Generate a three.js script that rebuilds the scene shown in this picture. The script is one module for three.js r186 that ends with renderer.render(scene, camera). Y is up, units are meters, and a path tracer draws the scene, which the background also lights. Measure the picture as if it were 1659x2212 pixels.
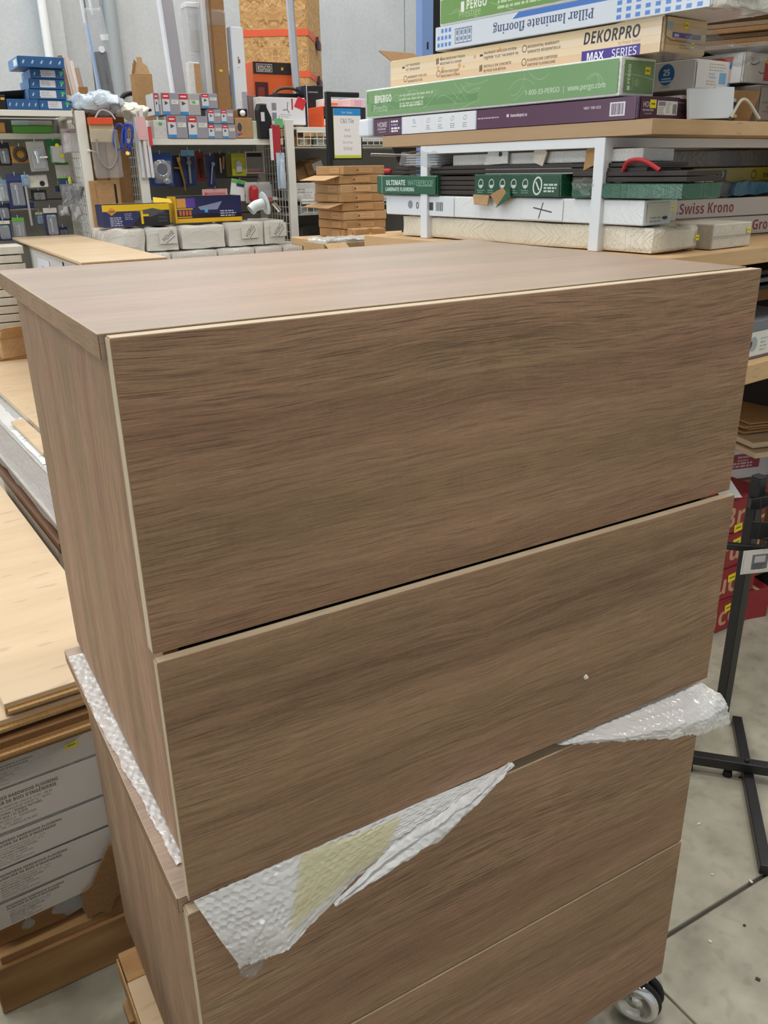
import * as THREE from 'three';
import { RoundedBoxGeometry } from 'three/addons/geometries/RoundedBoxGeometry.js';
import { mergeGeometries } from 'three/addons/utils/BufferGeometryUtils.js';
import { ImprovedNoise } from 'three/addons/math/ImprovedNoise.js';
import { RectAreaLightUniformsLib } from 'three/addons/lights/RectAreaLightUniformsLib.js';

// ---------------------------------------------------------------- camera, sky, lights, exposure
const scene = new THREE.Scene();
const camera = new THREE.PerspectiveCamera(62.64, 1659 / 2212, 0.05, 60);
camera.position.set(-0.174, 1.714, 0.794);
camera.rotation.set(-0.38680, -0.52570, -0.01770, 'YXZ');
const renderer = new THREE.WebGLRenderer({ antialias: true });
renderer.toneMapping = THREE.LinearToneMapping;
renderer.toneMappingExposure = 1.12;
renderer.shadowMap.enabled = true;
RectAreaLightUniformsLib.init();
scene.background = new THREE.Color(0.82, 0.92, 1.0); scene.backgroundIntensity = 2.6;   // daylight outside the roller door
const LAMP_POWER = 30, LAMP_COLOR = new THREE.Color(1.0, 0.975, 0.94);
const LAMP_SPOTS = [];
for (const x of [-3.6, -0.6, 2.4, 5.4]) for (const z of [-7.6, -4.8, -2, 0.8]) LAMP_SPOTS.push([x, z]);
const CEILING = 6.4;

// ---------------------------------------------------------------- helpers
let seed = 7;
const ORD = ['lowest', 'second lowest', 'third from the bottom', 'fourth from the bottom', 'fifth from the bottom', 'sixth from the bottom', 'seventh from the bottom', 'eighth from the bottom', 'ninth from the bottom'];
const rnd = (a = 1, b) => { seed = (seed * 1664525 + 1013904223) >>> 0; const r = seed / 4294967296; return b === undefined ? r * a : a + r * (b - a); };
const noise = new ImprovedNoise();
const N = (x, y, z = 0) => noise.noise(x + 100.3, y + 57.7, z + 31.1);
const names = new Map();
function numbered(n) { const k = names.get(n) ?? 0; names.set(n, k + 1); return k ? n + '_' + String(k).padStart(3, '0') : n; }
function tag(o, label, category, group, kind) {
  if (label) o.userData.label = label;
  if (category) o.userData.category = category;
  if (group) o.userData.group = group;
  if (kind) o.userData.kind = kind;
  return o;
}
function thing(n, label, category, group, [x, y, z] = [0, 0, 0], turn = 0) {
  const o = new THREE.Group(); o.name = numbered(n); o.position.set(x, y, z); o.rotation.y = turn;
  scene.add(o); return tag(o, label, category, group);
}
function structure(n) { const o = new THREE.Group(); o.name = n; o.userData.kind = 'structure'; scene.add(o); return o; }
function part(n, geo, mat, parent, [x, y, z] = [0, 0, 0], [rx, ry, rz] = [0, 0, 0]) {
  const m = new THREE.Mesh(geo, mat); m.name = n; m.position.set(x, y, z); m.rotation.set(rx, ry, rz);
  m.castShadow = m.receiveShadow = true; parent.add(m); return m;
}
function boxUV(g) {                       // texture coordinates in metres, by the axis each face looks along
  const p = g.attributes.position, n = g.attributes.normal, uv = new Float32Array(p.count * 2);
  for (let i = 0; i < p.count; i++) {
    const ax = Math.abs(n.getX(i)), ay = Math.abs(n.getY(i)), az = Math.abs(n.getZ(i));
    const [u, v] = ay >= ax && ay >= az ? [p.getX(i), -p.getZ(i)] : ax >= az ? [-p.getZ(i), p.getY(i)] : [p.getX(i), p.getY(i)];
    uv[2 * i] = u; uv[2 * i + 1] = v;
  }
  g.setAttribute('uv', new THREE.BufferAttribute(uv, 2)); return g;
}
const bx = (w, h, d, r = 0.002) => boxUV(new RoundedBoxGeometry(w, h, d, 1, Math.min(r, w * 0.45, h * 0.45, d * 0.45)));
function offUV(g, du, dv, turn) {          // shifts (and turns by 90 degrees) the texture on a geometry
  const uv = g.attributes.uv;
  for (let i = 0; i < uv.count; i++) { let u = uv.getX(i), v = uv.getY(i); if (turn) [u, v] = [v, u]; uv.setXY(i, u + du, v + dv); }
  return g;
}
function bent(g, amount, freq, s) {        // slight dents and sag of packaging
  const p = g.attributes.position;
  for (let i = 0; i < p.count; i++) {
    const x = p.getX(i), y = p.getY(i), z = p.getZ(i);
    p.setXYZ(i, x + amount * N(x * freq + s, y * freq, z * freq), y + amount * N(x * freq, y * freq + s, z * freq + 9), z + amount * N(x * freq + 4, y * freq, z * freq + s));
  }
  g.computeVertexNormals(); return g;
}
function dented(w, h, d, amount = 0.003, seg = 3, r = 0.004) {   // a soft, creased box for wrapped goods
  const g = new RoundedBoxGeometry(w, h, d, seg, r); boxUV(g); return bent(g, amount, 9, rnd(50));
}
function puffy(w, h, d, amount = 0.006, freq = 14, n = 10) {      // finely divided box whose faces ripple: bags and shrink-wrapped packs
  const g = new THREE.BoxGeometry(w, h, d, n, n, n), s = rnd(50), p = g.attributes.position;
  boxUV(g);
  for (let i = 0; i < p.count; i++) {
    const x = p.getX(i), y = p.getY(i), z = p.getZ(i), e = [x / w, y / h, z / d].map((q) => Math.abs(q) * 2);
    const c = e.filter((q) => q > 0.98).length, k = c >= 2 ? 0.965 : 1;
    p.setXYZ(i, x * k + amount * N(x * freq + s, y * freq, z * freq), y * k + amount * N(x * freq, y * freq + s, z * freq + 9), z * k + amount * N(x * freq + 4, y * freq, z * freq + s));
  }
  g.computeVertexNormals(); return g;
}
const tube = (pts, r, seg = 40, rs = 8, closed = false) => new THREE.TubeGeometry(new THREE.CatmullRomCurve3(pts.map((q) => new THREE.Vector3(...q)), closed), seg, r, rs, closed);
const lathe = (pts, seg = 24) => new THREE.LatheGeometry(pts.map((q) => new THREE.Vector2(...q)), seg);
const cyl = (r0, r1, h, seg = 20) => new THREE.CylinderGeometry(r0, r1, h, seg);
const moved = (g, x, y, z, rx = 0, ry = 0, rz = 0) => g.applyMatrix4(new THREE.Matrix4().compose(new THREE.Vector3(x, y, z), new THREE.Quaternion().setFromEuler(new THREE.Euler(rx, ry, rz)), new THREE.Vector3(1, 1, 1)));
function merged(list) { return mergeGeometries(list.map((g) => { const q = g.index ? g.toNonIndexed() : g; for (const k of Object.keys(q.attributes)) if (!['position', 'normal', 'uv'].includes(k)) q.deleteAttribute(k); return q; })); }
function slabShape(pts, depth, bevel = 0.001) {   // an outline with thickness, drawn in x and y, extruded along z
  const s = new THREE.Shape(pts.map((q) => new THREE.Vector2(...q)));
  return boxUV(new THREE.ExtrudeGeometry(s, { depth, bevelEnabled: bevel > 0, bevelSize: bevel, bevelThickness: bevel, bevelSegments: 1 }));
}
function sheetGrid(nu, nv, f, uvScale = [1, 1]) {   // a surface from f(s, t) -> [x, y, z]
  const pos = [], uv = [], idx = [];
  for (let j = 0; j <= nv; j++) for (let i = 0; i <= nu; i++) { pos.push(...f(i / nu, j / nv)); uv.push((i / nu) * uvScale[0], (j / nv) * uvScale[1]); }
  for (let j = 0; j < nv; j++) for (let i = 0; i < nu; i++) { const a = j * (nu + 1) + i, b = a + 1, c = a + nu + 1, d = c + 1; idx.push(a, b, d, a, d, c); }
  const g = new THREE.BufferGeometry(); g.setAttribute('position', new THREE.Float32BufferAttribute(pos, 3)); g.setAttribute('uv', new THREE.Float32BufferAttribute(uv, 2)); g.setIndex(idx); g.computeVertexNormals(); return g;
}

// ---------------------------------------------------------------- textures
function dataTexture(w, h, f, srgb = true, period = [1, 1]) {
  const d = new Uint8Array(w * h * 4);
  for (let j = 0; j < h; j++) for (let i = 0; i < w; i++) {
    const c = f(i / w, j / h), o = (j * w + i) * 4;
    for (let k = 0; k < 3; k++) d[o + k] = Math.max(0, Math.min(255, Array.isArray(c) ? c[k] : c));
    d[o + 3] = 255;
  }
  const t = new THREE.DataTexture(d, w, h); t.magFilter = THREE.LinearFilter; t.minFilter = THREE.LinearMipmapLinearFilter; t.wrapS = t.wrapT = THREE.MirroredRepeatWrapping;
  if (srgb) t.colorSpace = THREE.SRGBColorSpace; t.repeat.set(1 / period[0], 1 / period[1]); t.needsUpdate = true; return t;
}
const sm = (a, b, x) => { const t = Math.max(0, Math.min(1, (x - a) / (b - a))); return t * t * (3 - 2 * t); };
const mix3 = (a, b, t) => [a[0] + (b[0] - a[0]) * t, a[1] + (b[1] - a[1]) * t, a[2] + (b[2] - a[2]) * t];
// walnut-brown laminate, grain along u; 1 m by 1 m
const hash1 = (i) => { const q = Math.sin(i * 127.1 + 11.7) * 43758.5453; return q - Math.floor(q); };
function dash(u, w, rows, freq, s, width) {   // short dark or light strokes along the grain, one row of them per stripe
  const r = w * rows, i = Math.floor(r), d = Math.abs(r - i - 0.3 - 0.4 * hash1(i + s)), k = N(u * freq + hash1(i * 3 + s) * 60, i * 0.37, s);
  return k > 0.02 && d < width ? sm(0.02, 0.42, k) * (1 - d / width) : 0;
}
function grain(u, v) {
  const w = v + 0.03 * N(u * 1.3, v * 1.9, 3) + 0.009 * N(u * 3.4, v * 6, 8) + 0.0022 * N(u * 11, v * 30, 15);
  const band = 0.5 * N(u * 0.8, w * 6, 1) + 0.36 * N(u * 1.3, w * 15, 2) + 0.26 * N(u * 2.2, w * 38, 4) + 0.2 * N(u * 3.5, w * 85, 14);
  const fine = 0.6 * N(u * 9, w * 260, 6) + 0.5 * N(u * 30, w * 420, 16) + 0.4 * N(u * 160, w * 420, 18);
  return [band, fine, dash(u, w, 460, 17, 7, 0.32) + 0.6 * dash(u, w, 340, 11, 23, 0.26) + 0.5 * dash(u, w, 620, 26, 61, 0.36), dash(u, w, 420, 15, 41, 0.3), w];
}
const woodData = (() => {
  const S = 2048, col = new Uint8Array(S * S * 4), bmp = new Uint8Array(1024 * 1024 * 4);
  for (let j = 0; j < S; j++) for (let i = 0; i < S; i++) {
    const u = i / S, v = j / S, [band, fine, pore, lift, w] = grain(u, v), o = (j * S + i) * 4;
    const t = 0.5 + 0.46 * band + 0.1 * fine;
    let c = t < 0.5 ? mix3([121, 94, 72], [166, 133, 105], sm(0.02, 0.56, t)) : mix3([166, 133, 105], [198, 166, 134], sm(0.44, 1.0, t));
    const hue = N(u * 1.1, w * 7, 20) + 0.6 * N(u * 2, w * 16, 21); c = [c[0] * (1 + 0.035 * hue), c[1] * (1 - 0.008 * hue), c[2] * (1 + 0.03 * hue)];
    const mask = 0.55 + 0.9 * Math.max(0, N(u * 1.4, w * 5, 9) + 0.25), dark = Math.min(0.6, 0.36 * mask * pore), light = 0.14 * mask * lift;
    c = c.map((q) => q * (1 - dark) * (1 + light) * (1 + 0.05 * fine));
    for (let k = 0; k < 3; k++) col[o + k] = Math.max(0, Math.min(255, c[k])); col[o + 3] = 255;
    if (!(i & 1) && !(j & 1)) { const b = ((j >> 1) * 1024 + (i >> 1)) * 4, h = 128 + 40 * (fine * 0.5 + lift) - 130 * dark; bmp[b] = bmp[b + 1] = bmp[b + 2] = Math.max(0, Math.min(255, h)); bmp[b + 3] = 255; }
  }
  const mk = (d, s, srgb) => { const t = new THREE.DataTexture(d, s, s); t.magFilter = THREE.LinearFilter; t.wrapS = t.wrapT = THREE.MirroredRepeatWrapping; if (srgb) t.colorSpace = THREE.SRGBColorSpace; t.needsUpdate = true; return t; };
  return { color: mk(col, S, true), bump: mk(bmp, 1024, false) };
})();
const fbm = (x, y, z) => 0.5 * N(x, y, z) + 0.27 * N(x * 2.1, y * 2.1, z + 5) + 0.15 * N(x * 4.3, y * 4.3, z + 9) + 0.08 * N(x * 9, y * 9, z + 13);
const fleckT = dataTexture(256, 256, (u, v) => 232 + 22 * fbm(u * 9, v * 9, 1) + 26 * N(u * 90, v * 60, 2) + 10 * N(u * 128, v * 128, 3), true, [0.3, 0.3]);
const paleWood = (a, b, s, px = 0.8) => dataTexture(512, 512, (u, v) => { const w = v + 0.05 * N(u * 1.5, v * 2, s), k = 0.5 + 0.8 * N(u * 1.2, w * 8, s + 1) + 0.35 * N(u * 4, w * 34, s + 2) + 0.18 * N(u * 10, w * 90, s + 3), fl = sm(0.38, 0.6, N(u * 9, v * 40, s + 7)); return mix3(a, b, Math.max(0, Math.min(1, k))).map((q) => q * (1 - 0.09 * fl)); }, true, [px, px]);
const mapleT = paleWood([208, 182, 148], [218, 195, 163], 40);
const pineT = dataTexture(512, 512, (u, v) => { const w = v + 0.03 * N(u * 2, v * 2, 60), k = 0.5 + 0.5 * Math.sin(40 * w + 6 * N(u * 1.3, v * 3, 61)) * 0.6 + 0.3 * N(u * 6, w * 60, 62); let c = mix3([150, 108, 64], [184, 144, 96], Math.max(0, Math.min(1, k))); for (const [ku, kv] of [[0.2, 0.3], [0.7, 0.72], [0.45, 0.9]]) { const d = Math.hypot((u - ku) * 1.2, (v - kv) * 1.6); c = mix3([92, 58, 34], c, sm(0.012, 0.035, d)); } return c; }, true, [0.5, 0.5]);
const tanT = paleWood([205, 165, 118], [224, 188, 142], 80, 0.6);
const concreteT = dataTexture(1024, 1024, (u, v) => { const a = fbm(u * 5, v * 5, 90), b = fbm(u * 22, v * 22, 93), c = sm(0.28, 0.5, N(u * 60, v * 60, 95)), d = sm(0.22, 0.6, fbm(u * 9 + 3, v * 9, 97)); const k = 1 + 0.34 * a + 0.2 * b - 0.05 * c - 0.08 * d; return [168 * k, 163 * k, 146 * k]; }, true, [2.2, 2.2]);
const wallT = dataTexture(512, 512, (u, v) => 236 + 14 * fbm(u * 4, v * 4, 120) + 7 * N(u * 60, v * 60, 121), true, [2, 2]);
const wrinkleT = dataTexture(512, 512, (u, v) => { const a = 1 - Math.abs(N(u * 10 + 2 * N(u * 6, v * 6, 140), v * 7, 141)) * 2.2, b = 1 - Math.abs(N(u * 24, v * 18 + 2 * N(u * 9, v * 9, 144), 142)) * 2.4; return 128 + 70 * Math.pow(Math.max(0, a), 5) + 46 * Math.pow(Math.max(0, b), 6); }, false, [0.35, 0.35]);
const osbT = (() => {
  const c = document.createElement('canvas'); c.width = c.height = 1024; const x = c.getContext('2d'); x.fillStyle = '#b98f58'; x.fillRect(0, 0, 1024, 1024);
  for (let i = 0; i < 9000; i++) { const L = rnd(14, 46), w = rnd(4, 11), k = rnd(); x.save(); x.translate(rnd(1024), rnd(1024)); x.rotate(rnd(-0.9, 0.9) + (rnd() < 0.3 ? 1.5 : 0)); x.fillStyle = k < 0.1 ? 'rgba(128,88,52,.5)' : k < 0.5 ? 'rgba(206,166,110,.55)' : k < 0.8 ? 'rgba(186,144,92,.55)' : 'rgba(220,188,138,.55)'; x.fillRect(-L / 2, -w / 2, L, w); x.restore(); }
  const t = new THREE.CanvasTexture(c); t.colorSpace = THREE.SRGBColorSpace; t.wrapS = t.wrapT = THREE.MirroredRepeatWrapping; t.repeat.set(1 / 1.3, 1 / 1.3); return t;
})();

// ---------------------------------------------------------------- materials
const made = new Map();
function paint(color, roughness = 0.6, extra = {}) {
  const k = color + roughness + JSON.stringify(Object.entries(extra).map(([a, b]) => [a, b?.uuid ?? b?.isColor ?? b]));
  if (!made.has(k)) made.set(k, new THREE.MeshPhysicalMaterial({ color, roughness, ...extra }));
  return made.get(k);
}
const M = {
  laminate: new THREE.MeshPhysicalMaterial({ map: woodData.color, bumpMap: woodData.bump, bumpScale: 0.0002, roughness: 0.42, ior: 2.1, clearcoat: 1, clearcoatRoughness: 0.42 }),
  laminateMatte: new THREE.MeshPhysicalMaterial({ map: woodData.color, bumpMap: woodData.bump, bumpScale: 0.0003, roughness: 0.62, specularIntensity: 0.6 }),
  laminateEdge: new THREE.MeshPhysicalMaterial({ map: paleWood([186, 166, 138], [206, 187, 160], 150, 0.4), roughness: 0.5 }),
  carcass: paint('#b9b2a6', 0.6),
  card: paint('#c49a6a', 0.85, { map: fleckT }), cardDark: paint('#a97f52', 0.85, { map: fleckT }), cardPale: paint('#d3ad7f', 0.85, { map: fleckT }),
  whiteCard: paint('#e9e8e6', 0.6, { map: fleckT }), creamCard: paint('#e6ddcd', 0.65, { map: fleckT }), greyCard: paint('#8e8d92', 0.6, { map: fleckT }),
  whiteSteel: paint('#e6e4dc', 0.4), whiteSteelCool: paint('#e9edf2', 0.35), blackSteel: paint('#17171a', 0.38, { clearcoat: 0.2, clearcoatRoughness: 0.4 }),
  chrome: paint('#e4e5e8', 0.04, { metalness: 1 }), steel: paint('#b9bcc0', 0.3, { metalness: 1 }), brass: paint('#b6934a', 0.3, { metalness: 1 }), rubber: paint('#161616', 0.7),
  maple: paint('#ffffff', 0.4, { map: mapleT }), pine: paint('#ffffff', 0.7, { map: pineT }), tan: paint('#ffffff', 0.55, { map: tanT }), ply: paint('#c79d66', 0.7, { map: fleckT }), plyDark: paint('#8a6238', 0.75, { map: fleckT }),
  osb: paint('#ffffff', 0.8, { map: osbT }), concrete: paint('#ffffff', 0.45, { map: concreteT, bumpMap: concreteT, bumpScale: 0.0006 }),
  film: new THREE.MeshPhysicalMaterial({ color: '#f4f6f8', roughness: 0.16, transmission: 0.88, thickness: 0, bumpMap: wrinkleT, bumpScale: 0.003, side: THREE.DoubleSide }),
  milkyFilm: new THREE.MeshPhysicalMaterial({ color: '#eef1f4', roughness: 0.3, transmission: 0.45, thickness: 0, bumpMap: wrinkleT, bumpScale: 0.004, side: THREE.DoubleSide }),
  clearPlastic: new THREE.MeshPhysicalMaterial({ color: '#f2f5f8', roughness: 0.1, transmission: 0.85, thickness: 0 }),
  yellow: paint('#e9dc24', 0.6), black: paint('#15151a', 0.5), darkPlank: paint('#3a302c', 0.5, { map: fleckT }), plankEdge: paint('#2a2320', 0.6),
};
M.wrapped = (color, k = 0.004) => paint(color, 0.22, { bumpMap: wrinkleT, bumpScale: k, clearcoat: 0.6, clearcoatRoughness: 0.12 });

// ---------------------------------------------------------------- printed matter: every print is drawn on a shared sheet
const pages = [];
function sheetSpace(w, h) {
  for (const p of pages) {
    for (const row of p.rows) if (row.h >= h && row.h <= h * 1.35 && row.x + w <= 2046) { const r = [row.x, row.y]; row.x += w + 4; return [p, ...r]; }
    if (p.y + h <= 2046) { p.rows.push({ x: 2 + w + 4, y: p.y, h }); const r = [2, p.y]; p.y += h + 4; return [p, ...r]; }
  }
  const c = document.createElement('canvas'); c.width = c.height = 2048; const t = new THREE.CanvasTexture(c); t.colorSpace = THREE.SRGBColorSpace;
  pages.push({ c, x: c.getContext('2d'), y: 2, rows: [], matte: new THREE.MeshPhysicalMaterial({ map: t, roughness: 0.55 }), gloss: new THREE.MeshPhysicalMaterial({ map: t, roughness: 0.28, clearcoat: 0.7, clearcoatRoughness: 0.1 }) });
  return sheetSpace(w, h);
}
const FACE = { front: [0, 0], back: [Math.PI, 0], left: [-Math.PI / 2, 0], right: [Math.PI / 2, 0], top: [0, -Math.PI / 2] };
// a print of w by h metres on a face of thing t (whose size is t.size), its middle u to the right of and v above the face's middle
function print(t, face, w, h, u, v, ppm, draw, { name = 'printed_panel', gloss = false, lift = 0.0007 + (t.dent ?? 0.0006) * 0.75, roll = 0 } = {}) {
  const W = Math.max(4, Math.min(2040, Math.round(w * ppm))), H = Math.max(4, Math.min(2040, Math.round(h * ppm))), [p, x, y] = sheetSpace(W, H);
  p.x.save(); p.x.beginPath(); p.x.rect(x, y, W, H); p.x.clip(); p.x.translate(x, y); draw(p.x, W, H); p.x.restore();
  const g = new THREE.PlaneGeometry(w, h), uv = g.attributes.uv;
  for (let i = 0; i < 4; i++) uv.setXY(i, (x + 0.5 + uv.getX(i) * (W - 1)) / 2048, 1 - (y + 0.5 + (1 - uv.getY(i)) * (H - 1)) / 2048);
  const [sw, sh, sd] = t.size, e = lift, pos = { front: [u, sh / 2 + v, sd / 2 + e], back: [-u, sh / 2 + v, -sd / 2 - e], left: [-sw / 2 - e, sh / 2 + v, u], right: [sw / 2 + e, sh / 2 + v, -u], top: [u, sh + e, -v] }[face];
  const m = part(name, g, gloss ? p.gloss : p.matte, t, pos); m.rotation.set(FACE[face][1], FACE[face][0], roll, 'YXZ'); return m;
}
const fill = (c) => (x, W, H) => { x.fillStyle = c; x.fillRect(0, 0, W, H); };
function words(x, s, px, py, size, color, { font = 'sans-serif', bold = true, align = 'left', width } = {}) {
  x.font = (bold ? 'bold ' : '') + Math.max(4, size) + 'px ' + font; x.fillStyle = color; x.textAlign = align; x.textBaseline = 'middle'; width ? x.fillText(s, px, py, width) : x.fillText(s, px, py);
}
function lines(x, px, py, w, n, gap, color, t = 0.4) { x.fillStyle = color; for (let i = 0; i < n; i++) { let q = px; const end = px + w * rnd(0.7, 1); while (q < end) { const l = rnd(gap * 0.6, gap * 2.2); x.fillRect(q, py + i * gap, Math.min(l, end - q), gap * t); q += l + gap * 0.35; } } }
function bars(x, px, py, w, h, color = '#222') { x.fillStyle = color; let q = px; while (q < px + w) { const l = rnd(1, 3.4); x.fillRect(q, py, l, h); q += l + rnd(1, 3); } }
const priceDot = (t, face, u, v, w = 0.03, h = 0.022, roll = 0) => print(t, face, w, h, u, v, 900, (x, W, H) => { fill('#f2e21c')(x, W, H); x.fillStyle = '#6b6410'; x.fillRect(W * 0.2, H * 0.42, W * 0.6, H * 0.16); }, { name: 'price_sticker', lift: 0.0016 + (t.dent ?? 0.0006) * 0.75, roll });
const greenDot = (t, face, u, v, w = 0.02, h = 0.012) => print(t, face, w, h, u, v, 600, fill('#3fbf5b'), { name: 'green_sticker', lift: 0.0016 + (t.dent ?? 0.0006) * 0.75 });
function carton(n, label, category, group, pos, size, turn, mat, { dent = 0.0025, tape = true, r = 0.004, geo } = {}) {
  const t = thing(n, label, category, group, pos, turn), [w, h, d] = size; t.size = size; t.dent = geo ? 0.0006 : dent;
  part('body', geo ?? dented(w, h, d, dent, 3, r), mat, t, [0, h / 2, 0]);
  if (tape) part('tape', bx(Math.min(0.05, w * 0.16), 0.0008, d * 1.002, 0.0003), paint('#cbb48e', 0.3), t, [0, h + 0.0014, 0]);
  return t;
}
const flap = (t, w, len, pos, rot, mat = M.card, n = 'flap') => part(n, moved(bx(w, 0.004, len, 0.001), 0, 0, len / 2), mat, t, pos, rot);


// ---------------------------------------------------------------- the building
{
  const X0 = -8.5, X1 = 9.5, Z0 = -9.2, Z1 = 4.2, T = 0.2, CX = (X0 + X1) / 2, CZ = (Z0 + Z1) / 2;
  const wallMat = paint('#d6dce1', 0.75, { map: wallT }), jointMat = paint('#b3b8ba', 0.8);
  const floor = structure('floor');                      // concrete slabs parted by a sawn joint
  part('joint_filler', bx(X1 - X0, 0.1, Z1 - Z0, 0), paint('#55534b', 0.9), floor, [CX, -0.06, CZ]);
  const JZ = -0.157, J2 = 1.02;
  for (const [x0, x1, z0, z1] of [[X0, X1, Z0, JZ - 0.005], [X0, J2 - 0.002, JZ + 0.005, Z1], [J2 + 0.002, X1, JZ + 0.005, Z1]]) part('concrete_slab', bx(x1 - x0, 0.06, z1 - z0, 0.004), M.concrete, floor, [(x0 + x1) / 2, -0.03, (z0 + z1) / 2]);
  for (let i = 0; i < 26; i++) part('debris', moved(bx(rnd(0.004, 0.012), 0.003, rnd(0.003, 0.008), 0.001), 0, 0.0015, 0, 0, rnd(3), 0), paint(rnd() < 0.7 ? '#e4ddcc' : '#4a3a2c', 0.8), floor, [rnd(1.0, 2.0), 0, rnd(-1.3, 0.2)]);
  const back = structure('wall_back');                    // tilt-up panels with open joints
  part('wall_core', bx(X1 - X0 + 2 * T, CEILING, T, 0), jointMat, back, [CX, CEILING / 2, Z0 - T / 2 - 0.03]);
  const cuts = [X0, 2.228, 4.19, 6.04, X1];
  for (let i = 0; i < cuts.length - 1; i++) part('wall_panel', bx(cuts[i + 1] - cuts[i] - 0.01, CEILING, 0.06, 0.004), wallMat, back, [(cuts[i] + cuts[i + 1]) / 2, CEILING / 2, Z0 - 0.03]);
  const left = structure('wall_left'), D0 = -6.6, D1 = -1.4, DH = 4.4;      // with the opening of a rolled-up door
  part('wall_panel', bx(T, CEILING, D0 - Z0, 0), wallMat, left, [X0 - T / 2, CEILING / 2, (D0 + Z0) / 2]); part('wall_panel', bx(T, CEILING, Z1 - D1, 0), wallMat, left, [X0 - T / 2, CEILING / 2, (D1 + Z1) / 2]); part('wall_panel', bx(T, CEILING - DH, D1 - D0, 0), wallMat, left, [X0 - T / 2, (CEILING + DH) / 2, (D0 + D1) / 2]);
  const door = structure('door_1'); for (const z of [D0, D1]) part('door_track', bx(0.08, DH, 0.1, 0.004), M.steel, door, [X0 + 0.05, DH / 2, z]); part('rolled_curtain', cyl(0.25, 0.25, D1 - D0, 28).rotateX(Math.PI / 2), paint('#c9cdd0', 0.5), door, [X0 + 0.32, DH + 0.2, (D0 + D1) / 2]);
  const right = structure('wall_right'); part('wall_panel', bx(T, CEILING, Z1 - Z0, 0), wallMat, right, [X1 + T / 2, CEILING / 2, CZ]);
  const front = structure('wall_front'); part('wall_panel', bx(X1 - X0 + 2 * T, CEILING, T, 0), wallMat, front, [CX, CEILING / 2, Z1 + T / 2]);
  const top = structure('ceiling'); part('roof_deck', bx(X1 - X0 + 2 * T, 0.2, Z1 - Z0 + 2 * T, 0), paint('#dfe1e0', 0.8), top, [CX, CEILING + 0.1, CZ]);
  const col = structure('trim_1');                        // wall pilaster with a white pipe
  part('pilaster', bx(0.2, CEILING, 0.16, 0.01), wallMat, col, [1.86, CEILING / 2, Z0 + 0.08]);
  part('pipe', cyl(0.04, 0.04, CEILING, 16), paint('#f4f8fb', 0.35), col, [1.77, CEILING / 2, Z0 + 0.2]);
  const con = structure('trim_2');                        // galvanised conduit with couplings
  part('conduit', cyl(0.065, 0.065, CEILING, 18), paint('#a3abb0', 0.45), con, [2.46, CEILING / 2, Z0 + 0.07]);
  part('back_strip', bx(0.14, CEILING, 0.02, 0.003), paint('#b7bcbf', 0.7), con, [2.3, CEILING / 2, Z0 + 0.012]);
  for (const y of [1.4, 3.72]) part('coupling', cyl(0.078, 0.078, 0.05, 18), M.steel, con, [2.46, y, Z0 + 0.07]);
}
for (const [x, z] of LAMP_SPOTS) {
  const t = thing('ceiling_light', 'long white strip light with a glowing diffuser under the warehouse ceiling', 'light', 'strip lights under the ceiling', [x, CEILING - 0.32, z]);
  part('housing', bx(1.5, 0.07, 0.34, 0.01), M.whiteSteel, t, [0, 0.055, 0]);
  part('diffuser', bx(1.44, 0.016, 0.28, 0.004), new THREE.MeshStandardMaterial({ color: '#ffffff', emissive: LAMP_COLOR, emissiveIntensity: 6 }), t, [0, 0.012, 0]);
  for (const s of [-0.6, 0.6]) part('hanger', cyl(0.004, 0.004, 0.23, 6), M.steel, t, [s, 0.205, 0]);
  const l = new THREE.RectAreaLight(LAMP_COLOR, LAMP_POWER, 1.44, 0.28); l.name = 'strip_light'; l.position.set(0, -0.002, 0); l.rotation.x = -Math.PI / 2; t.add(l);
}


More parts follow.
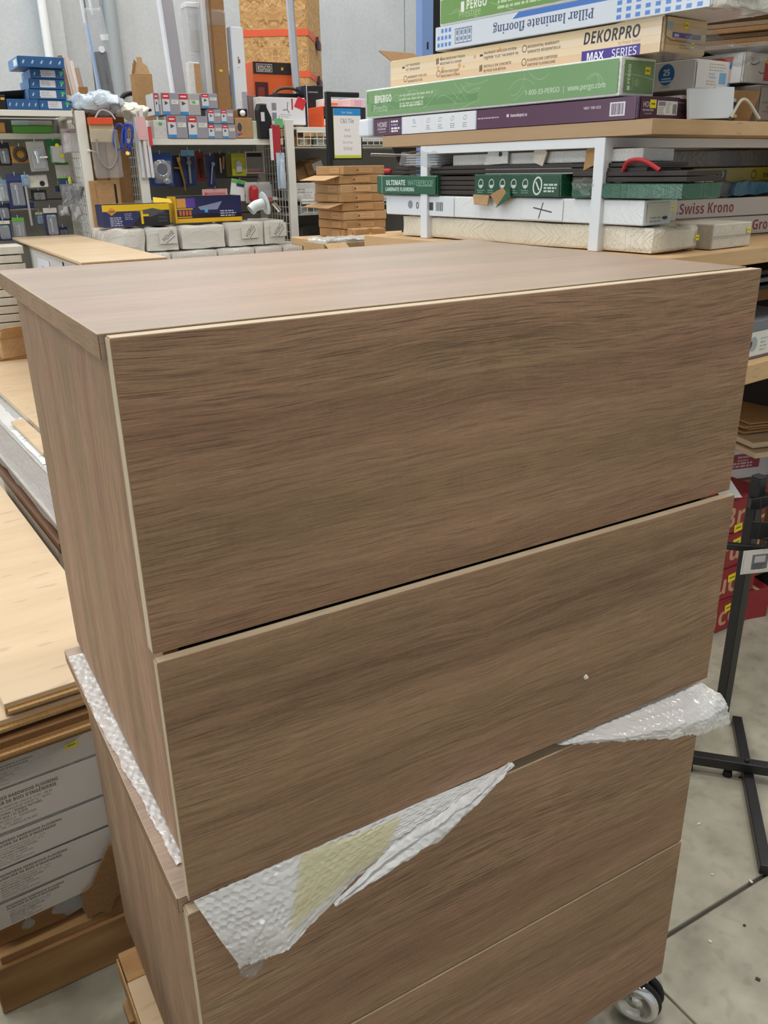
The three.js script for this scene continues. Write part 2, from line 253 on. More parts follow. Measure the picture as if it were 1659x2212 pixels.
// ---------------------------------------------------------------- the two drawer units
function drawerUnit(label, o) {                            // o: left edge, fronts [[top, bottom, z]], slab top, slab left, slab front, slab depth, bottom
  const t = thing('drawer_unit', label, 'drawer unit', null, [o.x, 0, 0]), W = 0.914;
  const slabW = o.right - o.slabL, sz = o.slabF - o.slabD / 2;
  part('top_panel', offUV(bx(slabW, 0.025, o.slabD, 0.0012), o.du, o.dv + 0.31), M.laminate, t, [o.slabL + slabW / 2 - o.x, o.slabTop - 0.0125, sz]);
  part('edge_band', offUV(bx(0.0009, 0.0235, o.slabD - 0.001, 0.0003), o.du, o.dv), M.laminateMatte, t, [o.slabL - 0.0004 - o.x, o.slabTop - 0.0128, sz]);
  part('edge_band', bx(0.0014, 0.0014, o.slabD - 0.001, 0.0004), M.laminateEdge, t, [o.slabL - 0.0003 - o.x, o.slabTop - 0.0003, sz]); part('edge_band', bx(slabW - 0.002, 0.0014, 0.0014, 0.0004), M.laminateEdge, t, [o.slabL + slabW / 2 - o.x, o.slabTop - 0.0003, o.slabF]);
  const ih = o.slabTop - 0.025 - o.bottom, sd = o.slabD - 0.008;
  part('side_panel', offUV(bx(0.018, ih, sd, 0.001), o.du + 0.2, o.dv, true), M.laminateMatte, t, [o.sideX + 0.009 - o.x, o.bottom + ih / 2, sz]);
  part('side_panel', offUV(bx(0.018, ih, sd, 0.001), o.du + 0.5, o.dv + 0.3, true), M.laminateMatte, t, [o.right - 0.018 - o.x, o.bottom + ih / 2, sz]);
  part('bottom_panel', bx(W - 0.07, 0.018, sd, 0.001), M.carcass, t, [W / 2 - 0.002, o.bottom + 0.009, sz]);
  part('back_panel', bx(W - 0.07, ih - 0.02, 0.006, 0.001), M.carcass, t, [W / 2 - 0.002, o.bottom + ih / 2, o.slabF - o.slabD + 0.012]);
  for (const [top, bot, z, dv, D = 0.018] of o.fronts) {
    const h = top - bot, f = part('drawer_front', offUV(bx(W, h, D, 0.0007), 0.02, dv), M.laminateMatte, t, [W / 2, bot + h / 2, z - D / 2]);
    part('edge_band', offUV(bx(0.0008, h - 0.002, D * 0.96, 0.0003), 0.1, dv, true), M.laminateEdge, f, [-W / 2 - 0.0003, 0, -0.0004]);
    part('edge_band', offUV(bx(0.0008, h - 0.002, D * 0.96, 0.0003), 0.3, dv, true), M.laminateEdge, f, [W / 2 + 0.0003, 0, -0.0004]);
    part('edge_band', offUV(bx(W - 0.002, 0.0008, D * 0.96, 0.0003), 0.1, dv), M.laminateEdge, f, [0, h / 2 + 0.0003, -0.0004]);
    part('edge_band', offUV(bx(W - 0.002, 0.0008, D * 0.96, 0.0003), 0.1, dv), M.laminateEdge, f, [0, -h / 2 - 0.0003, -0.0004]);
    part('drawer_box', bx(W - 0.09, h * 0.7, sd - 0.07, 0.002), M.carcass, t, [W / 2, bot + h * 0.45, z - 0.03 - (sd - 0.07) / 2]);
  }
  return t;
}
drawerUnit('brown wood-grain two-drawer unit stacked on top of its twin', { x: 0, right: 0.905, slabL: -0.0058, sideX: 0.015, slabTop: 1.5764, slabF: -0.0195, slabD: 0.677, bottom: 0.9005, du: 0.04, dv: 0,
  fronts: [[1.5742, 1.2393, 0, 0.05], [1.2338, 0.8992, 0.011, 0.42, 0.0125]] });
drawerUnit('brown wood-grain two-drawer unit at the bottom, on chrome casters', { x: -0.0044, right: 0.9, slabL: -0.0102, sideX: 0.011, slabTop: 0.8915, slabF: -0.0085, slabD: 0.68, bottom: 0.205, du: 0.4, dv: 0.5,
  fronts: [[0.8787, 0.5440, 0.0105, 0.73], [0.5405, 0.2, 0.0125, 0.26]] });
{ // rolling base under the stack: timber frame with chrome-hubbed wheels
  const t = thing('caster_dolly', 'low wooden dolly on chrome caster wheels under the brown drawer units', 'dolly', null, [0.45, 0, -0.35]);
  part('frame', bx(0.74, 0.04, 0.5, 0.004), M.pine, t, [0.02, 0.18, 0]); part('side_rail', bx(0.06, 0.046, 0.53, 0.003), M.maple, t, [-0.446, 0.178, 0.085]); part('end_block', bx(0.058, 0.05, 0.078, 0.003), M.pine, t, [-0.446, 0.179, -0.217]); part('ply_strip', bx(0.004, 0.05, 0.6, 0.001), M.ply, t, [-0.4785, 0.172, 0.05]);
  for (const [x, z] of [[0.482, 0.293], [-0.36, 0.245], [0.36, -0.22], [-0.36, -0.22]]) {
    const c = part('caster', merged([bx(0.05, 0.006, 0.05, 0.001).translate(0, 0.152, 0), cyl(0.017, 0.017, 0.024, 14).translate(0, 0.137, 0), bx(0.05, 0.008, 0.044, 0.002).translate(0, 0.124, 0), bx(0.004, 0.08, 0.03, 0.001).translate(0.006, 0.105, 0), bx(0.004, 0.08, 0.03, 0.001).translate(-0.006, 0.105, 0)]), M.chrome, t, [x, 0, z], [0, 0.55, 0]);
    part('tyre', moved(new THREE.TorusGeometry(0.045, 0.0095, 12, 40), 0.013, 0.054, 0, 0, Math.PI / 2, 0), M.rubber, c);
    part('tyre', moved(new THREE.TorusGeometry(0.045, 0.0095, 12, 40), -0.013, 0.054, 0, 0, Math.PI / 2, 0), M.rubber, c);
    part('hub_cap', merged([1, -1].map((s) => moved(lathe([[0.0001, 0.012], [0.008, 0.013], [0.013, 0.008], [0.018, 0.006], [0.03, 0.012], [0.038, 0.017], [0.045, 0.016], [0.05, 0.009], [0.05, 0]], 40), s * 0.019, 0.054, 0, 0, 0, -s * Math.PI / 2))), M.chrome, c);
  }
}

// ---------------------------------------------------------------- bubble wrap between the units
const bubbleMat = new THREE.MeshPhysicalMaterial({ color: '#fafafa', roughness: 0.13, transmission: 0.3, thickness: 0, side: THREE.DoubleSide });
function bubbles(x, y, pitch = 0.0128) {                    // height of a bubble at a place on the sheet, in metres
  const row = Math.round(y / (pitch * 0.866)), ox = (row & 1) * pitch / 2, cx = Math.round((x - ox) / pitch) * pitch + ox, cy = row * pitch * 0.866, k = Math.abs(Math.sin(cx * 911 + cy * 577) * 43758.5) % 1;
  const d = Math.hypot(x - cx, y - cy) / (pitch * 0.45); return d < 1 ? (k < 0.35 ? 0.0002 : 0.0013 + 0.0004 * k) * Math.sqrt(1 - d * d) : 0;
}
function bubbleSheet(nu, nv, f, [wu, wv]) {
  const g = sheetGrid(nu, nv, f, [wu, wv]), p = g.attributes.position, n = g.attributes.normal, uv = g.attributes.uv;
  const q = new Float32Array(p.count * 3);
  for (let i = 0; i < p.count; i++) { const b = bubbles(uv.getX(i) + 0.006 * N(uv.getX(i) * 9, uv.getY(i) * 9, 3), uv.getY(i) + 0.006 * N(uv.getX(i) * 9, uv.getY(i) * 9, 8)) + 0.0016 * Math.pow(Math.max(0, 1 - 2.2 * Math.abs(N(uv.getX(i) * 34, uv.getY(i) * 34, 5))), 2) + 0.0008 * N(uv.getX(i) * 90, uv.getY(i) * 90, 12); for (let k = 0; k < 3; k++) q[3 * i + k] = p.array[3 * i + k] + n.array[3 * i + k] * b; }
  p.array.set(q); g.computeVertexNormals(); return g;
}
const lerp = THREE.MathUtils.lerp;
function along(pts, t) { const k = t * (pts.length - 1), i = Math.min(pts.length - 2, Math.floor(k)), a = pts[i], b = pts[i + 1], q = k - i; return a.map((v, j) => lerp(v, b[j], q)); }
{
  const t = thing('bubble_wrap', 'crumpled white bubble wrap hanging from the front left between the two drawer units', 'bubble wrap');
  const top = [[0.004, 0.9, 0.013], [0.12, 0.9, 0.012], [0.25, 0.9, 0.012], [0.37, 0.9, 0.012], [0.485, 0.9, 0.012]];
  const low = [[0.047, 0.782, 0.034], [0.105, 0.794, 0.05], [0.217, 0.843, 0.034], [0.335, 0.868, 0.036], [0.479, 0.905, 0.022]];
  const roll = (s, q) => { const a = along(top, s), b = along(low, s); const h = Math.sin(q * Math.PI) * 0.012 * (1 - 0.5 * s) + 0.002 * N(s * 9, q * 4, 2), k = 0.004 * N(s * 40, q * 9, 6) * (q > 0.92 ? 1 : 0), out = sm(0, 0.35, q); return [lerp(a[0], b[0], q) + k, lerp(a[1], b[1], q) + k * 0.4, lerp(a[2], b[2], q) + h * 0.7]; };
  part('sheet', bubbleSheet(300, 110, roll, [0.48, 0.17]), bubbleMat, t);
  const fold0 = [[0.175, 0.828, 0.043], [0.27, 0.86, 0.04], [0.335, 0.874, 0.041], [0.41, 0.891, 0.036], [0.483, 0.908, 0.02]], fold1 = [[0.175, 0.827, 0.044], [0.275, 0.848, 0.05], [0.343, 0.853, 0.045], [0.415, 0.878, 0.034], [0.486, 0.905, 0.02]];
  const up = [[0.175, 0.829, 0.043], [0.27, 0.872, 0.036], [0.34, 0.886, 0.034], [0.41, 0.896, 0.026], [0.484, 0.905, 0.012]];
  part('folded_edge', bubbleSheet(150, 30, (s, q) => { const a = along(q < 0.5 ? up : fold0, s), b = along(q < 0.5 ? fold0 : fold1, s), k = q < 0.5 ? q * 2 : q * 2 - 1; return [lerp(a[0], b[0], k), lerp(a[1], b[1], k), lerp(a[2], b[2], k) + Math.sin(k * Math.PI) * 0.006 + 0.002 * N(s * 20, q * 5, 4)]; }, [0.3, 0.05]), new THREE.MeshPhysicalMaterial({ color: '#f1f2f3', roughness: 0.35, transmission: 0.2, thickness: 0, side: THREE.DoubleSide }), t);
  part('tape', sheetGrid(40, 16, (s, q) => { const p = roll(lerp(0.3, 0.6, s) - 0.05 * q, lerp(0.03, 0.74, q) + 0.1 * (s - 0.5) * (1 - q)); return [p[0], p[1] + 0.001, p[2] + 0.004 + 0.0016 * N(s * 5, q * 30, 3)]; }), new THREE.MeshPhysicalMaterial({ color: '#d9cf7e', roughness: 0.15, transparent: true, opacity: 0.38, side: THREE.DoubleSide }), t);
  part('torn_scrap', sheetGrid(14, 8, (s, q) => [0.042 + 0.035 * s, 0.78 + 0.008 * s - 0.014 * q * Math.sin(s * 3), 0.036 + 0.006 * q + 0.004 * N(s * 6, q * 6, 1)]), M.film, t);
}
{
  const t = thing('bubble_wrap', 'white bubble wrap flap sticking out at the right corner between the two drawer units', 'bubble wrap');
  const top = [[0.552, 0.897, -0.02], [0.66, 0.897, -0.02], [0.76, 0.897, -0.02], [0.84, 0.897, -0.02], [0.893, 0.8968, 0.0]];
  const low = [[0.612, 0.886, 0.014], [0.685, 0.881, 0.045], [0.77, 0.862, 0.062], [0.855, 0.841, 0.066], [0.924, 0.83, 0.06]];
  part('sheet', bubbleSheet(250, 84, (s, q) => { const a = along(top, s), b = along(low, s), k = 0.003 * N(s * 50, q * 9, 6) * (q > 0.9 || s > 0.96 ? 1 : 0), out = sm(0, 0.7, q); return [lerp(a[0], b[0], q) + k + 0.004 * Math.sin(q * Math.PI) * s * s, lerp(a[1], b[1], q * q) + k, lerp(a[2], b[2], out) + 0.003 * N(s * 7, q * 4, 3)]; }, [0.36, 0.12]), bubbleMat, t);
}
{
  const t = thing('bubble_wrap', 'narrow strip of bubble wrap lying along the left edge of the bottom drawer unit', 'bubble wrap');
  part('sheet', bubbleSheet(36, 380, (s, q) => { const z = lerp(-0.655, -0.06, q), edge = -0.0098 + 0.014 * sm(0.3, 1, q) + 0.004 * N(0, q * 11, 2) + 0.0015 * N(0, q * 60, 3); return [lerp(edge, 0.05, s), 0.8952 + 0.0012 * N(s * 3, q * 40, 5), z]; }, [0.06, 0.6]), bubbleMat, t);
}
for (const [x, y, z, w, l] of [[0.626, 1.0005, 0.0116, 0.005, 'white speck of foam stuck low on the second drawer front'], [0.075, 0.86, 0.05, 0.0045, 'white speck of foam on the hanging bubble wrap']]) tag(part('foam_crumb', bent(new THREE.IcosahedronGeometry(w * 0.8, 2), w * 0.5, 200, rnd(9)), paint('#f4f4f0', 0.8), scene, [x, y, z]), l, 'crumb');


// ---------------------------------------------------------------- flooring rack on the right, standing a little askew
const RACK = [1.6, -0.875], RT = 0.11868;
const rk = (x, y, z) => [RACK[0] + x * Math.cos(RT) + z * Math.sin(RT), y, RACK[1] - x * Math.sin(RT) + z * Math.cos(RT)];
{
  const t = thing('storage_rack', 'tall warehouse rack of tan shelf decks stacked with flooring boxes', 'rack', null, rk(0, 0, 0), RT);
  part('deck', bx(1.3, 0.045, 1.3, 0.003), M.tan, t, [0.61, 1.4675, -0.55]);
  part('deck', bx(1.2, 0.06, 1.25, 0.003), M.tan, t, [0.66, 1.115, -0.525]);
  for (const [x, z] of [[0.06, -1.12], [1.22, -1.12], [1.22, 0.02]]) part('upright', bx(0.07, z < -1 && x < 0.1 ? 1.44 : 3.4, 0.07, 0.004), paint('#6f8fc4', 0.45), t, [x, z < -1 && x < 0.1 ? 0.72 : 1.7, z]);
  part('back_panel', bx(0.02, 3.2, 1.2, 0.002), paint('#2b2622', 0.9), t, [1.27, 1.6, -0.55]);
  part('upper_shelf', bx(1.0, 0.05, 1.2, 0.003), paint('#3a322b', 0.9), t, [0.85, 2.62, -0.55]);
  const b = thing('rack_upright', 'blue steel rack post behind the flooring boxes', 'rack post', null, [3.075, 2.419, -4.2]);
  part('post', bx(0.085, 3.9, 0.07, 0.004), paint('#7d9bd0', 0.45), b, [0, -0.45, 0]);
  part('foot_plate', bx(0.14, 0.01, 0.12, 0.002), M.blackSteel, b, [0, -2.405, 0]);
  for (let i = 0; i < 9; i++) part('slot', bx(0.012, 0.04, 0.004, 0.001), M.black, b, [0, -2 + i * 0.4, 0.035]);
  const d = thing('black_board', 'tall black board standing behind the blue rack post', 'panel', null, [3.42, 0, -4.35]);
  part('board', bx(0.5, 4.4, 0.04, 0.004), paint('#1b1a19', 0.8), d, [0, 2.2, 0]); part('edge_trim', bx(0.012, 4.4, 0.05, 0.002), paint('#33312f', 0.6), d, [-0.25, 2.2, 0.004]);
}
{
  const t = thing('riser_table', 'low riser shelf with a pale wood top on white square legs', 'riser shelf', null, rk(0, 0, 0), RT);
  part('tabletop', bx(1.12, 0.037, 1.13, 0.002), M.tan, t, [0.56, 1.8035, -0.565]);
  part('edge_band', bx(0.001, 0.036, 1.128, 0.0003), paint('#dccfc0', 0.5, { map: mapleT }), t, [-0.0006, 1.8035, -0.565]);
  for (const [x, z] of [[0.0185, -0.165], [0.0185, -0.905], [1.05, -0.165], [1.05, -0.905]]) { const l = part('leg', bx(0.036, 0.294, 0.036, 0.003), M.whiteSteelCool, t, [x, 1.637, z]); part('foot_cap', bx(0.034, 0.004, 0.034, 0.001), M.rubber, l, [0, -0.148, 0]); }
  for (const x of [0.0185, 1.05]) part('rail', bx(0.034, 0.026, 0.71, 0.002), M.whiteSteelCool, t, [x, 1.771, -0.535]);
  for (const z of [-0.165, -0.905]) part('rail', bx(1.0, 0.026, 0.034, 0.002), M.whiteSteelCool, t, [0.535, 1.771, z]);
}
// long box whose left side is given as (x of the side, bottom, middle z, length, height) in the rack's own axes
function plankBox(n, label, cat, group, [b, y0, zc, len, h], w, mat, opt = {}) { return carton(n, label, cat, group, rk(b + w / 2, y0, zc), [w, h, len], RT + (opt.turn ?? 0), mat, { tape: false, dent: 0.002, ...opt }); }
const glossPrint = { gloss: true };
{ // purple box at the bottom of the stack
  const t = plankBox('flooring_box', 'purple flooring box with white panel, lowest on the riser shelf', 'flooring box', null, [0, 1.8225, -0.615, 1.13, 0.055], 0.213, M.wrapped('#5b3a55', 0.002));
  print(t, 'left', 1.12, 0.053, 0, 0, 1500, (x, W, H) => {
    fill('#5a3450')(x, W, H); x.fillStyle = '#eef0f6'; x.fillRect(W * 0.14, 0, W * 0.33, H); x.fillStyle = '#b9c9ee'; x.fillRect(W * 0.14, 0, 5, H); x.fillRect(W * 0.465, 0, 6, H);
    words(x, 'HOME', W * 0.018, H * 0.36, H * 0.4, '#f4eef2', { bold: false, width: W * 0.05 }); words(x, 'DECORATORS', W * 0.018, H * 0.62, H * 0.14, '#e8dfe6'); lines(x, W * 0.025, H * 0.76, W * 0.035, 1, 8, '#cbb9c6');
    x.fillStyle = '#d8ccd5'; x.fillRect(W * 0.08, H * 0.15, 2, H * 0.7); lines(x, W * 0.088, H * 0.16, W * 0.045, 1, H * 0.16, '#ffffff', 0.7); lines(x, W * 0.088, H * 0.36, W * 0.045, 1, H * 0.16, '#8fa8dd', 0.7); lines(x, W * 0.088, H * 0.56, W * 0.045, 2, H * 0.16, '#ffffff', 0.7);
    for (let i = 0; i < 5; i++) { const q = W * (0.2 + i * 0.053 + (i > 0 ? 0.012 : 0)); x.strokeStyle = i ? '#9aa0ac' : '#5a7ed0'; x.lineWidth = 2.5; x.beginPath(); x.ellipse(q, H * 0.32, i ? 12 : 5, i ? 8 : 11, -0.6, 0, 7); x.stroke(); lines(x, q - 16, H * 0.58, 34, i ? 3 : 1, 8, '#8d93a0'); }
    x.fillStyle = '#d5d8e2'; x.fillRect(W * 0.236, H * 0.15, 1.5, H * 0.7);
    lines(x, W * 0.475, H * 0.42, W * 0.1, 1, 9, '#c9b7c6', 0.6); x.fillStyle = '#e8e0ea'; x.fillRect(W * 0.586, H * 0.34, 14, 12); words(x, 'homedepot.ca', W * 0.6, H * 0.42, 17, '#eee6ee', { width: W * 0.06 });
    words(x, '1001 180 423', W * 0.845, H * 0.36, 15, '#d9c9d6'); x.fillStyle = '#e6e4ea'; x.fillRect(W * 0.925, H * 0.2, W * 0.044, H * 0.62); bars(x, W * 0.93, H * 0.26, W * 0.034, H * 0.5, '#4a3350');
    x.fillStyle = 'rgba(255,255,255,.10)'; for (let i = 0; i < 16; i++) x.fillRect(W * 0.48, H * (0.06 + 0.06 * i), W * 0.52, 1);
  }, glossPrint);
  print(t, 'front', 0.2, 0.05, 0, 0, 1600, (x, W, H) => {
    fill('#4c2b3c')(x, W, H); words(x, 'HOME', W * 0.05, H * 0.36, H * 0.34, '#e9dfe4', { bold: false, width: W * 0.26 }); words(x, 'DECORATORS', W * 0.05, H * 0.62, H * 0.14, '#d9ccd3', { width: W * 0.27 }); words(x, 'COLLECTION', W * 0.09, H * 0.78, H * 0.1, '#bfaeb8');
    x.fillStyle = '#e9e7df'; x.fillRect(W * 0.35, H * 0.16, W * 0.43, H * 0.66); x.fillStyle = '#8f8090'; x.fillRect(W * 0.37, H * 0.2, W * 0.15, H * 0.2); lines(x, W * 0.37, H * 0.46, W * 0.14, 5, 6, '#777'); lines(x, W * 0.54, H * 0.24, W * 0.1, 7, 6, '#888'); bars(x, W * 0.68, H * 0.3, W * 0.08, H * 0.46); lines(x, W * 0.8, H * 0.2, W * 0.16, 1, 6, '#cfc0ca');
  });
  priceDot(t, 'front', -0.05, 0.009, 0.026, 0.02);
}
{
  const t = thing('foam_corner', 'white foam end cap on the far end of the purple flooring box', 'foam cap', null, rk(0.1, 1.8225, -1.225), RT);
  part('cap', dented(0.21, 0.058, 0.085, 0.004, 3, 0.008), paint('#e6edf8', 0.5), t, [0, 0.0295, 0]); part('film', dented(0.214, 0.062, 0.03, 0.004, 3, 0.006), M.film, t, [0, 0.031, 0.03]);
}
{ // green box above it
  const t = plankBox('flooring_box', 'long green flooring box with white edges on the purple box', 'flooring box', null, [0, 1.8795, -0.668, 1.11, 0.094], 0.142, M.wrapped('#eef2ea', 0.003));
  print(t, 'left', 1.095, 0.08, 0, 0.001, 1400, (x, W, H) => {
    fill('#7fa873')(x, W, H); x.fillStyle = 'rgba(94,142,84,.5)'; x.fillRect(W * 0.02, H * 0.5, W * 0.5, H * 0.3); x.fillStyle = '#5f9a4c'; x.fillRect(0, H * 0.1, 14, H * 0.4);
    x.fillStyle = '#f2f7ee'; x.fillRect(W * 0.043, H * 0.2, 22, 34); x.fillStyle = '#7fa873'; x.fillRect(W * 0.043 + 10, H * 0.2, 3, 34); words(x, 'PERGO', W * 0.059, H * 0.36, 42, '#f4f8f0', { width: 110 });
    words(x, 'Presto', W * 0.035, H * 0.72, 40, '#c3d8bb', { bold: false }); lines(x, W * 0.17, H * 0.28, W * 0.16, 3, 17, '#b9d2ae', 0.5); lines(x, W * 0.17, H * 0.68, W * 0.15, 1, 16, '#cfe2c6', 0.5);
    words(x, '1-800-33-PERGO  |  www.pergo.com', W * 0.7, H * 0.72, 25, '#dcead6', { bold: false }); x.strokeStyle = 'rgba(255,255,255,.35)'; x.lineWidth = 2; for (let i = 0; i < 26; i++) { const q = rnd(W * (i < 12 ? 0.5 : 1)); x.beginPath(); x.moveTo(q, rnd(H)); x.quadraticCurveTo(q + 60, rnd(H), q + rnd(40, 150), rnd(H)); x.stroke(); }
  }, glossPrint);
  print(t, 'front', 0.122, 0.076, 0.002, 0, 1500, (x, W, H) => {
    fill('#6d8f4c')(x, W, H); x.save(); x.translate(W * 0.16, H * 0.92); x.rotate(-Math.PI / 2); words(x, 'PERGO', H * 0.18, 0, H * 0.2, '#dfe8d4', { width: H * 0.62 }); x.fillStyle = '#dfe8d4'; x.fillRect(0, -H * 0.08, H * 0.14, H * 0.16); words(x, 'Presto', 0, H * 0.2, H * 0.14, '#a9bf93', { bold: false }); x.restore();
    x.strokeStyle = 'rgba(220,230,205,.5)'; x.lineWidth = 3; x.beginPath(); x.moveTo(0, H * 0.45); x.quadraticCurveTo(W * 0.5, H * 0.4, W, H * 0.56); x.stroke(); x.fillStyle = 'rgba(190,205,170,.35)'; x.beginPath(); x.arc(W * 0.42, H * 0.68, H * 0.13, 0, 7); x.fill();
  }, glossPrint);
  priceDot(t, 'front', 0.034, 0.016, 0.024, 0.018);
}
{ // timber-print box
  const t = plankBox('flooring_box', 'timber-print flooring box with a torn near corner above the green box', 'flooring box', null, [0.05, 1.9755, -0.586, 1.1, 0.081], 0.18, M.wrapped('#ddc4a0', 0.004), { dent: 0.005 });
  t.rotation.y += 0.012;
  print(t, 'left', 1.09, 0.078, 0, 0, 1500, (x, W, H) => {
    fill('#d9b98c')(x, W, H); for (let r = 0; r < 4; r++) for (let c = 0; c < 7; c++) { x.fillStyle = ['#ecd2a8', '#f0d9b6', '#e6c79a', '#f1dcc0', '#eccba6'][(r * 3 + c * 5) % 5]; x.fillRect(c * W / 7 + (r & 1 ? 60 : 0) - 60, r * H / 4, W / 7 + 60, H / 4 - 1); }
    for (let i = 0; i < 9; i++) { x.fillStyle = 'rgba(216,128,62,.5)'; x.beginPath(); x.arc(rnd(W * 0.6), rnd(H), rnd(5, 12), 0, 7); x.fill(); }
    const blk = '#4a3c2e', item = (q, r, a, b, ic) => { x.strokeStyle = x.fillStyle = blk; x.lineWidth = 3; if (ic === 0) x.fillRect(q - 26, r + 4, 20, 8); else if (ic === 1) { x.beginPath(); x.arc(q - 18, r + 6, 13, 0, 7); x.stroke(); } else { x.fillRect(q - 26, r - 6, 7, 26); x.fillRect(q - 16, r - 8, 7, 26); } words(x, a, q, r, 15, blk); words(x, b, q, r + 19, 15, blk); };
    item(W * 0.075, H * 0.24, '1/2" THICKNESS', '1/2" ÉPAISSEUR', 0); item(W * 0.085, H * 0.7, 'WARRANTY FOR LIFE', 'GARANTIE À VIE', 1); item(W * 0.235, H * 0.22, 'WEAR RESISTANT FINISH', 'RÉSISTANT À L’USURE', 2); item(W * 0.24, H * 0.68, 'WATER RESISTANT', 'RÉSISTANT À L’EAU', 1);
    item(W * 0.42, H * 0.24, 'VALINGE® 5G CLICK SYSTEM', 'SYSTÈME “CLIC” VALINGE® 5G', 0); item(W * 0.42, H * 0.7, 'INSTALLS ON CONCRETE', 'SE POSE SUR BÉTON', 2); item(W * 0.585, H * 0.26, 'RESIDENTIAL WARRANTY', 'GARANTIE RÉSIDENTIELLE', 1); item(W * 0.585, H * 0.7, 'FLOORSCORE CERTIFIED', 'CERTIFIÉ FLOORSCORE', 1);
    x.save(); x.transform(1, 0, -0.12, 1, 0, 0); words(x, 'DEKORPRO', W * 0.775, H * 0.3, 60, '#26282e', { width: W * 0.17 }); x.restore(); words(x, 'by Power Dekor', W * 0.88, H * 0.58, 15, '#b08a62', { bold: false });
    x.fillStyle = '#4a3594'; x.fillRect(W * 0.77, H * 0.68, W * 0.175, H * 0.32); words(x, 'MAX', W * 0.785, H * 0.87, 40, '#ffffff', { width: W * 0.07 }); words(x, 'SERIES', W * 0.862, H * 0.87, 40, '#ffffff', { bold: false, width: W * 0.075 });
  }, glossPrint);
  print(t, 'front', 0.172, 0.077, 0, 0, 1400, (x, W, H) => {
    fill('#bd9560')(x, W, H); for (let r = 0; r < 5; r++) { x.fillStyle = ['#d9b684', '#d2ab74', '#dcbb8c', '#c9a06b', '#d5b487'][r]; x.fillRect(0, r * H / 5, W, H / 5 - 1); }
    x.fillStyle = '#43287f'; x.fillRect(W * 0.15, H * 0.42, W * 0.72, H * 0.15); words(x, 'MAX', W * 0.2, H * 0.5, H * 0.12, '#fff', { width: W * 0.25 }); words(x, 'SERIES', W * 0.47, H * 0.5, H * 0.12, '#b7a9da', { bold: false, width: W * 0.36 }); words(x, '5G CLICK SYSTEM', W * 0.25, H * 0.65, H * 0.08, '#6b5433'); x.fillStyle = '#8fa9b4'; x.fillRect(W * 0.02, H * 0.14, W * 0.13, H * 0.22); lines(x, W * 0.35, H * 0.76, W * 0.35, 2, 8, '#8a6e48');
    x.strokeStyle = '#5d4527'; x.lineWidth = 3; x.beginPath(); x.moveTo(0, H * 0.56); x.lineTo(W * 0.12, H * 0.66); x.lineTo(W, H * 0.7); x.stroke();
  }, glossPrint);
  priceDot(t, 'front', -0.005, 0.024, 0.016, 0.016); priceDot(t, 'front', 0.03, -0.019, 0.016, 0.014);
  part('flap', moved(bx(0.16, 0.004, 0.09, 0.001), 0, 0, -0.045), M.cardDark, t, [0, 0.079, -0.55], [0.5, 0, 0]);
  part('torn_edge', slabShape([[0, 0], [0.06, 0.006], [0.085, 0.03], [0.1, 0.014], [0.13, 0.02], [0.15, 0.0], [0.13, -0.004]], 0.002), M.wrapped('#ddc7a6'), t, [-0.091, 0.08, 0.4], [0, -Math.PI / 2, 0]);
}
{ // white and blue box, lying upside down
  const t = plankBox('flooring_box', 'white and blue flooring box lying upside down with a crumpled white end', 'flooring box', null, [0.04, 2.0595, -0.395, 1.0, 0.066], 0.225, M.wrapped('#eceef0', 0.003), { dent: 0.003 }); t.rotation.order = 'YXZ'; t.rotation.x = 0.008;
  print(t, 'left', 0.99, 0.064, 0, 0, 1300, (x, W, H) => {
    fill('#dfe7f3')(x, W, H); x.save(); x.translate(W, H); x.rotate(Math.PI);
    x.fillStyle = '#4f7fd0'; x.beginPath(); x.moveTo(W * 0.18, H); x.lineTo(W * 0.63, H); x.lineTo(W * 0.655, H * 0.76); x.lineTo(W * 0.3, H * 0.8); x.closePath(); x.fill();
    words(x, 'Pillar laminate flooring', W * 0.35, H * 0.44, H * 0.5, '#49567c', { font: 'serif', width: W * 0.42 });
    x.fillStyle = '#5f8fdc'; for (let r = 0; r < 4; r++) for (let c = 0; c < 9; c++) if (!(r === 3 && c > 6)) x.fillRect(W * (0.02 + c * 0.03), H * (0.06 + r * 0.25), W * 0.015, H * 0.15); for (let r = 0; r < 3; r++) for (let c = 0; c < 4 - (r === 2 ? 1 : 0); c++) x.fillRect(W * (0.925 + c * 0.018), H * (0.12 + r * 0.3), W * 0.011, H * 0.17);
    x.strokeStyle = '#6a7894'; x.lineWidth = 3; x.strokeRect(W * 0.83, H * 0.18, W * 0.075, H * 0.6); for (let c = 0; c < 4; c++) { x.strokeRect(W * (0.83 + c * 0.0187), H * 0.18, W * 0.0187, H * 0.6); x.fillStyle = '#8793ab'; x.fillRect(W * (0.834 + c * 0.0187), H * 0.28, W * 0.01, H * 0.16); x.fillRect(W * (0.834 + c * 0.0187), H * 0.52, W * 0.01, H * 0.2); }
    x.restore();
  }, glossPrint);
  part('crumpled_end', puffy(0.228, 0.07, 0.07, 0.006, 22, 9), M.wrapped('#e4e0d6', 0.006), t, [0.002, 0.034, 0.5]);
  t.size = [0.225, 0.068, 1.078]; print(t, 'front', 0.12, 0.04, -0.03, 0.012, 900, (x, W, H) => { fill('#e4e0d6')(x, W, H); x.save(); x.translate(W, H); x.rotate(Math.PI); words(x, '+16MM1', W * 0.3, H * 0.6, H * 0.5, '#55524c', { bold: false }); words(x, 'LOT 8', W * 0.02, H * 0.3, H * 0.36, '#7a766e', { bold: false }); x.restore(); }, { lift: 0.004 });
}
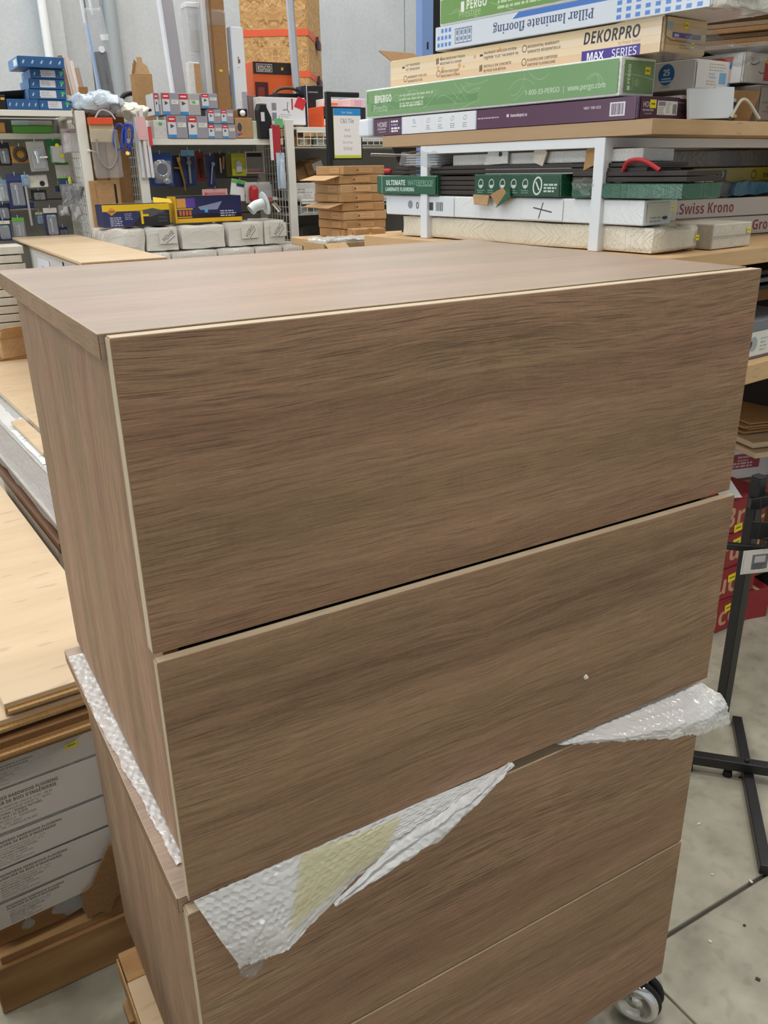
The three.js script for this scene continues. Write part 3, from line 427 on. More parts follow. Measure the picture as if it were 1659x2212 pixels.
{
  const t = plankBox('flooring_box', 'green flooring box at the very top of the stack', 'flooring box', null, [0.045, 2.1275, -0.4, 0.96, 0.077], 0.142, M.wrapped('#eef2ea', 0.003), { turn: 0 }); t.rotation.order = 'YXZ'; t.rotation.x = 0.008;
  print(t, 'left', 0.945, 0.064, 0, 0, 1300, (x, W, H) => { fill('#79a45c')(x, W, H); x.fillStyle = '#f2f7ee'; x.fillRect(W * 0.1, H * 0.24, 20, 36); words(x, 'PERGO', W * 0.125, H * 0.42, 44, '#f4f8f0', { width: 120 }); words(x, 'Prestige', W * 0.09, H * 0.76, 36, '#b6cf9f', { bold: false }); lines(x, W * 0.27, H * 0.3, W * 0.3, 3, 18, '#c6dcb2', 0.5); words(x, '1-800-33-PERGO  |  www.pergo.com', W * 0.6, H * 0.7, 24, '#dcead6', { bold: false }); x.strokeStyle = 'rgba(255,255,255,.4)'; x.lineWidth = 2; for (let i = 0; i < 16; i++) { const q = rnd(W); x.beginPath(); x.moveTo(q, rnd(H)); x.lineTo(q + rnd(30, 180), rnd(H)); x.stroke(); } }, glossPrint);
  print(t, 'front', 0.12, 0.062, 0, 0, 900, fill('#6d8f4c'), glossPrint);
}
// right-hand part of the riser shelf
{
  const t = carton('flooring_box', 'white flooring box with a round blue number 25 badge beside the green box', 'flooring box', null, rk(0.387, 1.9075, -0.375), [0.172, 0.074, 0.55], RT, M.wrapped('#eceef0', 0.003), { tape: false });
  print(t, 'left', 0.54, 0.07, 0, 0, 1100, (x, W, H) => { fill('#eaecee')(x, W, H); x.fillStyle = '#1e6db4'; x.beginPath(); x.arc(W * 0.84, H * 0.45, H * 0.38, 0, 7); x.fill(); words(x, '25', W * 0.84, H * 0.38, H * 0.3, '#fff', { align: 'center' }); x.fillStyle = '#cfe2f2'; x.fillRect(W * 0.81, H * 0.57, W * 0.06, H * 0.05); x.fillRect(W * 0.803, H * 0.66, W * 0.074, H * 0.06); x.fillStyle = '#d8c9c6'; x.fillRect(W * 0.81, H * 0.84, W * 0.06, H * 0.1); x.fillStyle = '#0f2e52'; x.beginPath(); x.arc(W * 0.56, H * 0.55, H * 0.4, 0, 7); x.fill(); lines(x, W * 0.52, H * 0.4, W * 0.1, 3, 9, '#3f6ba0'); }, glossPrint);
  print(t, 'front', 0.166, 0.07, 0, 0, 1100, (x, W, H) => { fill('#e4dfd8')(x, W, H); lines(x, W * 0.35, H * 0.12, W * 0.5, 3, 8, '#b3aca4'); words(x, '24 sq ft', W * 0.35, H * 0.48, H * 0.12, '#7e9ccc', { bold: true }); words(x, '10 planks', W * 0.35, H * 0.6, H * 0.11, '#7e9ccc'); lines(x, W * 0.3, H * 0.72, W * 0.3, 2, 8, '#b3aca4'); x.fillStyle = '#7fb2dc'; x.fillRect(W * 0.66, H * 0.42, W * 0.2, H * 0.4); x.fillStyle = '#2f78c8'; x.fillRect(W * 0.93, 0, W * 0.07, H * 0.25); x.fillRect(W * 0.93, H * 0.75, W * 0.07, H * 0.25); x.fillStyle = '#dcbfae'; x.fillRect(W * 0.93, H * 0.25, W * 0.07, H * 0.5); });
}
{
  const t = carton('flooring_box', 'red and white flooring box with an orange sticker, farthest right on the riser shelf', 'flooring box', null, rk(0.66, 1.93, -0.32), [0.25, 0.082, 0.44], RT, M.wrapped('#ecebe8', 0.004), { tape: false });
  print(t, 'left', 0.43, 0.078, 0, 0, 900, (x, W, H) => { fill('#edeef0')(x, W, H); x.fillStyle = '#d9513c'; x.beginPath(); x.moveTo(W * 0.1, H * 0.4); x.quadraticCurveTo(W * 0.35, H * 0.16, W * 0.93, H * 0.12); x.lineTo(W * 0.92, H * 0.9); x.lineTo(W * 0.1, H * 0.94); x.fill(); x.strokeStyle = 'rgba(255,230,225,.6)'; x.lineWidth = 3; x.beginPath(); x.arc(W * 0.4, H * 0.9, H * 0.5, 4.5, 6); x.stroke(); }, glossPrint);
  print(t, 'front', 0.244, 0.078, 0, 0, 900, (x, W, H) => { fill('#cfc5b9')(x, W, H); bars(x, W * 0.12, H * 0.16, W * 0.16, H * 0.16, '#777'); x.strokeStyle = '#5b5450'; x.lineWidth = 2.5; for (const [a, b] of [[0.1, 0.34], [0.3, 0.6]]) { x.beginPath(); x.moveTo(W * a, H * b); x.quadraticCurveTo(W * (a + 0.08), H * (b + 0.14), W * (a + 0.2), H * (b - 0.05)); x.stroke(); } x.fillStyle = '#c2453c'; x.fillRect(W * 0.42, H * 0.3, W * 0.5, H * 0.6); x.fillStyle = '#e8b61c'; x.fillRect(W * 0.44, H * 0.1, W * 0.26, H * 0.22); });
}
{
  const t = thing('foam_board', 'plain white foam board leaning on edge right of the purple box', 'board', null, rk(0.265, 1.8225, -0.02), RT - 0.08);
  part('sheet', slabShape([[-0.085, 0], [0.094, 0.006], [0.096, 0.082], [0.02, 0.08], [0.018, 0.076], [-0.09, 0.073]], 0.008, 0.0006), paint('#edf0f4', 0.55), t, [0, 0.001, 0], [-0.1, 0, 0]);
}
for (let i = 0; i < 6; i++) tag(part('loose_plank', bx(0.3, 0.009, 0.62, 0.001), [M.darkPlank, M.maple, M.darkPlank, paint('#3a4b44', 0.5), M.darkPlank, M.creamCard][i], scene, rk(0.29 + 0.012 * (i % 3), 1.8275 + i * 0.0102, -0.36), [0, RT + 0.03 * ((i * 7) % 3 - 1), 0]), ['dark plank at the bottom of a small loose pile behind the white foam board', 'pale plank second from the bottom in the loose pile behind the foam board', 'dark brown plank third from the bottom in the loose pile behind the foam board', 'greenish plank in the loose pile behind the white foam board', 'dark plank near the top of the loose pile behind the foam board', 'cream plank on top of the loose pile behind the white foam board'][i], 'plank', 'loose planks behind the foam board');
{
  const t = thing('cardboard_flap', 'open brown cardboard end standing beside the loose planks', 'cardboard', null, rk(0.46, 1.8225, -0.05), RT - 0.5);
  part('panel', slabShape([[-0.04, 0], [0.03, 0], [0.055, 0.078], [-0.035, 0.082]], 0.004, 0.0005), M.cardDark, t); part('side_panel', moved(slabShape([[0, 0], [0.09, 0], [0.09, 0.08], [0, 0.08]], 0.004, 0.0005), -0.04, 0, 0, 0, 0.9, 0), M.cardDark, t);
  const u = thing('vinyl_strip', 'cream bent strip lying in front of the cardboard end', 'strip', null, rk(0.4, 1.8225, 0.0), RT);
  part('strip', tube([[-0.06, 0.006, 0], [0.02, 0.055, -0.02], [0.05, 0.05, -0.02], [0.085, 0.006, 0.0]], 0.0045, 30, 6), paint('#d9d0bd', 0.5), u);
  const v = carton('flooring_carton', 'grey-brown flooring carton with faint print below the red box', 'flooring box', null, rk(0.72, 1.8225, -0.3), [0.34, 0.1, 0.5], RT, paint('#8c8076', 0.6, { map: fleckT }), { tape: false });
  print(v, 'front', 0.33, 0.085, 0, 0, 700, (x, W, H) => { fill('#8f8379')(x, W, H); x.fillStyle = 'rgba(70,60,52,.5)'; for (let i = 0; i < 7; i++) x.fillRect(rnd(W * 0.3), H * (0.3 + i * 0.07), W * rnd(0.3, 0.6), 2); });
}
for (let i = 0; i < 7; i++) tag(part('bare_plank', bx(0.4, 0.0125, 0.75, 0.002), i % 2 ? M.cardDark : paint('#a58d72', 0.6, { map: fleckT }), scene, rk(0.66 + 0.01 * (i % 3), 2.026 + i * 0.0138, -0.33 - 0.01 * (i % 2)), [0, RT + 0.32 + 0.008 * (i % 3), 0]), 'bare tan plank ' + (i === 6 ? 'topmost' : ORD[i]) + ' of the stack above the red and white box', 'plank', 'bare planks stacked above the red box');
tag(part('plastic_wrap', bent(sheetGrid(24, 12, (s, q) => { const p = rk(0.07 + 0.5 * s, 2.015 - 0.05 * q + 0.012 * Math.sin(s * 9), 0.03 - 0.05 * s); return [p[0], p[1], p[2] + 0.008 * Math.sin(q * 9 + s * 14)]; }), 0.006, 30, 3), M.film, scene), 'torn clear plastic wrap hanging below the timber-print box', 'plastic wrap');

// ---- under the riser shelf, on the upper deck
{
  const t = plankBox('flooring_box', 'cream shrink-wrapped flooring box lowest under the riser shelf', 'flooring box', null, [0.02, 1.4915, -0.515, 1.1, 0.069], 0.2, M.wrapped('#e3dac6', 0.005), { geo: puffy(0.2, 0.067, 1.1, 0.004, 16, 9) });
  priceDot(t, 'front', 0.075, 0.0, 0.016, 0.014);
  const u = plankBox('flooring_box', 'plain cream flooring box right of the shrink-wrapped one', 'flooring box', null, [0.233, 1.4915, -0.49, 1.1, 0.067], 0.19, M.creamCard);
  priceDot(u, 'front', 0.075, 0.012, 0.016, 0.014); part('seam', bx(0.188, 0.0016, 0.001, 0.0003), paint('#a09684', 0.7), u, [0, 0.034, 0.5515]);
  const v = plankBox('flooring_box', 'long white box marked with a pen cross under the green boxes', 'flooring box', null, [0.012, 1.562, -0.57, 1.12, 0.066], 0.12, M.wrapped('#eceff2', 0.002));
  print(v, 'left', 0.34, 0.06, -0.36, 0, 1200, (x, W, H) => { fill('#e6ebf2')(x, W, H); words(x, '0', W * 0.42, H * 0.5, H * 0.5, '#3a3d44'); x.fillStyle = '#34383f'; x.fillRect(W * 0.52, H * 0.3, W * 0.08, H * 0.42); x.fillRect(W * 0.63, H * 0.3, W * 0.06, H * 0.42); x.fillStyle = '#8a90a0'; x.beginPath(); x.arc(W * 0.33, H * 0.45, H * 0.22, 0, 7); x.fill(); bars(x, W * 0.73, H * 0.28, W * 0.1, H * 0.46); }, glossPrint);
  print(v, 'left', 0.16, 0.055, 0.2, 0, 1000, (x, W, H) => { fill('#eceff2')(x, W, H); x.strokeStyle = '#454550'; x.lineWidth = 3.5; x.beginPath(); x.moveTo(W * 0.28, H * 0.4); x.lineTo(W * 0.74, H * 0.6); x.moveTo(W * 0.52, H * 0.14); x.lineTo(W * 0.42, H * 0.94); x.stroke(); }, { gloss: true });
  print(v, 'front', 0.1, 0.05, 0, 0, 700, (x, W, H) => { fill('#dcdacc')(x, W, H); lines(x, W * 0.15, H * 0.72, W * 0.5, 2, 6, '#999'); x.fillStyle = '#3d3f5c'; x.beginPath(); x.ellipse(W * 0.78, H * 0.78, W * 0.12, H * 0.09, 0, 0, 7); x.fill(); });
  const w2 = plankBox('flooring_box', 'white box with a yellow sticker tucked behind the pen-marked box', 'flooring box', null, [0.142, 1.5615, -0.62, 1.1, 0.066], 0.1, M.creamCard); priceDot(w2, 'front', 0.02, 0.006, 0.016, 0.014);
}
{ // torn green cartons full of dark planks
  const g1 = M.wrapped('#1f5a3c', 0.004);
  const mk = (label, zc, len, b, draw) => { const t = plankBox('flooring_box', label, 'flooring box', 'green boxes of dark planks', [b, 1.6305, zc, len, 0.062], 0.17, g1, { dent: 0.004, turn: 0.01 }); if (draw) print(t, 'left', len * 0.97, 0.056, 0, 0, 1400, draw, glossPrint); return t; };
  mk('green box with white lettering, far end under the riser shelf', -1.0, 0.33, 0.0, (x, W, H) => { fill('#1d5a3c')(x, W, H); words(x, 'ULTIMATE', W * 0.16, H * 0.36, H * 0.42, '#eaf3ee', { width: W * 0.34 }); words(x, 'WATERPROOF', W * 0.54, H * 0.36, H * 0.4, '#93bfa8', { bold: false, width: W * 0.42 }); words(x, 'LAMINATE FLOORING', W * 0.15, H * 0.74, H * 0.3, '#dfeee6', { width: W * 0.5 }); x.fillStyle = 'rgba(255,255,255,.4)'; x.fillRect(W * 0.08, 0, 7, H); x.fillRect(W * 0.7, H * 0.5, W * 0.25, 5); });
  const t2 = mk('torn green box with white round symbols in the middle under the riser shelf', -0.475, 0.36, 0.002, (x, W, H) => { fill('#1b4a31')(x, W, H); for (let i = 0; i < 5; i++) { const q = W * (0.08 + i * 0.135); x.strokeStyle = '#cfdcd4'; x.lineWidth = 4; x.beginPath(); x.ellipse(q, H * 0.4, 14, 17, 0.2, 0, 7); x.stroke(); x.fillStyle = '#cfdcd4'; x.beginPath(); x.ellipse(q, H * 0.46, 10, 10, 0, 0, 3.14); x.fill(); lines(x, q - 22, H * 0.72, 46, 2, 8, '#8fb09d'); } x.strokeStyle = '#dfe8e2'; x.lineWidth = 7; x.beginPath(); x.ellipse(W * 0.76, H * 0.5, 22, 32, 0.2, 0, 7); x.moveTo(W * 0.74, H * 0.3); x.lineTo(W * 0.78, H * 0.7); x.stroke(); lines(x, W * 0.83, H * 0.4, W * 0.15, 3, 12, '#cfdcd4', 0.6); });
  part('torn_flap', slabShape([[0, 0], [0.05, 0.02], [0.09, -0.01], [0.03, -0.03]], 0.003), M.card, t2, [-0.088, 0.004, -0.1], [0, -Math.PI / 2, 0]);
  part('torn_flap', slabShape([[-0.07, -0.028], [-0.01, -0.03], [-0.005, -0.002], [-0.075, 0.0]], 0.003), M.cardPale, t2, [-0.09, 0.004, -0.1], [0, -Math.PI / 2, 0]);
  part('torn_flap', slabShape([[0, -0.03], [0.03, 0.0], [0.055, 0.03], [0.06, 0.0]], 0.003), g1, t2, [-0.093, -0.002, -0.07], [0, -Math.PI / 2, 0]);
  const t3 = mk('green box split open along its top beside the near white leg', -0.075, 0.36, 0.004); t3.scale.y = 0.62;
  part('wrap_scrap', bent(sheetGrid(10, 8, (s, q) => [-0.09 + 0.006 * Math.sin(s * 7), 0.02 + 0.06 * q, -0.18 + 0.07 * s + 0.01 * q]), 0.012, 40, 2), M.film, t3);
  const pos = [[-0.74, 0.2, 1.633, 4], [-0.08, 0.37, 1.6715, 2]];
  for (const [zc, len, y, n] of pos) for (let i = 0; i < n; i++) tag(part('dark_plank', bx(0.155, 0.0125, len, 0.002), M.darkPlank, scene, rk(0.092, y + 0.0065 + i * 0.0142, zc), [0, RT + 0.008, 0]), 'dark brown plank, ' + ORD[i] + (zc < -0.5 ? ' in the gap between the green boxes' : ' in the split green box by the near leg'), 'plank', zc < -0.5 ? 'dark planks in the gap between green boxes' : 'dark planks in the split green box');
  for (let i = 0; i < 2; i++) tag(part('dark_plank', bx(0.15, 0.0105, 1.08, 0.002), M.darkPlank, scene, rk(0.09 + 0.004 * i, 1.702 + i * 0.0125, -0.56 + 0.02 * i), [0, RT + 0.006, 0]), ['long dark plank lying across the green boxes', 'upper of two long dark planks on the green boxes'][i], 'plank');
  tag(part('red_tip', new THREE.CapsuleGeometry(0.008, 0.03, 4, 10), paint('#cf2433', 0.4), scene, rk(0.012, 1.7085, -1.118), [Math.PI / 2, 0, 0]), 'red plastic tip on the far end of the long dark planks', 'end cap');
  const w = plankBox('flooring_box', 'white torn box with round holes on top of the dark planks', 'flooring box', null, [0.03, 1.721, -0.42, 0.75, 0.032], 0.13, M.whiteCard, { dent: 0.006 });
  part('torn_flap', slabShape([[0, 0], [0.1, 0.004], [0.1, 0.045], [0.02, 0.05]], 0.003), M.whiteCard, w, [-0.072, 0.0, -0.21], [0, -Math.PI / 2, 0]); part('torn_flap', slabShape([[0, 0.005], [0.035, -0.006], [0.05, 0.03], [0.03, 0.048], [0.0, 0.04]], 0.003), M.creamCard, w, [-0.074, 0.0, 0.0], [0, -Math.PI / 2, 0]); part('torn_flap', slabShape([[0, -0.02], [0.05, 0.0], [0.06, 0.04], [0.01, 0.044]], 0.003), M.card, w, [-0.075, 0.0, 0.19], [0, -Math.PI / 2, 0]);
  for (const z of [-0.14, 0.025]) part('hole', moved(cyl(0.007, 0.007, 0.002, 14), -0.0765, 0.03, z, 0, 0, Math.PI / 2), M.black, w);
  const bag = thing('plastic_bag', 'crumpled clear plastic over the far end of the white torn box', 'plastic bag', null, rk(0.06, 1.721, -0.93), RT); part('bag', puffy(0.13, 0.045, 0.2, 0.012, 22, 10), M.film, bag, [0, 0.0225, 0]); part('strips', merged([0, 1, 2, 3].map((i) => bx(0.1, 0.003, 0.17, 0.001).translate(0.002 * i, 0.006 + i * 0.008, 0))), paint('#c9ccd0', 0.4), bag);
  tag(part('red_strap', tube([rk(0.012, 1.7, -0.09), rk(0.005, 1.722, -0.07), rk(0.0, 1.724, -0.02), rk(0.006, 1.7, 0.03)], 0.006, 24, 6), paint('#b3202a', 0.5), scene), 'short red strap looped by the near white leg', 'strap');
}
{ // to the right, in the shade of the riser shelf
  const a = carton('flooring_box', 'white box with dark red lettering, upper of two at the right', 'flooring box', null, rk(0.763, 1.5515, -0.308), [0.62, 0.058, 0.22], RT - 0.165, M.wrapped('#d8d3cc', 0.002), { tape: false });
  print(a, 'front', 0.61, 0.055, 0, 0, 1400, (x, W, H) => { fill('#d8d3cc')(x, W, H); words(x, 'member of', W * 0.01, H * 0.7, H * 0.18, '#8a3a40', { width: W * 0.075 }); words(x, 'Swiss Krono', W * 0.09, H * 0.5, H * 0.78, '#8e1f2d', { width: W * 0.78 }); words(x, 'G', W * 0.93, H * 0.5, H * 0.78, '#8e1f2d'); }, glossPrint);
  const b = carton('flooring_box', 'white box with dark red lettering, lower of two at the right', 'flooring box', null, rk(0.78, 1.4915, -0.303), [0.62, 0.058, 0.22], RT - 0.165, M.wrapped('#dcd8d2', 0.002), { tape: false });
  print(b, 'front', 0.61, 0.055, 0, 0, 1400, (x, W, H) => { fill('#dcd8d2')(x, W, H); words(x, 'Group', W * 0.62, H * 0.5, H * 0.8, '#8e1f2d', { width: W * 0.36 }); }, glossPrint);
  const c = thing('blue_bag', 'blue plastic bag of goods on the lettered white box', 'bag', null, rk(0.86, 1.611, -0.25), RT); part('bag', puffy(0.3, 0.042, 0.14, 0.012, 18, 12), M.wrapped('#3f6f8c', 0.006), c, [0, 0.025, 0]); part('film', puffy(0.2, 0.04, 0.12, 0.014, 24, 10), M.film, c, [-0.2, 0.024, -0.01]);
  const d = carton('flooring_box', 'dull yellow flooring box high at the right under the riser shelf', 'flooring box', null, rk(0.9, 1.6525, -0.36), [0.52, 0.048, 0.18], RT - 0.1, M.wrapped('#a8922f', 0.002), { tape: false });
  print(d, 'front', 0.51, 0.045, 0, 0, 1200, (x, W, H) => { fill('#b39c33')(x, W, H); x.fillStyle = '#4a4324'; x.fillRect(W * 0.22, H * 0.12, W * 0.1, H * 0.8); x.strokeStyle = '#e6dfb8'; x.lineWidth = 5; x.beginPath(); x.arc(W * 0.27, H * 0.42, 12, 0, 7); x.stroke(); x.strokeStyle = '#5f4a3c'; x.beginPath(); x.arc(W * 0.6, H * 0.5, 15, 0, 7); x.stroke(); words(x, 'trefle', W * 0.7, H * 0.52, H * 0.5, '#3d3418'); }, glossPrint);
  const e = carton('flooring_box', 'large grey flooring box in shrink wrap directly below the riser top', 'flooring box', null, rk(0.75, 1.7015, -0.4), [0.86, 0.052, 0.26], RT - 0.03, M.wrapped('#77706b', 0.005), { tape: false });
  for (let i = 0; i < 5; i++) tag(part('wood_slat', bx(0.16, 0.011, 0.2, 0.001), paint('#8a5a2e', 0.7, { map: fleckT }), scene, rk(0.56, 1.6165 + i * 0.0122, -0.33), [0, RT + 0.02 * (i % 2), 0]), 'brown wood slat, ' + ORD[i] + ' in the small pile left of the blue bag', 'slat', 'brown slats left of the blue bag');
  const f = thing('torn_cardboard', 'torn brown cardboard with a white liner at the end of the green boxes', 'cardboard', null, rk(0.2, 1.6305, 0.02), RT); part('panel', slabShape([[-0.05, 0], [0.0, 0.004], [0.008, 0.055], [-0.045, 0.06]], 0.004), M.cardDark, f, [0, 0.001, 0], [-0.12, 0.2, 0]); part('liner', slabShape([[0, -0.004], [0.11, -0.001], [0.1, 0.036], [0.012, 0.032]], 0.003), M.whiteCard, f, [-0.01, 0.006, -0.04], [0, 0.1, 0]); part('flap', slabShape([[0.1, 0.0], [0.14, 0.01], [0.13, 0.04], [0.1, 0.036]], 0.003), M.card, f, [-0.01, 0.006, -0.042]);
}
// ---- lower decks seen past the right edge of the drawer units
{
  const a = carton('boxed_fixture', 'grey box with a white label on the second rack deck', 'box', null, rk(0.62, 1.146, -0.12), [0.38, 0.12, 0.36], RT, paint('#7c7f86', 0.5), { tape: false });
  print(a, 'front', 0.2, 0.075, -0.06, -0.012, 700, (x, W, H) => { fill('#e6e5e0')(x, W, H); x.fillStyle = '#a9b4b8'; x.beginPath(); x.arc(W * 0.3, H * 0.5, H * 0.3, 0, 7); x.fill(); x.fillStyle = '#333'; x.beginPath(); x.ellipse(W * 0.22, H * 0.56, 5, 11, 0.5, 0, 7); x.fill(); lines(x, W * 0.5, H * 0.3, W * 0.2, 4, 8, '#a5b0a8'); });
  const g = carton('boxed_fixture', 'brown low carton pushed to the back on the second rack deck', 'box', null, rk(0.76, 1.266, -0.3), [0.4, 0.06, 0.3], RT, M.cardDark, {});
  for (let i = 0; i < 3; i++) tag(part('steel_strip', bx(0.5, 0.014, 0.5, 0.002), i % 2 ? paint('#77777a', 0.5) : M.black, scene, rk(0.8, 1.336 + i * 0.024, -0.3), [0, RT, 0]), ['black', 'grey', 'black'][i] + ' thin panel, ' + ORD[i] + ' of three on the brown carton', 'panel', 'thin panels on the brown carton');
}
// pile on pallets at the rack's foot
{
  const p = thing('pallet', 'dark timber pallet under the pile at the right edge', 'pallet', null, [2.95, 0, -1.5]);
  for (let i = 0; i < 5; i++) part('deck_board', bx(0.75, 0.02, 0.11, 0.003), M.pine, p, [0, 0.11, -0.32 + i * 0.15]);
  for (const x of [-0.33, 0, 0.33]) part('stringer', bx(0.06, 0.1, 0.74, 0.003), M.pine, p, [x, 0.05, -0.02]);
  const put = (n, label, w, h, d, y, dx, dz, turn, mat, cat) => { const t = carton(n, label, cat, null, [2.95 + dx, y, -1.45 + dz], [w, h, d], turn, mat, { tape: false }); return t; };
  put('carton', 'big plain carton at the bottom of the pile at the right edge', 0.7, 0.42, 0.6, 0.121, 0, 0, -0.2, M.cardDark, 'box');
  const b = put('flooring_box', 'white flooring box with a dark red label near the right edge', 0.66, 0.16, 0.55, 0.542, 0.0, 0.02, -0.25, M.wrapped('#ece6ea', 0.002), 'flooring box');
  print(b, 'front', 0.13, 0.06, -0.23, -0.005, 900, (x, W, H) => { fill('#a34a5a')(x, W, H); words(x, 'Garantie', W * 0.2, H * 0.2, H * 0.22, '#f2d9de'); words(x, 'Guarantee', W * 0.2, H * 0.42, H * 0.16, '#f2d9de'); lines(x, W * 0.06, H * 0.56, W * 0.85, 2, 11, '#eccbd2', 0.6); });
  for (let i = 0; i < 2; i++) put('wide_plank', ['wide maple plank directly on the white box with the red label', 'upper wide maple plank in the pile at the right edge'][i], 0.74, 0.022, 0.78, 0.712 + i * 0.026, -0.03 + 0.02 * i, 0.12 - 0.03 * i, -0.25, M.maple, 'plank');
  for (let i = 0; i < 4; i++) put('cardboard_sheet', 'flattened brown cardboard sheet, ' + ORD[i] + ' on the maple planks', 0.7, 0.008, 0.66, 0.764 + i * 0.0105, 0.0 + 0.03 * (i % 2), 0.06, -0.25, M.card, 'cardboard').userData.group = 'cardboard sheets on the maple planks';
  const w = put('panel', 'pale grey panel standing on the cardboard sheets at the right edge', 0.3, 0.16, 0.03, 0.812, 0.12, -0.1, -0.25, paint('#c7cbc8', 0.5), 'panel'); w.userData.label = 'pale grey panel standing on the cardboard sheets at the right edge';
}
{ // red cartons on the floor
  const red = paint('#a83238', 0.5, { map: fleckT }), H = 0.142;
  const draw = (k) => (x, W, Hh) => { fill('#98272d')(x, W, Hh); words(x, 'Bruce', W * (k === 0 ? -0.22 : -0.1 - 0.26 * k), Hh * 0.52, Hh * 0.86, '#c9a27e'); };
  for (let i = 0; i < 4; i++) {
    const t = carton('flooring_carton', ['red flooring carton at the bottom of the floor stack behind the black stand', 'red flooring carton second from the bottom of the floor stack', 'red flooring carton third from the bottom, crossed by the black arm', 'red flooring carton on top with the clearest lettering'][i], 'flooring box', 'red cartons on the floor', [2.475 + 0.008 * (i % 2), i * H, -1.25], [0.21, H - 0.002, 0.4], [0.02, -0.02, 0.03, 0.0][i], red, { tape: false });
    print(t, 'front', 0.2, 0.13, 0, 0, 1000, draw([3, 2.4, 1.6, 0.4][i]), { name: 'lettering' }); priceDot(t, 'front', [-0.03, -0.035, -0.045, -0.05][i], [0.03, 0.02, 0.03, -0.052][i], 0.045, 0.032, 0.1);
  }
  const t = carton('flooring_carton', 'lone red flooring carton standing on edge right of the floor stack', 'flooring box', null, [2.66, 0, -1.22], [0.13, 0.13, 0.36], -0.25, red, {});
  tag(part('torn_paper', bent(sheetGrid(10, 8, (s, q) => [2.63 + 0.09 * s, 0.2 + 0.1 * q, -1.02 - 0.05 * s]), 0.02, 16, 3), paint('#d98a86', 0.7), scene), 'torn pink paper hanging behind the black stand', 'paper');
  tag(part('paper_sheet', sheetGrid(10, 14, (s, q) => [2.3 + 0.11 * s - 0.03 * q * s, 0.575 + 0.1 * q, -1.03 - 0.02 * Math.sin(s * 3) - 0.08 * q]), paint('#f6f7f8', 0.6, { side: THREE.DoubleSide }), scene), 'curled white paper sheet on the top red carton', 'paper');
}
{ // black stand
  const t = thing('display_stand', 'black square-tube display stand on a crossed base at the right', 'stand', null, [1.94, 0, -0.655]);
  const barTo = (x0, y0, z0, x1, y1, z1, w, n = 'base_bar') => { const dx = x1 - x0, dy = y1 - y0, dz = z1 - z0, L = Math.hypot(dx, dy, dz), m = part(n, bx(w, w, L, 0.003), M.blackSteel, t, [(x0 + x1) / 2, (y0 + y1) / 2, (z0 + z1) / 2]); m.lookAt(new THREE.Vector3((x0 + x1) / 2 + 1.94 + dx, (y0 + y1) / 2 + dy, (z0 + z1) / 2 - 0.655 + dz)); return m; };
  part('post', bx(0.034, 0.83, 0.034, 0.003), M.blackSteel, t, [0, 0.445, 0]); part('end_cap', bx(0.032, 0.006, 0.032, 0.002), paint('#3b3d40', 0.4), t, [0, 0.863, 0]);
  barTo(0.035, 0.016, 0.035, -0.44, 0.016, 0.5, 0.03); barTo(-0.3, 0.048, 0.09, 0.12, 0.048, 0.53, 0.032);
  part('bolt', new THREE.SphereGeometry(0.008, 12, 8), M.black, t, [-0.17, 0.066, 0.226]); part('floor_glide', cyl(0.012, 0.014, 0.018, 12), M.rubber, t, [-0.2, 0.0095, 0.19]); part('floor_glide', cyl(0.012, 0.014, 0.032, 12), M.rubber, t, [0.1, 0.0165, 0.51]); part('floor_glide', cyl(0.012, 0.014, 0.032, 12), M.rubber, t, [-0.28, 0.0165, 0.11]);
  barTo(-0.26, 0.695, -0.06, 0.06, 0.67, 0.18, 0.02, 'arm'); part('gusset', moved(slabShape([[0, 0], [0.09, 0.02], [0.09, 0.006], [0.03, -0.03], [0, -0.03]], 0.03), -0.015, 0.8, -0.015, 0, -0.6, 0), M.blackSteel, t);
  part('tray', bx(0.12, 0.055, 0.006, 0.004), M.black, t, [-0.045, 0.735, 0.1], [0, -0.75, 0]);
  part('chain', merged(Array.from({ length: 26 }, () => moved(new THREE.TorusGeometry(0.007, 0.002, 6, 10), rnd(-0.085, -0.02), 0.705 + rnd(0.03), rnd(0.1, 0.15), rnd(3), rnd(3), 0))), M.blackSteel, t);
  const tagCard = thing('price_tag', 'white card with a barcode panel hanging from the black stand', 'tag', null, [1.852, 0.615, -0.552], -0.35); tagCard.size = [0.11, 0.075, 0.001];
  part('card', bx(0.11, 0.075, 0.001, 0.0004), paint('#e8e6e0', 0.6), tagCard, [0, 0.0375, 0]); print(tagCard, 'front', 0.1, 0.066, 0, 0, 900, (x, W, H) => { fill('#e4e2dc')(x, W, H); x.fillStyle = '#77757a'; x.fillRect(W * 0.25, H * 0.16, W * 0.5, H * 0.7); x.fillStyle = '#c9c7c8'; x.fillRect(W * 0.33, H * 0.24, W * 0.34, H * 0.3); lines(x, W * 0.3, H * 0.62, W * 0.4, 3, 6, '#333'); });
  part('string', tube([[-0.02, 0.075, 0], [-0.018, 0.16, 0.002], [-0.03, 0.24, 0.0]], 0.0012, 16, 5), M.blackSteel, tagCard);
}


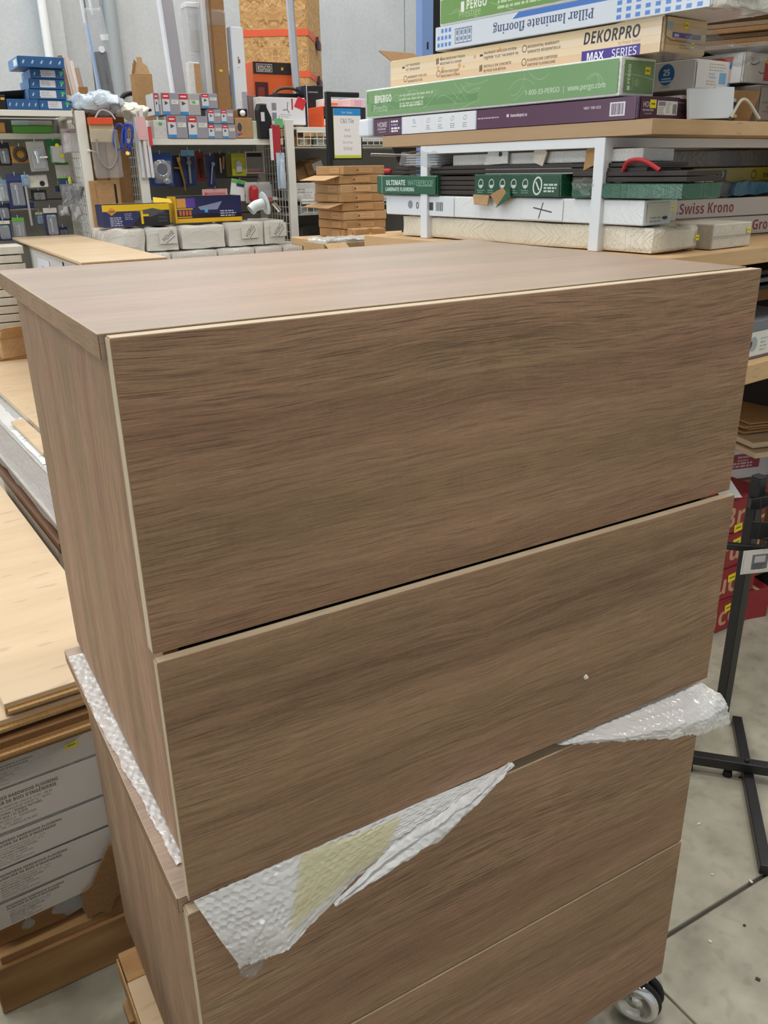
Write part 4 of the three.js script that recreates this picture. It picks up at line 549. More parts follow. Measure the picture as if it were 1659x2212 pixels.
// ---------------------------------------------------------------- stacks of flooring on the left
{
  const A = 0.063, at = (x, y, z) => [0.13 + x * Math.cos(A) + z * Math.sin(A), y, -0.785 - x * Math.sin(A) + z * Math.cos(A)];
  const pal = thing('pallet', 'knotty timber pallet under the printed white boxes at lower left', 'pallet', null, at(-0.19, 0, -0.28), 0.02);
  for (let i = 0; i < 4; i++) part('deck_board', bx(0.36 + 0.02 * (i % 2), 0.022, 0.11, 0.003), M.pine, pal, [0.01, 0.141, 0.22 - i * 0.15]);
  part('stringer', offUV(bx(0.38, 0.13, 0.042, 0.004), 0.07, 0.02), M.pine, pal, [0, 0.065, 0.262]);
  for (const z of [0, -0.24]) part('stringer', bx(0.38, 0.13, 0.042, 0.004), M.pine, pal, [0, 0.065, z]);
  part('block', bx(0.16, 0.06, 0.09, 0.004), M.pine, pal, [-0.1, 0.182, 0.2]);
  const scrap = thing('timber_scrap', 'short pale board lying on the floor beside the bottom drawer unit', 'board', null, [-0.012, 0, -0.52], 0.02);
  part('board', bx(0.055, 0.019, 0.26, 0.002), M.maple, scrap, [0, 0.1, 0.15]); part('block', bx(0.05, 0.09, 0.2, 0.003), M.pine, scrap, [0.004, 0.045, 0.08]); part('end_piece', bx(0.05, 0.021, 0.055, 0.003), M.pine, scrap, [0.0, 0.102, -0.02]);
  for (let i = 0; i < 2; i++) carton('dark_carton', ['dark brown carton at the bottom of a pile cut off by the lower left corner', 'dark brown carton on top of the pile past the lower left corner'][i], 'carton', null, [-0.6, i * 0.2, -0.36], [0.62, 0.198, 0.7], 0, paint('#4a3a2b', 0.8, { map: fleckT }), {});
  // printed boxes, from the bottom up
  const tops = [0.231, 0.3, 0.383, 0.466, 0.575, 0.64], face = (x, W, H) => {
    fill('#d9d3cc')(x, W, H); const ink = '#4f4943'; words(x, 'ENGINEERED HARDWOOD FLOORING', W * 0.12, H * 0.2, H * 0.105, ink, { width: W * 0.34 }); words(x, 'PLANCHER DE BOIS D’INGÉNIERIE', W * 0.12, H * 0.31, H * 0.105, ink, { width: W * 0.33 });
    ['13 MM x 5 IN RANDOM LENGTH 12 IN – 48 IN', '13MM X 5 PO LONGUEUR VARIÉE 12 – 48 PO', 'MAPLE NATURAL / ÉRABLE NATUREL', '20.55 SQFT BOX / PC BOÎTE', 'MODEL / MODÈLE # : 76XWE4504', 'ARTICLE # : 1001 20027', 'MADE IN PRC / FABRIQUÉ EN RPC'].forEach((s, i) => words(x, s, W * 0.125, H * (0.43 + i * 0.078), H * 0.066, '#6a635c', { bold: i > 1 && i < 4, width: W * (0.38 - 0.02 * (i % 4)) }));
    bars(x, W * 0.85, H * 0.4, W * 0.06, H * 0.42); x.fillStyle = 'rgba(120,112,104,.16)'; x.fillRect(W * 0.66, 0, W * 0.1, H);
  };
  for (let i = 0; i < 5; i++) {
    const h = tops[i + 1] - tops[i], t = carton('flooring_box', ['white printed flooring box at the bottom of the lower left stack', 'white printed flooring box second from the bottom at lower left', 'white printed flooring box in the middle of the lower left stack', 'white printed flooring box second from the top at lower left', 'white printed flooring box with a yellow sticker, top of the lower left stack'][i], 'flooring box', 'printed boxes at lower left', at(-0.17 + 0.006 * (i % 2), tops[i], -0.7), [0.46, h - 0.001, 1.38], A + [0.01, -0.006, 0.004, -0.008, 0.006][i], M.whiteCard, { tape: false, dent: 0.006 });
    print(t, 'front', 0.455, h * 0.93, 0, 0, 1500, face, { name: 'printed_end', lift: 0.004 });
    if (i === 4) { priceDot(t, 'front', 0.015, 0.012, 0.026, 0.013, 0.1); part('film', bent(sheetGrid(40, 14, (s, q) => [-0.2 + 0.42 * s, 0.075 - 0.055 * q * (0.6 + 0.5 * Math.sin(s * 7)), 0.697 + 0.01 * q + 0.006 * Math.sin(s * 20)]), 0.006, 30, 2), M.film, t); }
  }
  for (let i = 0; i < 3; i++) { const t = thing('maple_plank', ['brown-edged plank directly on the printed boxes at lower left', 'maple plank second from the top of the lower left stack', 'wide maple board with a tongue on top of the lower left stack'][i], 'plank', null, at([-0.2, -0.18, -0.125][i], [0.642, 0.69, 0.722][i], [-0.715, -0.74, -0.745][i]), A + [0, 0.01, 0][i]); const w = [0.44, 0.36, 0.262][i], h = [0.045, 0.03, 0.028][i]; part('board', offUV(bx(w, h, 1.44, 0.0015), 0.1 * i, 0.2), i ? M.maple : M.plyDark, t, [0, h / 2, 0]); part('tongue', bx(w * 0.96, 0.007, 0.012, 0.001), M.ply, t, [0, h * 0.42, 0.725]); part('core', bx(w * 0.998, h * 0.55, 1.4412, 0.0005), M.ply, t, [0, h * 0.38, 0]); }
  const f = thing('torn_cardboard', 'torn brown cardboard flap hanging beside the printed boxes at lower left', 'cardboard', null, [-0.005, 0.15, -0.775], -0.1);
  part('panel', slabShape([[-0.055, 0.03], [-0.045, -0.0], [-0.02, 0.006], [0.0, -0.004], [0.012, 0.03], [0.06, 0.06], [0.06, 0.2], [0.02, 0.19], [-0.03, 0.09], [-0.05, 0.08]], 0.004), M.cardDark, f, [0, 0.01, 0], [0.06, 0, 0]);
  const bag = thing('plastic_wrap', 'crumpled clear plastic on the pallet below the torn cardboard', 'plastic wrap', null, [-0.09, 0.152, -0.86]); part('wrap', puffy(0.19, 0.06, 0.11, 0.014, 26, 12), M.milkyFilm, bag, [0, 0.036, 0]);
}
{ // middle distance: plank piles in a row, all running away from the viewer
  const A = 0.065, at = (x, y, z) => [0.137 + x * Math.cos(A) + z * Math.sin(A), y, -1.686 - x * Math.sin(A) + z * Math.cos(A)];
  for (let i = 0; i < 4; i++) tag(part('brown_plank', bx(0.1, 0.034, 1.9, 0.004), paint(['#5a3a22', '#654128', '#553520', '#6b4428'][i], 0.35, { map: fleckT }), scene, at(0.012, 0.05 + 0.19 * (i + 1) - 0.05, -0.75), [0, A, 0]), ['red-brown plank at the bottom of the pile beyond the maple board', 'red-brown plank second from the bottom beyond the maple board', 'red-brown plank second from the top beyond the maple board', 'glossy red-brown plank topping the pile beyond the maple board'][i], 'plank');
  for (let i = 0; i < 4; i++) { const c = carton('plank_bundle', 'cream board bundle, ' + ORD[i] + ' between the red-brown planks', 'bundle', 'cream bundles between red-brown planks', at(0.012, 0.012 + 0.19 * i, -0.75), [0.09, 0.154, 1.8], A, M.creamCard, { tape: false }); }
    const gb = carton('flooring_box', 'grey-white flooring boards in glossy clear film on the brown planks', 'flooring box', null, at(0.022, 0.796, -0.8), [0.085, 0.012, 2.0], A, paint('#c9c0b8', 0.5, { map: fleckT }), { tape: false, dent: 0.001 }); part('film', bent(sheetGrid(8, 60, (s, q) => [-0.046 + 0.1 * s, 0.02 - 0.03 * (s < 0.1 ? 1 : 0) + 0.004 * Math.sin(q * 40), 1.0 - 2.0 * q]), 0.004, 14, 2), M.film, gb);
  const wb = carton('flooring_box', 'flat white box top with pen marks and clear film, left of the tall drawer units', 'flooring box', null, at(0.142, 0, -1.1), [0.14, 0.8, 2.3], A, M.wrapped('#eef0f1', 0.0015), { tape: false, r: 0.002 });
  print(wb, 'top', 0.1, 0.5, -0.01, -0.4, 500, (x, W, H) => { fill('#eef0f1')(x, W, H); x.strokeStyle = '#6d727c'; x.lineWidth = 2; for (const q of [0.2, 0.3, 0.36, 0.8]) { x.beginPath(); x.moveTo(W * 0.1, H * q); x.quadraticCurveTo(W * 0.4, H * (q - 0.03), W * 0.7, H * (q + 0.02)); x.stroke(); } });
  part('edge_strip', bx(0.005, 0.014, 2.28, 0.001), M.plyDark, wb, [-0.0735, 0.786, 0]);
  part('film', bent(sheetGrid(10, 60, (s, q) => [-0.005 + 0.075 * s, 0.805 + 0.012 * Math.sin(q * 22 + s * 5) * s, 0.75 - 1.7 * q]), 0.008, 20, 4), M.film, wb);
  const mb = thing('maple_board', 'wide shiny maple board behind the white box at left', 'board', null, at(0.306, 0.806, -1.3), A); part('board', bx(0.28, 0.022, 1.9, 0.002), M.maple, mb, [0, 0.01, 0]); part('core', bx(0.279, 0.012, 1.902, 0.0005), M.ply, mb, [0, 0.008, 0]);
  const sp = thing('maple_plank', 'short maple plank end resting on the white box at left', 'plank', null, at(0.128, 0.802, -0.78), A); part('board', bx(0.05, 0.012, 0.5, 0.001), M.maple, sp, [0, 0.012, 0]); part('tongue', bx(0.048, 0.004, 0.512, 0.001), M.ply, sp, [0, 0.009, 0]);
  const base = carton('flooring_box', 'stack base of cream flooring cartons under the shiny maple board', 'flooring box', null, at(0.355, 0, -1.3), [0.26, 0.803, 1.85], A, M.creamCard, { tape: false });
  // open carton and timber at the foot of the cream pile
  const oc = carton('open_carton', 'open tan carton with raised flaps at the left edge', 'carton', null, [0.375, 0.84, -4.02], [0.17, 0.1, 0.16], 0.25, M.cardPale, {}); flap(oc, 0.17, 0.08, [0, 0.1, 0.08], [-0.9, 0, 0], M.cardPale); part('flap', bx(0.004, 0.1, 0.15, 0.001), M.card, oc, [-0.105, 0.13, 0], [0, 0, 0.45]);
  const cr = thing('support_crate', 'timber crate under the open tan carton at the left edge', 'crate', null, [0.26, 0, -4.03]); for (let i = 0; i < 6; i++) part('slat', bx(0.5, 0.12, 0.02, 0.003), M.pine, cr, [0, 0.08 + i * 0.14, 0.09]); for (const x of [-0.24, 0.24]) part('side_board', bx(0.02, 0.83, 0.16, 0.003), M.pine, cr, [x, 0.415, 0]); part('lid', bx(0.5, 0.006, 0.19, 0.001), M.pine, cr, [0, 0.834, 0.005]);
}
{ // pile of cream planks and the box with thin boards at the back left
  for (let i = 0; i < 9; i++) tag(part('cream_plank', bx(0.62 + 0.012 * ((i * 5) % 3), 0.038, 0.2, 0.004), M.creamCard, scene, [0.2 + 0.006 * ((i * 3) % 4), 0.968 + i * 0.0428, -4.24], [0, 0.004 * ((i * 7) % 5 - 2), 0]), i === 8 ? 'cream plank bundle second from the top of the pile at the far left' : i === 0 ? 'lowest visible cream plank bundle in the pile at the far left' : 'cream plank bundle ' + ORD[i] + ' in the pile at the far left', 'plank', 'cream bundles at the far left');
  tag(part('cream_plank', bx(0.66, 0.04, 0.21, 0.004), paint('#e9e4d6', 0.6, { map: fleckT }), scene, [0.2, 1.3545, -4.24]), 'broadest and brightest cream plank bundle, on top of the pile at the far left', 'plank');
  const sb = carton('flooring_box', 'tall plain carton carrying the cream plank pile at the far left', 'flooring box', null, [0.2, 0, -4.24], [0.6, 0.946, 0.2], 0, M.creamCard, { tape: false });
  const dn = carton('flooring_box', 'white box with pen letters on its side under the thin maple boards', 'flooring box', null, [0.735, 1.16, -3.5], [0.32, 0.2, 1.35], 0.015, M.whiteCard, { tape: false });
  print(dn, 'left', 0.3, 0.16, -0.33, -0.012, 700, (x, W, H) => { fill('#e8e8f0')(x, W, H); words(x, 'DN', W * 0.5, H * 0.42, H * 0.5, '#8b8b96', { bold: false, align: 'center' }); });
  part('handle_slot', bx(0.004, 0.045, 0.02, 0.001), M.black, dn, [-0.161, 0.165, 0.14]);
  for (let i = 0; i < 3; i++) { const t = thing('maple_board', ['brown-edged thin board right on the white pen-marked box', 'thin board between the white box and the top maple board', 'thin pale maple board on top of the white pen-marked box'][i], 'board', null, [[0.73, 0.725, 0.707][i], 1.361 + i * 0.0115, [-3.55, -3.6, -3.64][i]], 0.012 - 0.006 * i); part('board', bx([0.33, 0.33, 0.345][i], 0.0105, [1.5, 1.6, 1.76][i], 0.001), i === 2 ? M.maple : M.ply, t, [0, 0.0055, 0]); if (i === 2) part('core', bx(0.3445, 0.006, 1.7612, 0.0005), M.ply, t, [0, 0.004, 0]); }
  const ped = carton('flooring_box', 'brown carton pedestal under the white pen-marked box', 'flooring box', null, [0.735, 0, -3.5], [0.31, 1.158, 1.3], 0, M.card, { tape: false });
}


// ---------------------------------------------------------------- white gondola shelving along the back of the shop
const GZ = -4.4;
const wires = (list, r = 0.0022) => merged(list.map(([a, b]) => { const A = new THREE.Vector3(...a), B = new THREE.Vector3(...b), L = A.distanceTo(B), g = new THREE.CylinderGeometry(r, r, L, 5); g.applyMatrix4(new THREE.Matrix4().compose(A.clone().add(B).multiplyScalar(0.5), new THREE.Quaternion().setFromUnitVectors(new THREE.Vector3(0, 1, 0), B.sub(A).normalize()), new THREE.Vector3(1, 1, 1))); return g; }));
function meshEnd(x, y0, y1, z0, z1) { const l = []; for (let z = z0; z <= z1; z += 0.045) l.push([[x, y0, z], [x, y1, z]]); for (let y = y0; y <= y1; y += 0.05) l.push([[x, y, z0], [x, y, z1]]); return wires(l); }
function gondola(label, x0, x1, shelves, backY, posts) {
  const t = thing('gondola_shelf', label, 'shelving', null, [0, 0, 0]), D = 0.46, zb = GZ - D;
  for (let i = 0; i < 9; i++) part('back_slat', bx(x1 - x0 - 0.01, 0.215, 0.012, 0.003), paint('#9b9a92', 0.6), t, [(x0 + x1) / 2, backY - 0.11 - i * 0.22, zb - 0.008]);
  part('back_frame', bx(x1 - x0 - 0.01, backY, 0.02, 0.002), paint('#77766f', 0.7), t, [(x0 + x1) / 2, backY / 2, zb - 0.028]);
  for (const [y, d, lip] of shelves) { part('shelf', bx(x1 - x0 - 0.06, 0.014, d, 0.002), M.whiteSteel, t, [(x0 + x1) / 2, y - 0.007, zb + d / 2]); part('shelf_lip', bx(x1 - x0 - 0.06, lip, 0.008, 0.002), M.whiteSteel, t, [(x0 + x1) / 2, y - lip / 2, zb + d + 0.004]); }
  for (const [x, h, mesh] of posts) { part('post', bx(0.052, h, 0.03, 0.003), M.whiteSteel, t, [x, h / 2, GZ + 0.015]); part('post', bx(0.05, h, 0.03, 0.003), M.whiteSteel, t, [x, h / 2, zb]); part('top_rail', bx(0.03, 0.03, D - 0.03, 0.002), M.whiteSteel, t, [x, h - 0.015, GZ - D / 2]); if (mesh) part('wire_panel', meshEnd(x - 0.012, 0.25, h - 0.05, zb + 0.03, GZ - 0.005), M.whiteSteel, t); }
  return t;
}
const G1 = gondola('left white gondola shelf with blue boxes on top and hanging packs', 0.02, 0.96, [[2.035, 0.46, 0.03], [1.93, 0.26, 0.03]], 2.02, [[0.966, 2.035, true], [0.02, 2.035, false]]);
const G2 = gondola('middle white gondola shelf carrying grey boxes above hanging tools', 1.275, 2.204, [[1.898, 0.44, 0.034], [1.56, 0.3, 0.02]], 1.9, [[1.275, 2.02, true], [2.204, 2.005, true]]);
const G3 = gondola('right white gondola shelf with wire basket trays behind the sign', 2.24, 3.45, [[1.965, 0.44, 0.03], [1.545, 0.46, 0.03]], 1.9, [[3.5, 2.0, false]]);
for (const [y, n] of [[1.86, 26], [1.46, 26]]) { const l = []; for (let i = 0; i <= n; i++) { const x = 2.26 + i * 1.18 / n; l.push([[x, y, GZ + 0.01], [x, y + 0.075, GZ + 0.01]]); } for (const k of [0, 0.038, 0.075]) l.push([[2.26, y + k, GZ + 0.01], [3.44, y + k, GZ + 0.01]]); part('basket_front', wires(l, 0.0026), M.whiteSteel, G3); }
const zc = (n, label, cat, grp, [x, y, z, w, h], d, mat, opt = {}) => carton(n, label, cat, grp, [x, y, z - d / 2], [w, h, d], opt.turn ?? 0, mat, opt);
const pick = (a) => a;

// blue boxes on top of the left unit
{
  const blue = paint('#2c5d94', 0.5, { map: fleckT }), end = paint('#5a86b8', 0.5, { map: fleckT });
  const list = [['blue box on the very top of the blue stack, pushed forward', [0.8, 2.228, -4.4, 0.229, 0.07], 0.02], ['blue box with a white label, second from the top of the blue stack', [0.835, 2.191, -4.4, 0.169, 0.054], 0], ['blue box in the middle of the blue stack', [0.826, 2.14, -4.4, 0.181, 0.051], 0], ['blue box second from the bottom of the blue stack', [0.821, 2.089, -4.4, 0.189, 0.053], 0], ['blue box at the bottom right of the blue stack', [0.848, 2.039, -4.4, 0.162, 0.051], 0], ['blue box lying beside the bottom of the blue stack, flap open', [0.686, 2.036, -4.4, 0.161, 0.055], 0]];
  list.forEach(([l, b, turn], i) => {
    b[1] = [2.2335, 2.186, 2.137, 2.0865, 2.0355, 2.0355][i]; b[4] = [0.05, 0.046, 0.0475, 0.0495, 0.05, 0.052][i];
    const t = zc('blue_box', l, 'box', null, b, 0.28, blue, { turn, tape: false }); if (i === 0) t.position.z += 0.05;
    print(t, 'front', b[3] * 0.98, b[4] * 0.94, 0, 0, 700, (x, W, H) => { fill('#2c5d94')(x, W, H); x.fillStyle = '#b8cbe0'; for (let q = 0; q < 5; q++) { x.beginPath(); x.moveTo(W * (0.06 + q * 0.2), H * 0.62); x.lineTo(W * (0.11 + q * 0.2), H * 0.3); x.lineTo(W * (0.13 + q * 0.2), H * 0.42); x.lineTo(W * (0.09 + q * 0.2), H * 0.72); x.fill(); } if (i > 0 && i < 5) { x.fillStyle = '#dcdde2'; x.fillRect(W * 0.28, H * 0.12, W * 0.44, H * 0.72); lines(x, W * 0.32, H * 0.25, W * 0.3, 3, H * 0.18, '#9a9aa4'); } });
    print(t, 'left', 0.27, b[4] * 0.94, 0, 0, 500, (x, W, H) => { fill('#5f8abb')(x, W, H); if (!i) { x.fillStyle = '#dfe6ee'; x.fillRect(W * 0.55, H * 0.2, W * 0.35, H * 0.6); } });
    if (i > 0 && i < 5) greenDot(t, 'front', b[3] * 0.4, b[4] * 0.16); if (i === 5) part('flap', moved(bx(0.15, 0.003, 0.14, 0.001), 0, 0, 0.07), paint('#6e5f4e', 0.8), t, [-0.02, 0.054, -0.1], [-0.32, 0, 0.1]);
  });
  const dark = zc('black_case', 'small black case with amber catch at the far left of the shelf top', 'case', null, [0.57, 2.034, -4.4, 0.07, 0.069], 0.2, M.black, { tape: false }); dark.position.y = 2.0355; part('catch', bx(0.02, 0.012, 0.006, 0.002), paint('#d8a84a', 0.4), dark, [0.02, 0.05, 0.1]);
}
// hanging merchandise
const navy = '#26315f';
function hookAt(t, y, len = 0.16) { part('peg_hook', merged([cyl(0.0025, 0.0025, len, 6).rotateX(Math.PI / 2).translate(0, y, -len / 2 + 0.01), cyl(0.0025, 0.0025, 0.02, 6).translate(0, y + 0.008, 0.01)]), M.steel, t); }
// a carded pack hung on a hook; draw prints its card, build adds what is shown on it
function pack(label, [x, y, z, w, h], color, build, { lean = 0, cat = 'pack', n = 'blister_pack', grp = null, header, depth = 0.03, clear = true } = {}) {
  const t = thing(n, label, cat, grp, [x, y, z]); t.size = [w, h, 0.004]; t.rotation.z = lean;
  part('backing_card', bx(w, h, 0.003, 0.001), paint(color, 0.45), t, [0, h / 2, 0]);
  if (header) part('header', bx(w * 0.98, h * 0.17, 0.001, 0.0004), paint(header, 0.45), t, [0, h * 0.9, 0.0024]);
  build?.(t, w, h);
  if (clear) part('blister', bx(w * 0.72, h * 0.68, depth, 0.008), M.clearPlastic, t, [0, h * 0.42, depth / 2 + 0.002]);
  hookAt(t, h * 0.97); return t;
}
const rod = (mat, r, l, n = 'product') => (t, w, h) => part(n, merged([cyl(r, r * 0.8, h * l, 12).translate(0, 0, 0), cyl(r * 1.7, r * 1.7, h * 0.08, 12).translate(0, h * l * 0.3, 0), cyl(r * 2.2, r * 0.9, h * 0.06, 12).translate(0, h * l * 0.5, 0)]), mat, t, [0, h * 0.42, 0.014]);
const cardPrint = (t, w, h, v, draw, ppm = 600) => print(t, 'front', w * 0.92, h, 0, v, ppm, draw, { lift: 0.0014 });
const HZ = -4.66;
{
  pack('black carded pack at the far left of the upper hook row', [0.587, 1.767, -4.66, 0.067, 0.118], '#20202a', rod(M.steel, 0.006, 0.5));
  pack('orange card with a coiled black hose', [0.662, 1.779, -4.6, 0.092, 0.085], '#c98f3c', (t, w, h) => part('coil', new THREE.TorusGeometry(w * 0.33, w * 0.1, 10, 24), paint('#3a352e', 0.5), t, [0, h * 0.52, 0.016]), { clear: false });
  pack('grey blister pack with a chrome valve', [0.746, 1.735, -4.55, 0.095, 0.154], '#a9a8a6', (t, w, h) => part('valve', merged([cyl(0.012, 0.009, h * 0.34, 12), cyl(0.016, 0.016, 0.02, 12).translate(0, h * 0.16, 0), cyl(0.007, 0.007, 0.06, 10).rotateZ(1.57).translate(0.02, 0, 0)]), M.chrome, t, [0, h * 0.45, 0.014]), { lean: 0.05 });
  pack('clear bag of white fittings with two yellow dots under a green card', [0.843, 1.777, -4.58, 0.074, 0.124], '#2d7a3c', (t, w, h) => { part('bag', puffy(w * 0.9, h * 0.7, 0.04, 0.006, 24, 8), M.milkyFilm, t, [0.01, h * 0.36, 0.022]); for (const [a, b] of [[0.01, 0.72], [0.028, 0.3]]) part('price_sticker', cyl(0.011, 0.011, 0.001, 16).rotateX(Math.PI / 2), M.yellow, t, [a, h * b, 0.047]); }, { clear: false });
  pack('pink and white bag hanging by the first white post', [0.922, 1.828, -4.5, 0.089, 0.122], '#e9dfe0', (t, w, h) => { part('bag', puffy(w * 0.95, h * 0.85, 0.05, 0.008, 22, 9), M.milkyFilm, t, [0, h * 0.42, 0.026]); part('insert', bent(slabShape([[-w * 0.2, 0], [w * 0.2, h * 0.05], [w * 0.08, h * 0.75], [-w * 0.1, h * 0.8]], 0.01), 0.004, 30, 2), paint('#d9646e', 0.6), t, [-0.006, h * 0.1, 0.004]); }, { clear: false, n: 'goods_bag', cat: 'bag' });
  pack('green-topped card with a navy band on the end hooks', [0.876, 1.696, -4.6, 0.076, 0.086], '#d5d4cf', null, { header: '#2f8a3a', clear: false });
  const bb = zc('flat_box', 'long blue box lying behind the upper hook row', 'box', null, [0.621, 1.752, -4.7, 0.175, 0.029], 0.1, paint('#3b62a6', 0.45), { tape: false }); bb.position.y = 1.54; part('shelf_bracket', bx(0.3, 0.008, 0.14, 0.002), M.steel, bb, [0, -0.005, -0.02]);
  for (const [l, b, c, hd, r] of [['white and blue carded packs at the left of the middle hook row', [0.542, 1.585, -4.6, 0.051, 0.11], '#c9ced6', '#8fb7de', 0.006], ['navy carded pipe cutter pack with a yellow dot', [0.61, 1.544, -4.58, 0.092, 0.178], navy, '#38457f', 0.008], ['light blue carded pack with a long grey lever', [0.663, 1.659, -4.57, 0.041, 0.06], '#7fb0d8', '#9cc4e2', 0.004]]) { const t = pack(l, b, c, rod(M.steel, r, 0.6), { header: hd }); if (c === navy) priceDot(t, 'front', -0.005, 0.03, 0.016, 0.012); }
  tag(part('grey_lever', bx(0.012, 0.21, 0.012, 0.003), paint('#a5a39d', 0.5), scene, [0.655, 1.555, -4.55], [0, 0, 0.0]), 'long grey lever bar hanging below the light blue pack', 'lever');
  const wb = zc('fixture_box', 'white box with a black valve picture hung in the middle row', 'box', null, [0.732, 1.65, -4.58, 0.106, 0.066], 0.06, M.whiteCard, { tape: false, turn: 0 }); hookAt(wb, 0.09); wb.rotation.z = 0.06; part('valve_picture', cyl(0.014, 0.014, 0.002, 16).rotateX(Math.PI / 2), M.black, wb, [0.02, 0.02, 0.032]); priceDot(wb, 'front', -0.03, 0.004, 0.014, 0.01);
  pack('black carded pack below the white valve box', [0.73, 1.579, -4.62, 0.085, 0.059], '#2c2b2b', rod(M.black, 0.008, 0.5));
  pack('navy carded pack at the left of the lower hook row', [0.529, 1.482, -4.62, 0.068, 0.088], '#1d2547', rod(M.steel, 0.006, 0.5));
  pack('cream and navy card with a green dot at the far left bottom', [0.505, 1.378, -4.55, 0.072, 0.107], '#22355f', (t, w, h) => { greenDot(t, 'front', 0.01, 0.02); }, { header: '#d8d3c2' });
  pack('green and navy card with a grey tool in the lower row', [0.585, 1.386, -4.55, 0.064, 0.11], '#8d8f92', rod(M.steel, 0.007, 0.6), { header: '#58a83e' });
  pack('small yellow and blue carded pack in the lower row', [0.713, 1.449, -4.62, 0.04, 0.07], '#456f95', null, { header: '#cfc17a' });
  pack('navy blister pack with a grey top and green dot', [0.758, 1.386, -4.52, 0.075, 0.159], '#222c55', (t, w, h) => { rod(M.steel, 0.007, 0.5)(t, w, h); greenDot(t, 'front', 0.014, h * 0.22); }, { header: '#c5c2bd' });
  pack('dark navy carded pack low beside the end panel', [0.828, 1.378, -4.6, 0.051, 0.056], '#1f2c63', rod(M.black, 0.006, 0.5));
  pack('green and yellow carded bottle pack near the end panel', [0.875, 1.655, -4.55, 0.071, 0.051], '#2b3e6b', (t, w, h) => part('bottle', lathe([[0.0001, 0], [0.01, 0], [0.01, 0.026], [0.004, 0.034], [0.004, 0.04], [0.0001, 0.04]], 14), paint('#e3d75a', 0.4), t, [0.02, 0.01, 0.012]), { header: '#84c34a', clear: false });
  pack('small green-topped card hanging above the clear bags', [0.837, 1.625, -4.6, 0.033, 0.04], '#22335c', null, { header: '#4f9a3f', clear: false });
  for (const [l, b, s] of [['pale grey bag of fittings hanging low on the end panel', [0.867, 1.547, -4.5, 0.086, 0.118], 0.008], ['dark grey bag of fittings nearest the first post', [0.918, 1.561, -4.46, 0.061, 0.11], 0.01], ['crumpled clear bag at the bottom of the end panel', [0.831, 1.499, -4.5, 0.063, 0.054], 0.009], ['grey bag with a yellow mark low by the first post', [0.897, 1.467, -4.47, 0.077, 0.094], 0.01]]) { const t = thing('goods_bag', l, 'bag', null, b.slice(0, 3)); part('bag', puffy(b[3] * 0.8, b[4], 0.03, s, 30, 10), M.film, t, [0, b[4] / 2, 0]); part('contents', merged([0, 1, 2].map((k) => moved(new THREE.CapsuleGeometry(0.006 + 0.004 * k, b[4] * 0.3, 4, 8), (k - 1) * 0.012, b[4] * (0.3 + 0.14 * k), 0, 0, 0, rnd(-0.8, 0.8)))), paint(['#8f9398', '#c9ccd2', '#6f7478'][Math.round(rnd(2))], 0.4), t); hookAt(t, b[4]); }
  const gw = zc('flat_pack', 'long green pack on the second shelf of the left unit', 'pack', null, [0.744, 1.949, -4.55, 0.202, 0.035], 0.06, paint('#4f9a37', 0.4), { tape: false }); gw.position.y = 1.9315; const ww = zc('flat_pack', 'white carton with a pale blue end lying on the green pack', 'box', null, [0.755, 1.978, -4.58, 0.198, 0.026], 0.08, M.whiteCard, { tape: false }); ww.position.y = gw.position.y + gw.size[1] + 0.002; print(ww, 'front', 0.09, 0.024, -0.07, 0, 400, fill('#bfe3ea'));
  const oc = zc('flat_pack', 'small orange carton at the far left of the second shelf', 'box', null, [0.579, 1.95, -4.6, 0.06, 0.053], 0.07, paint('#d9a05a', 0.5), { tape: false }); oc.position.y = 1.9315;
}
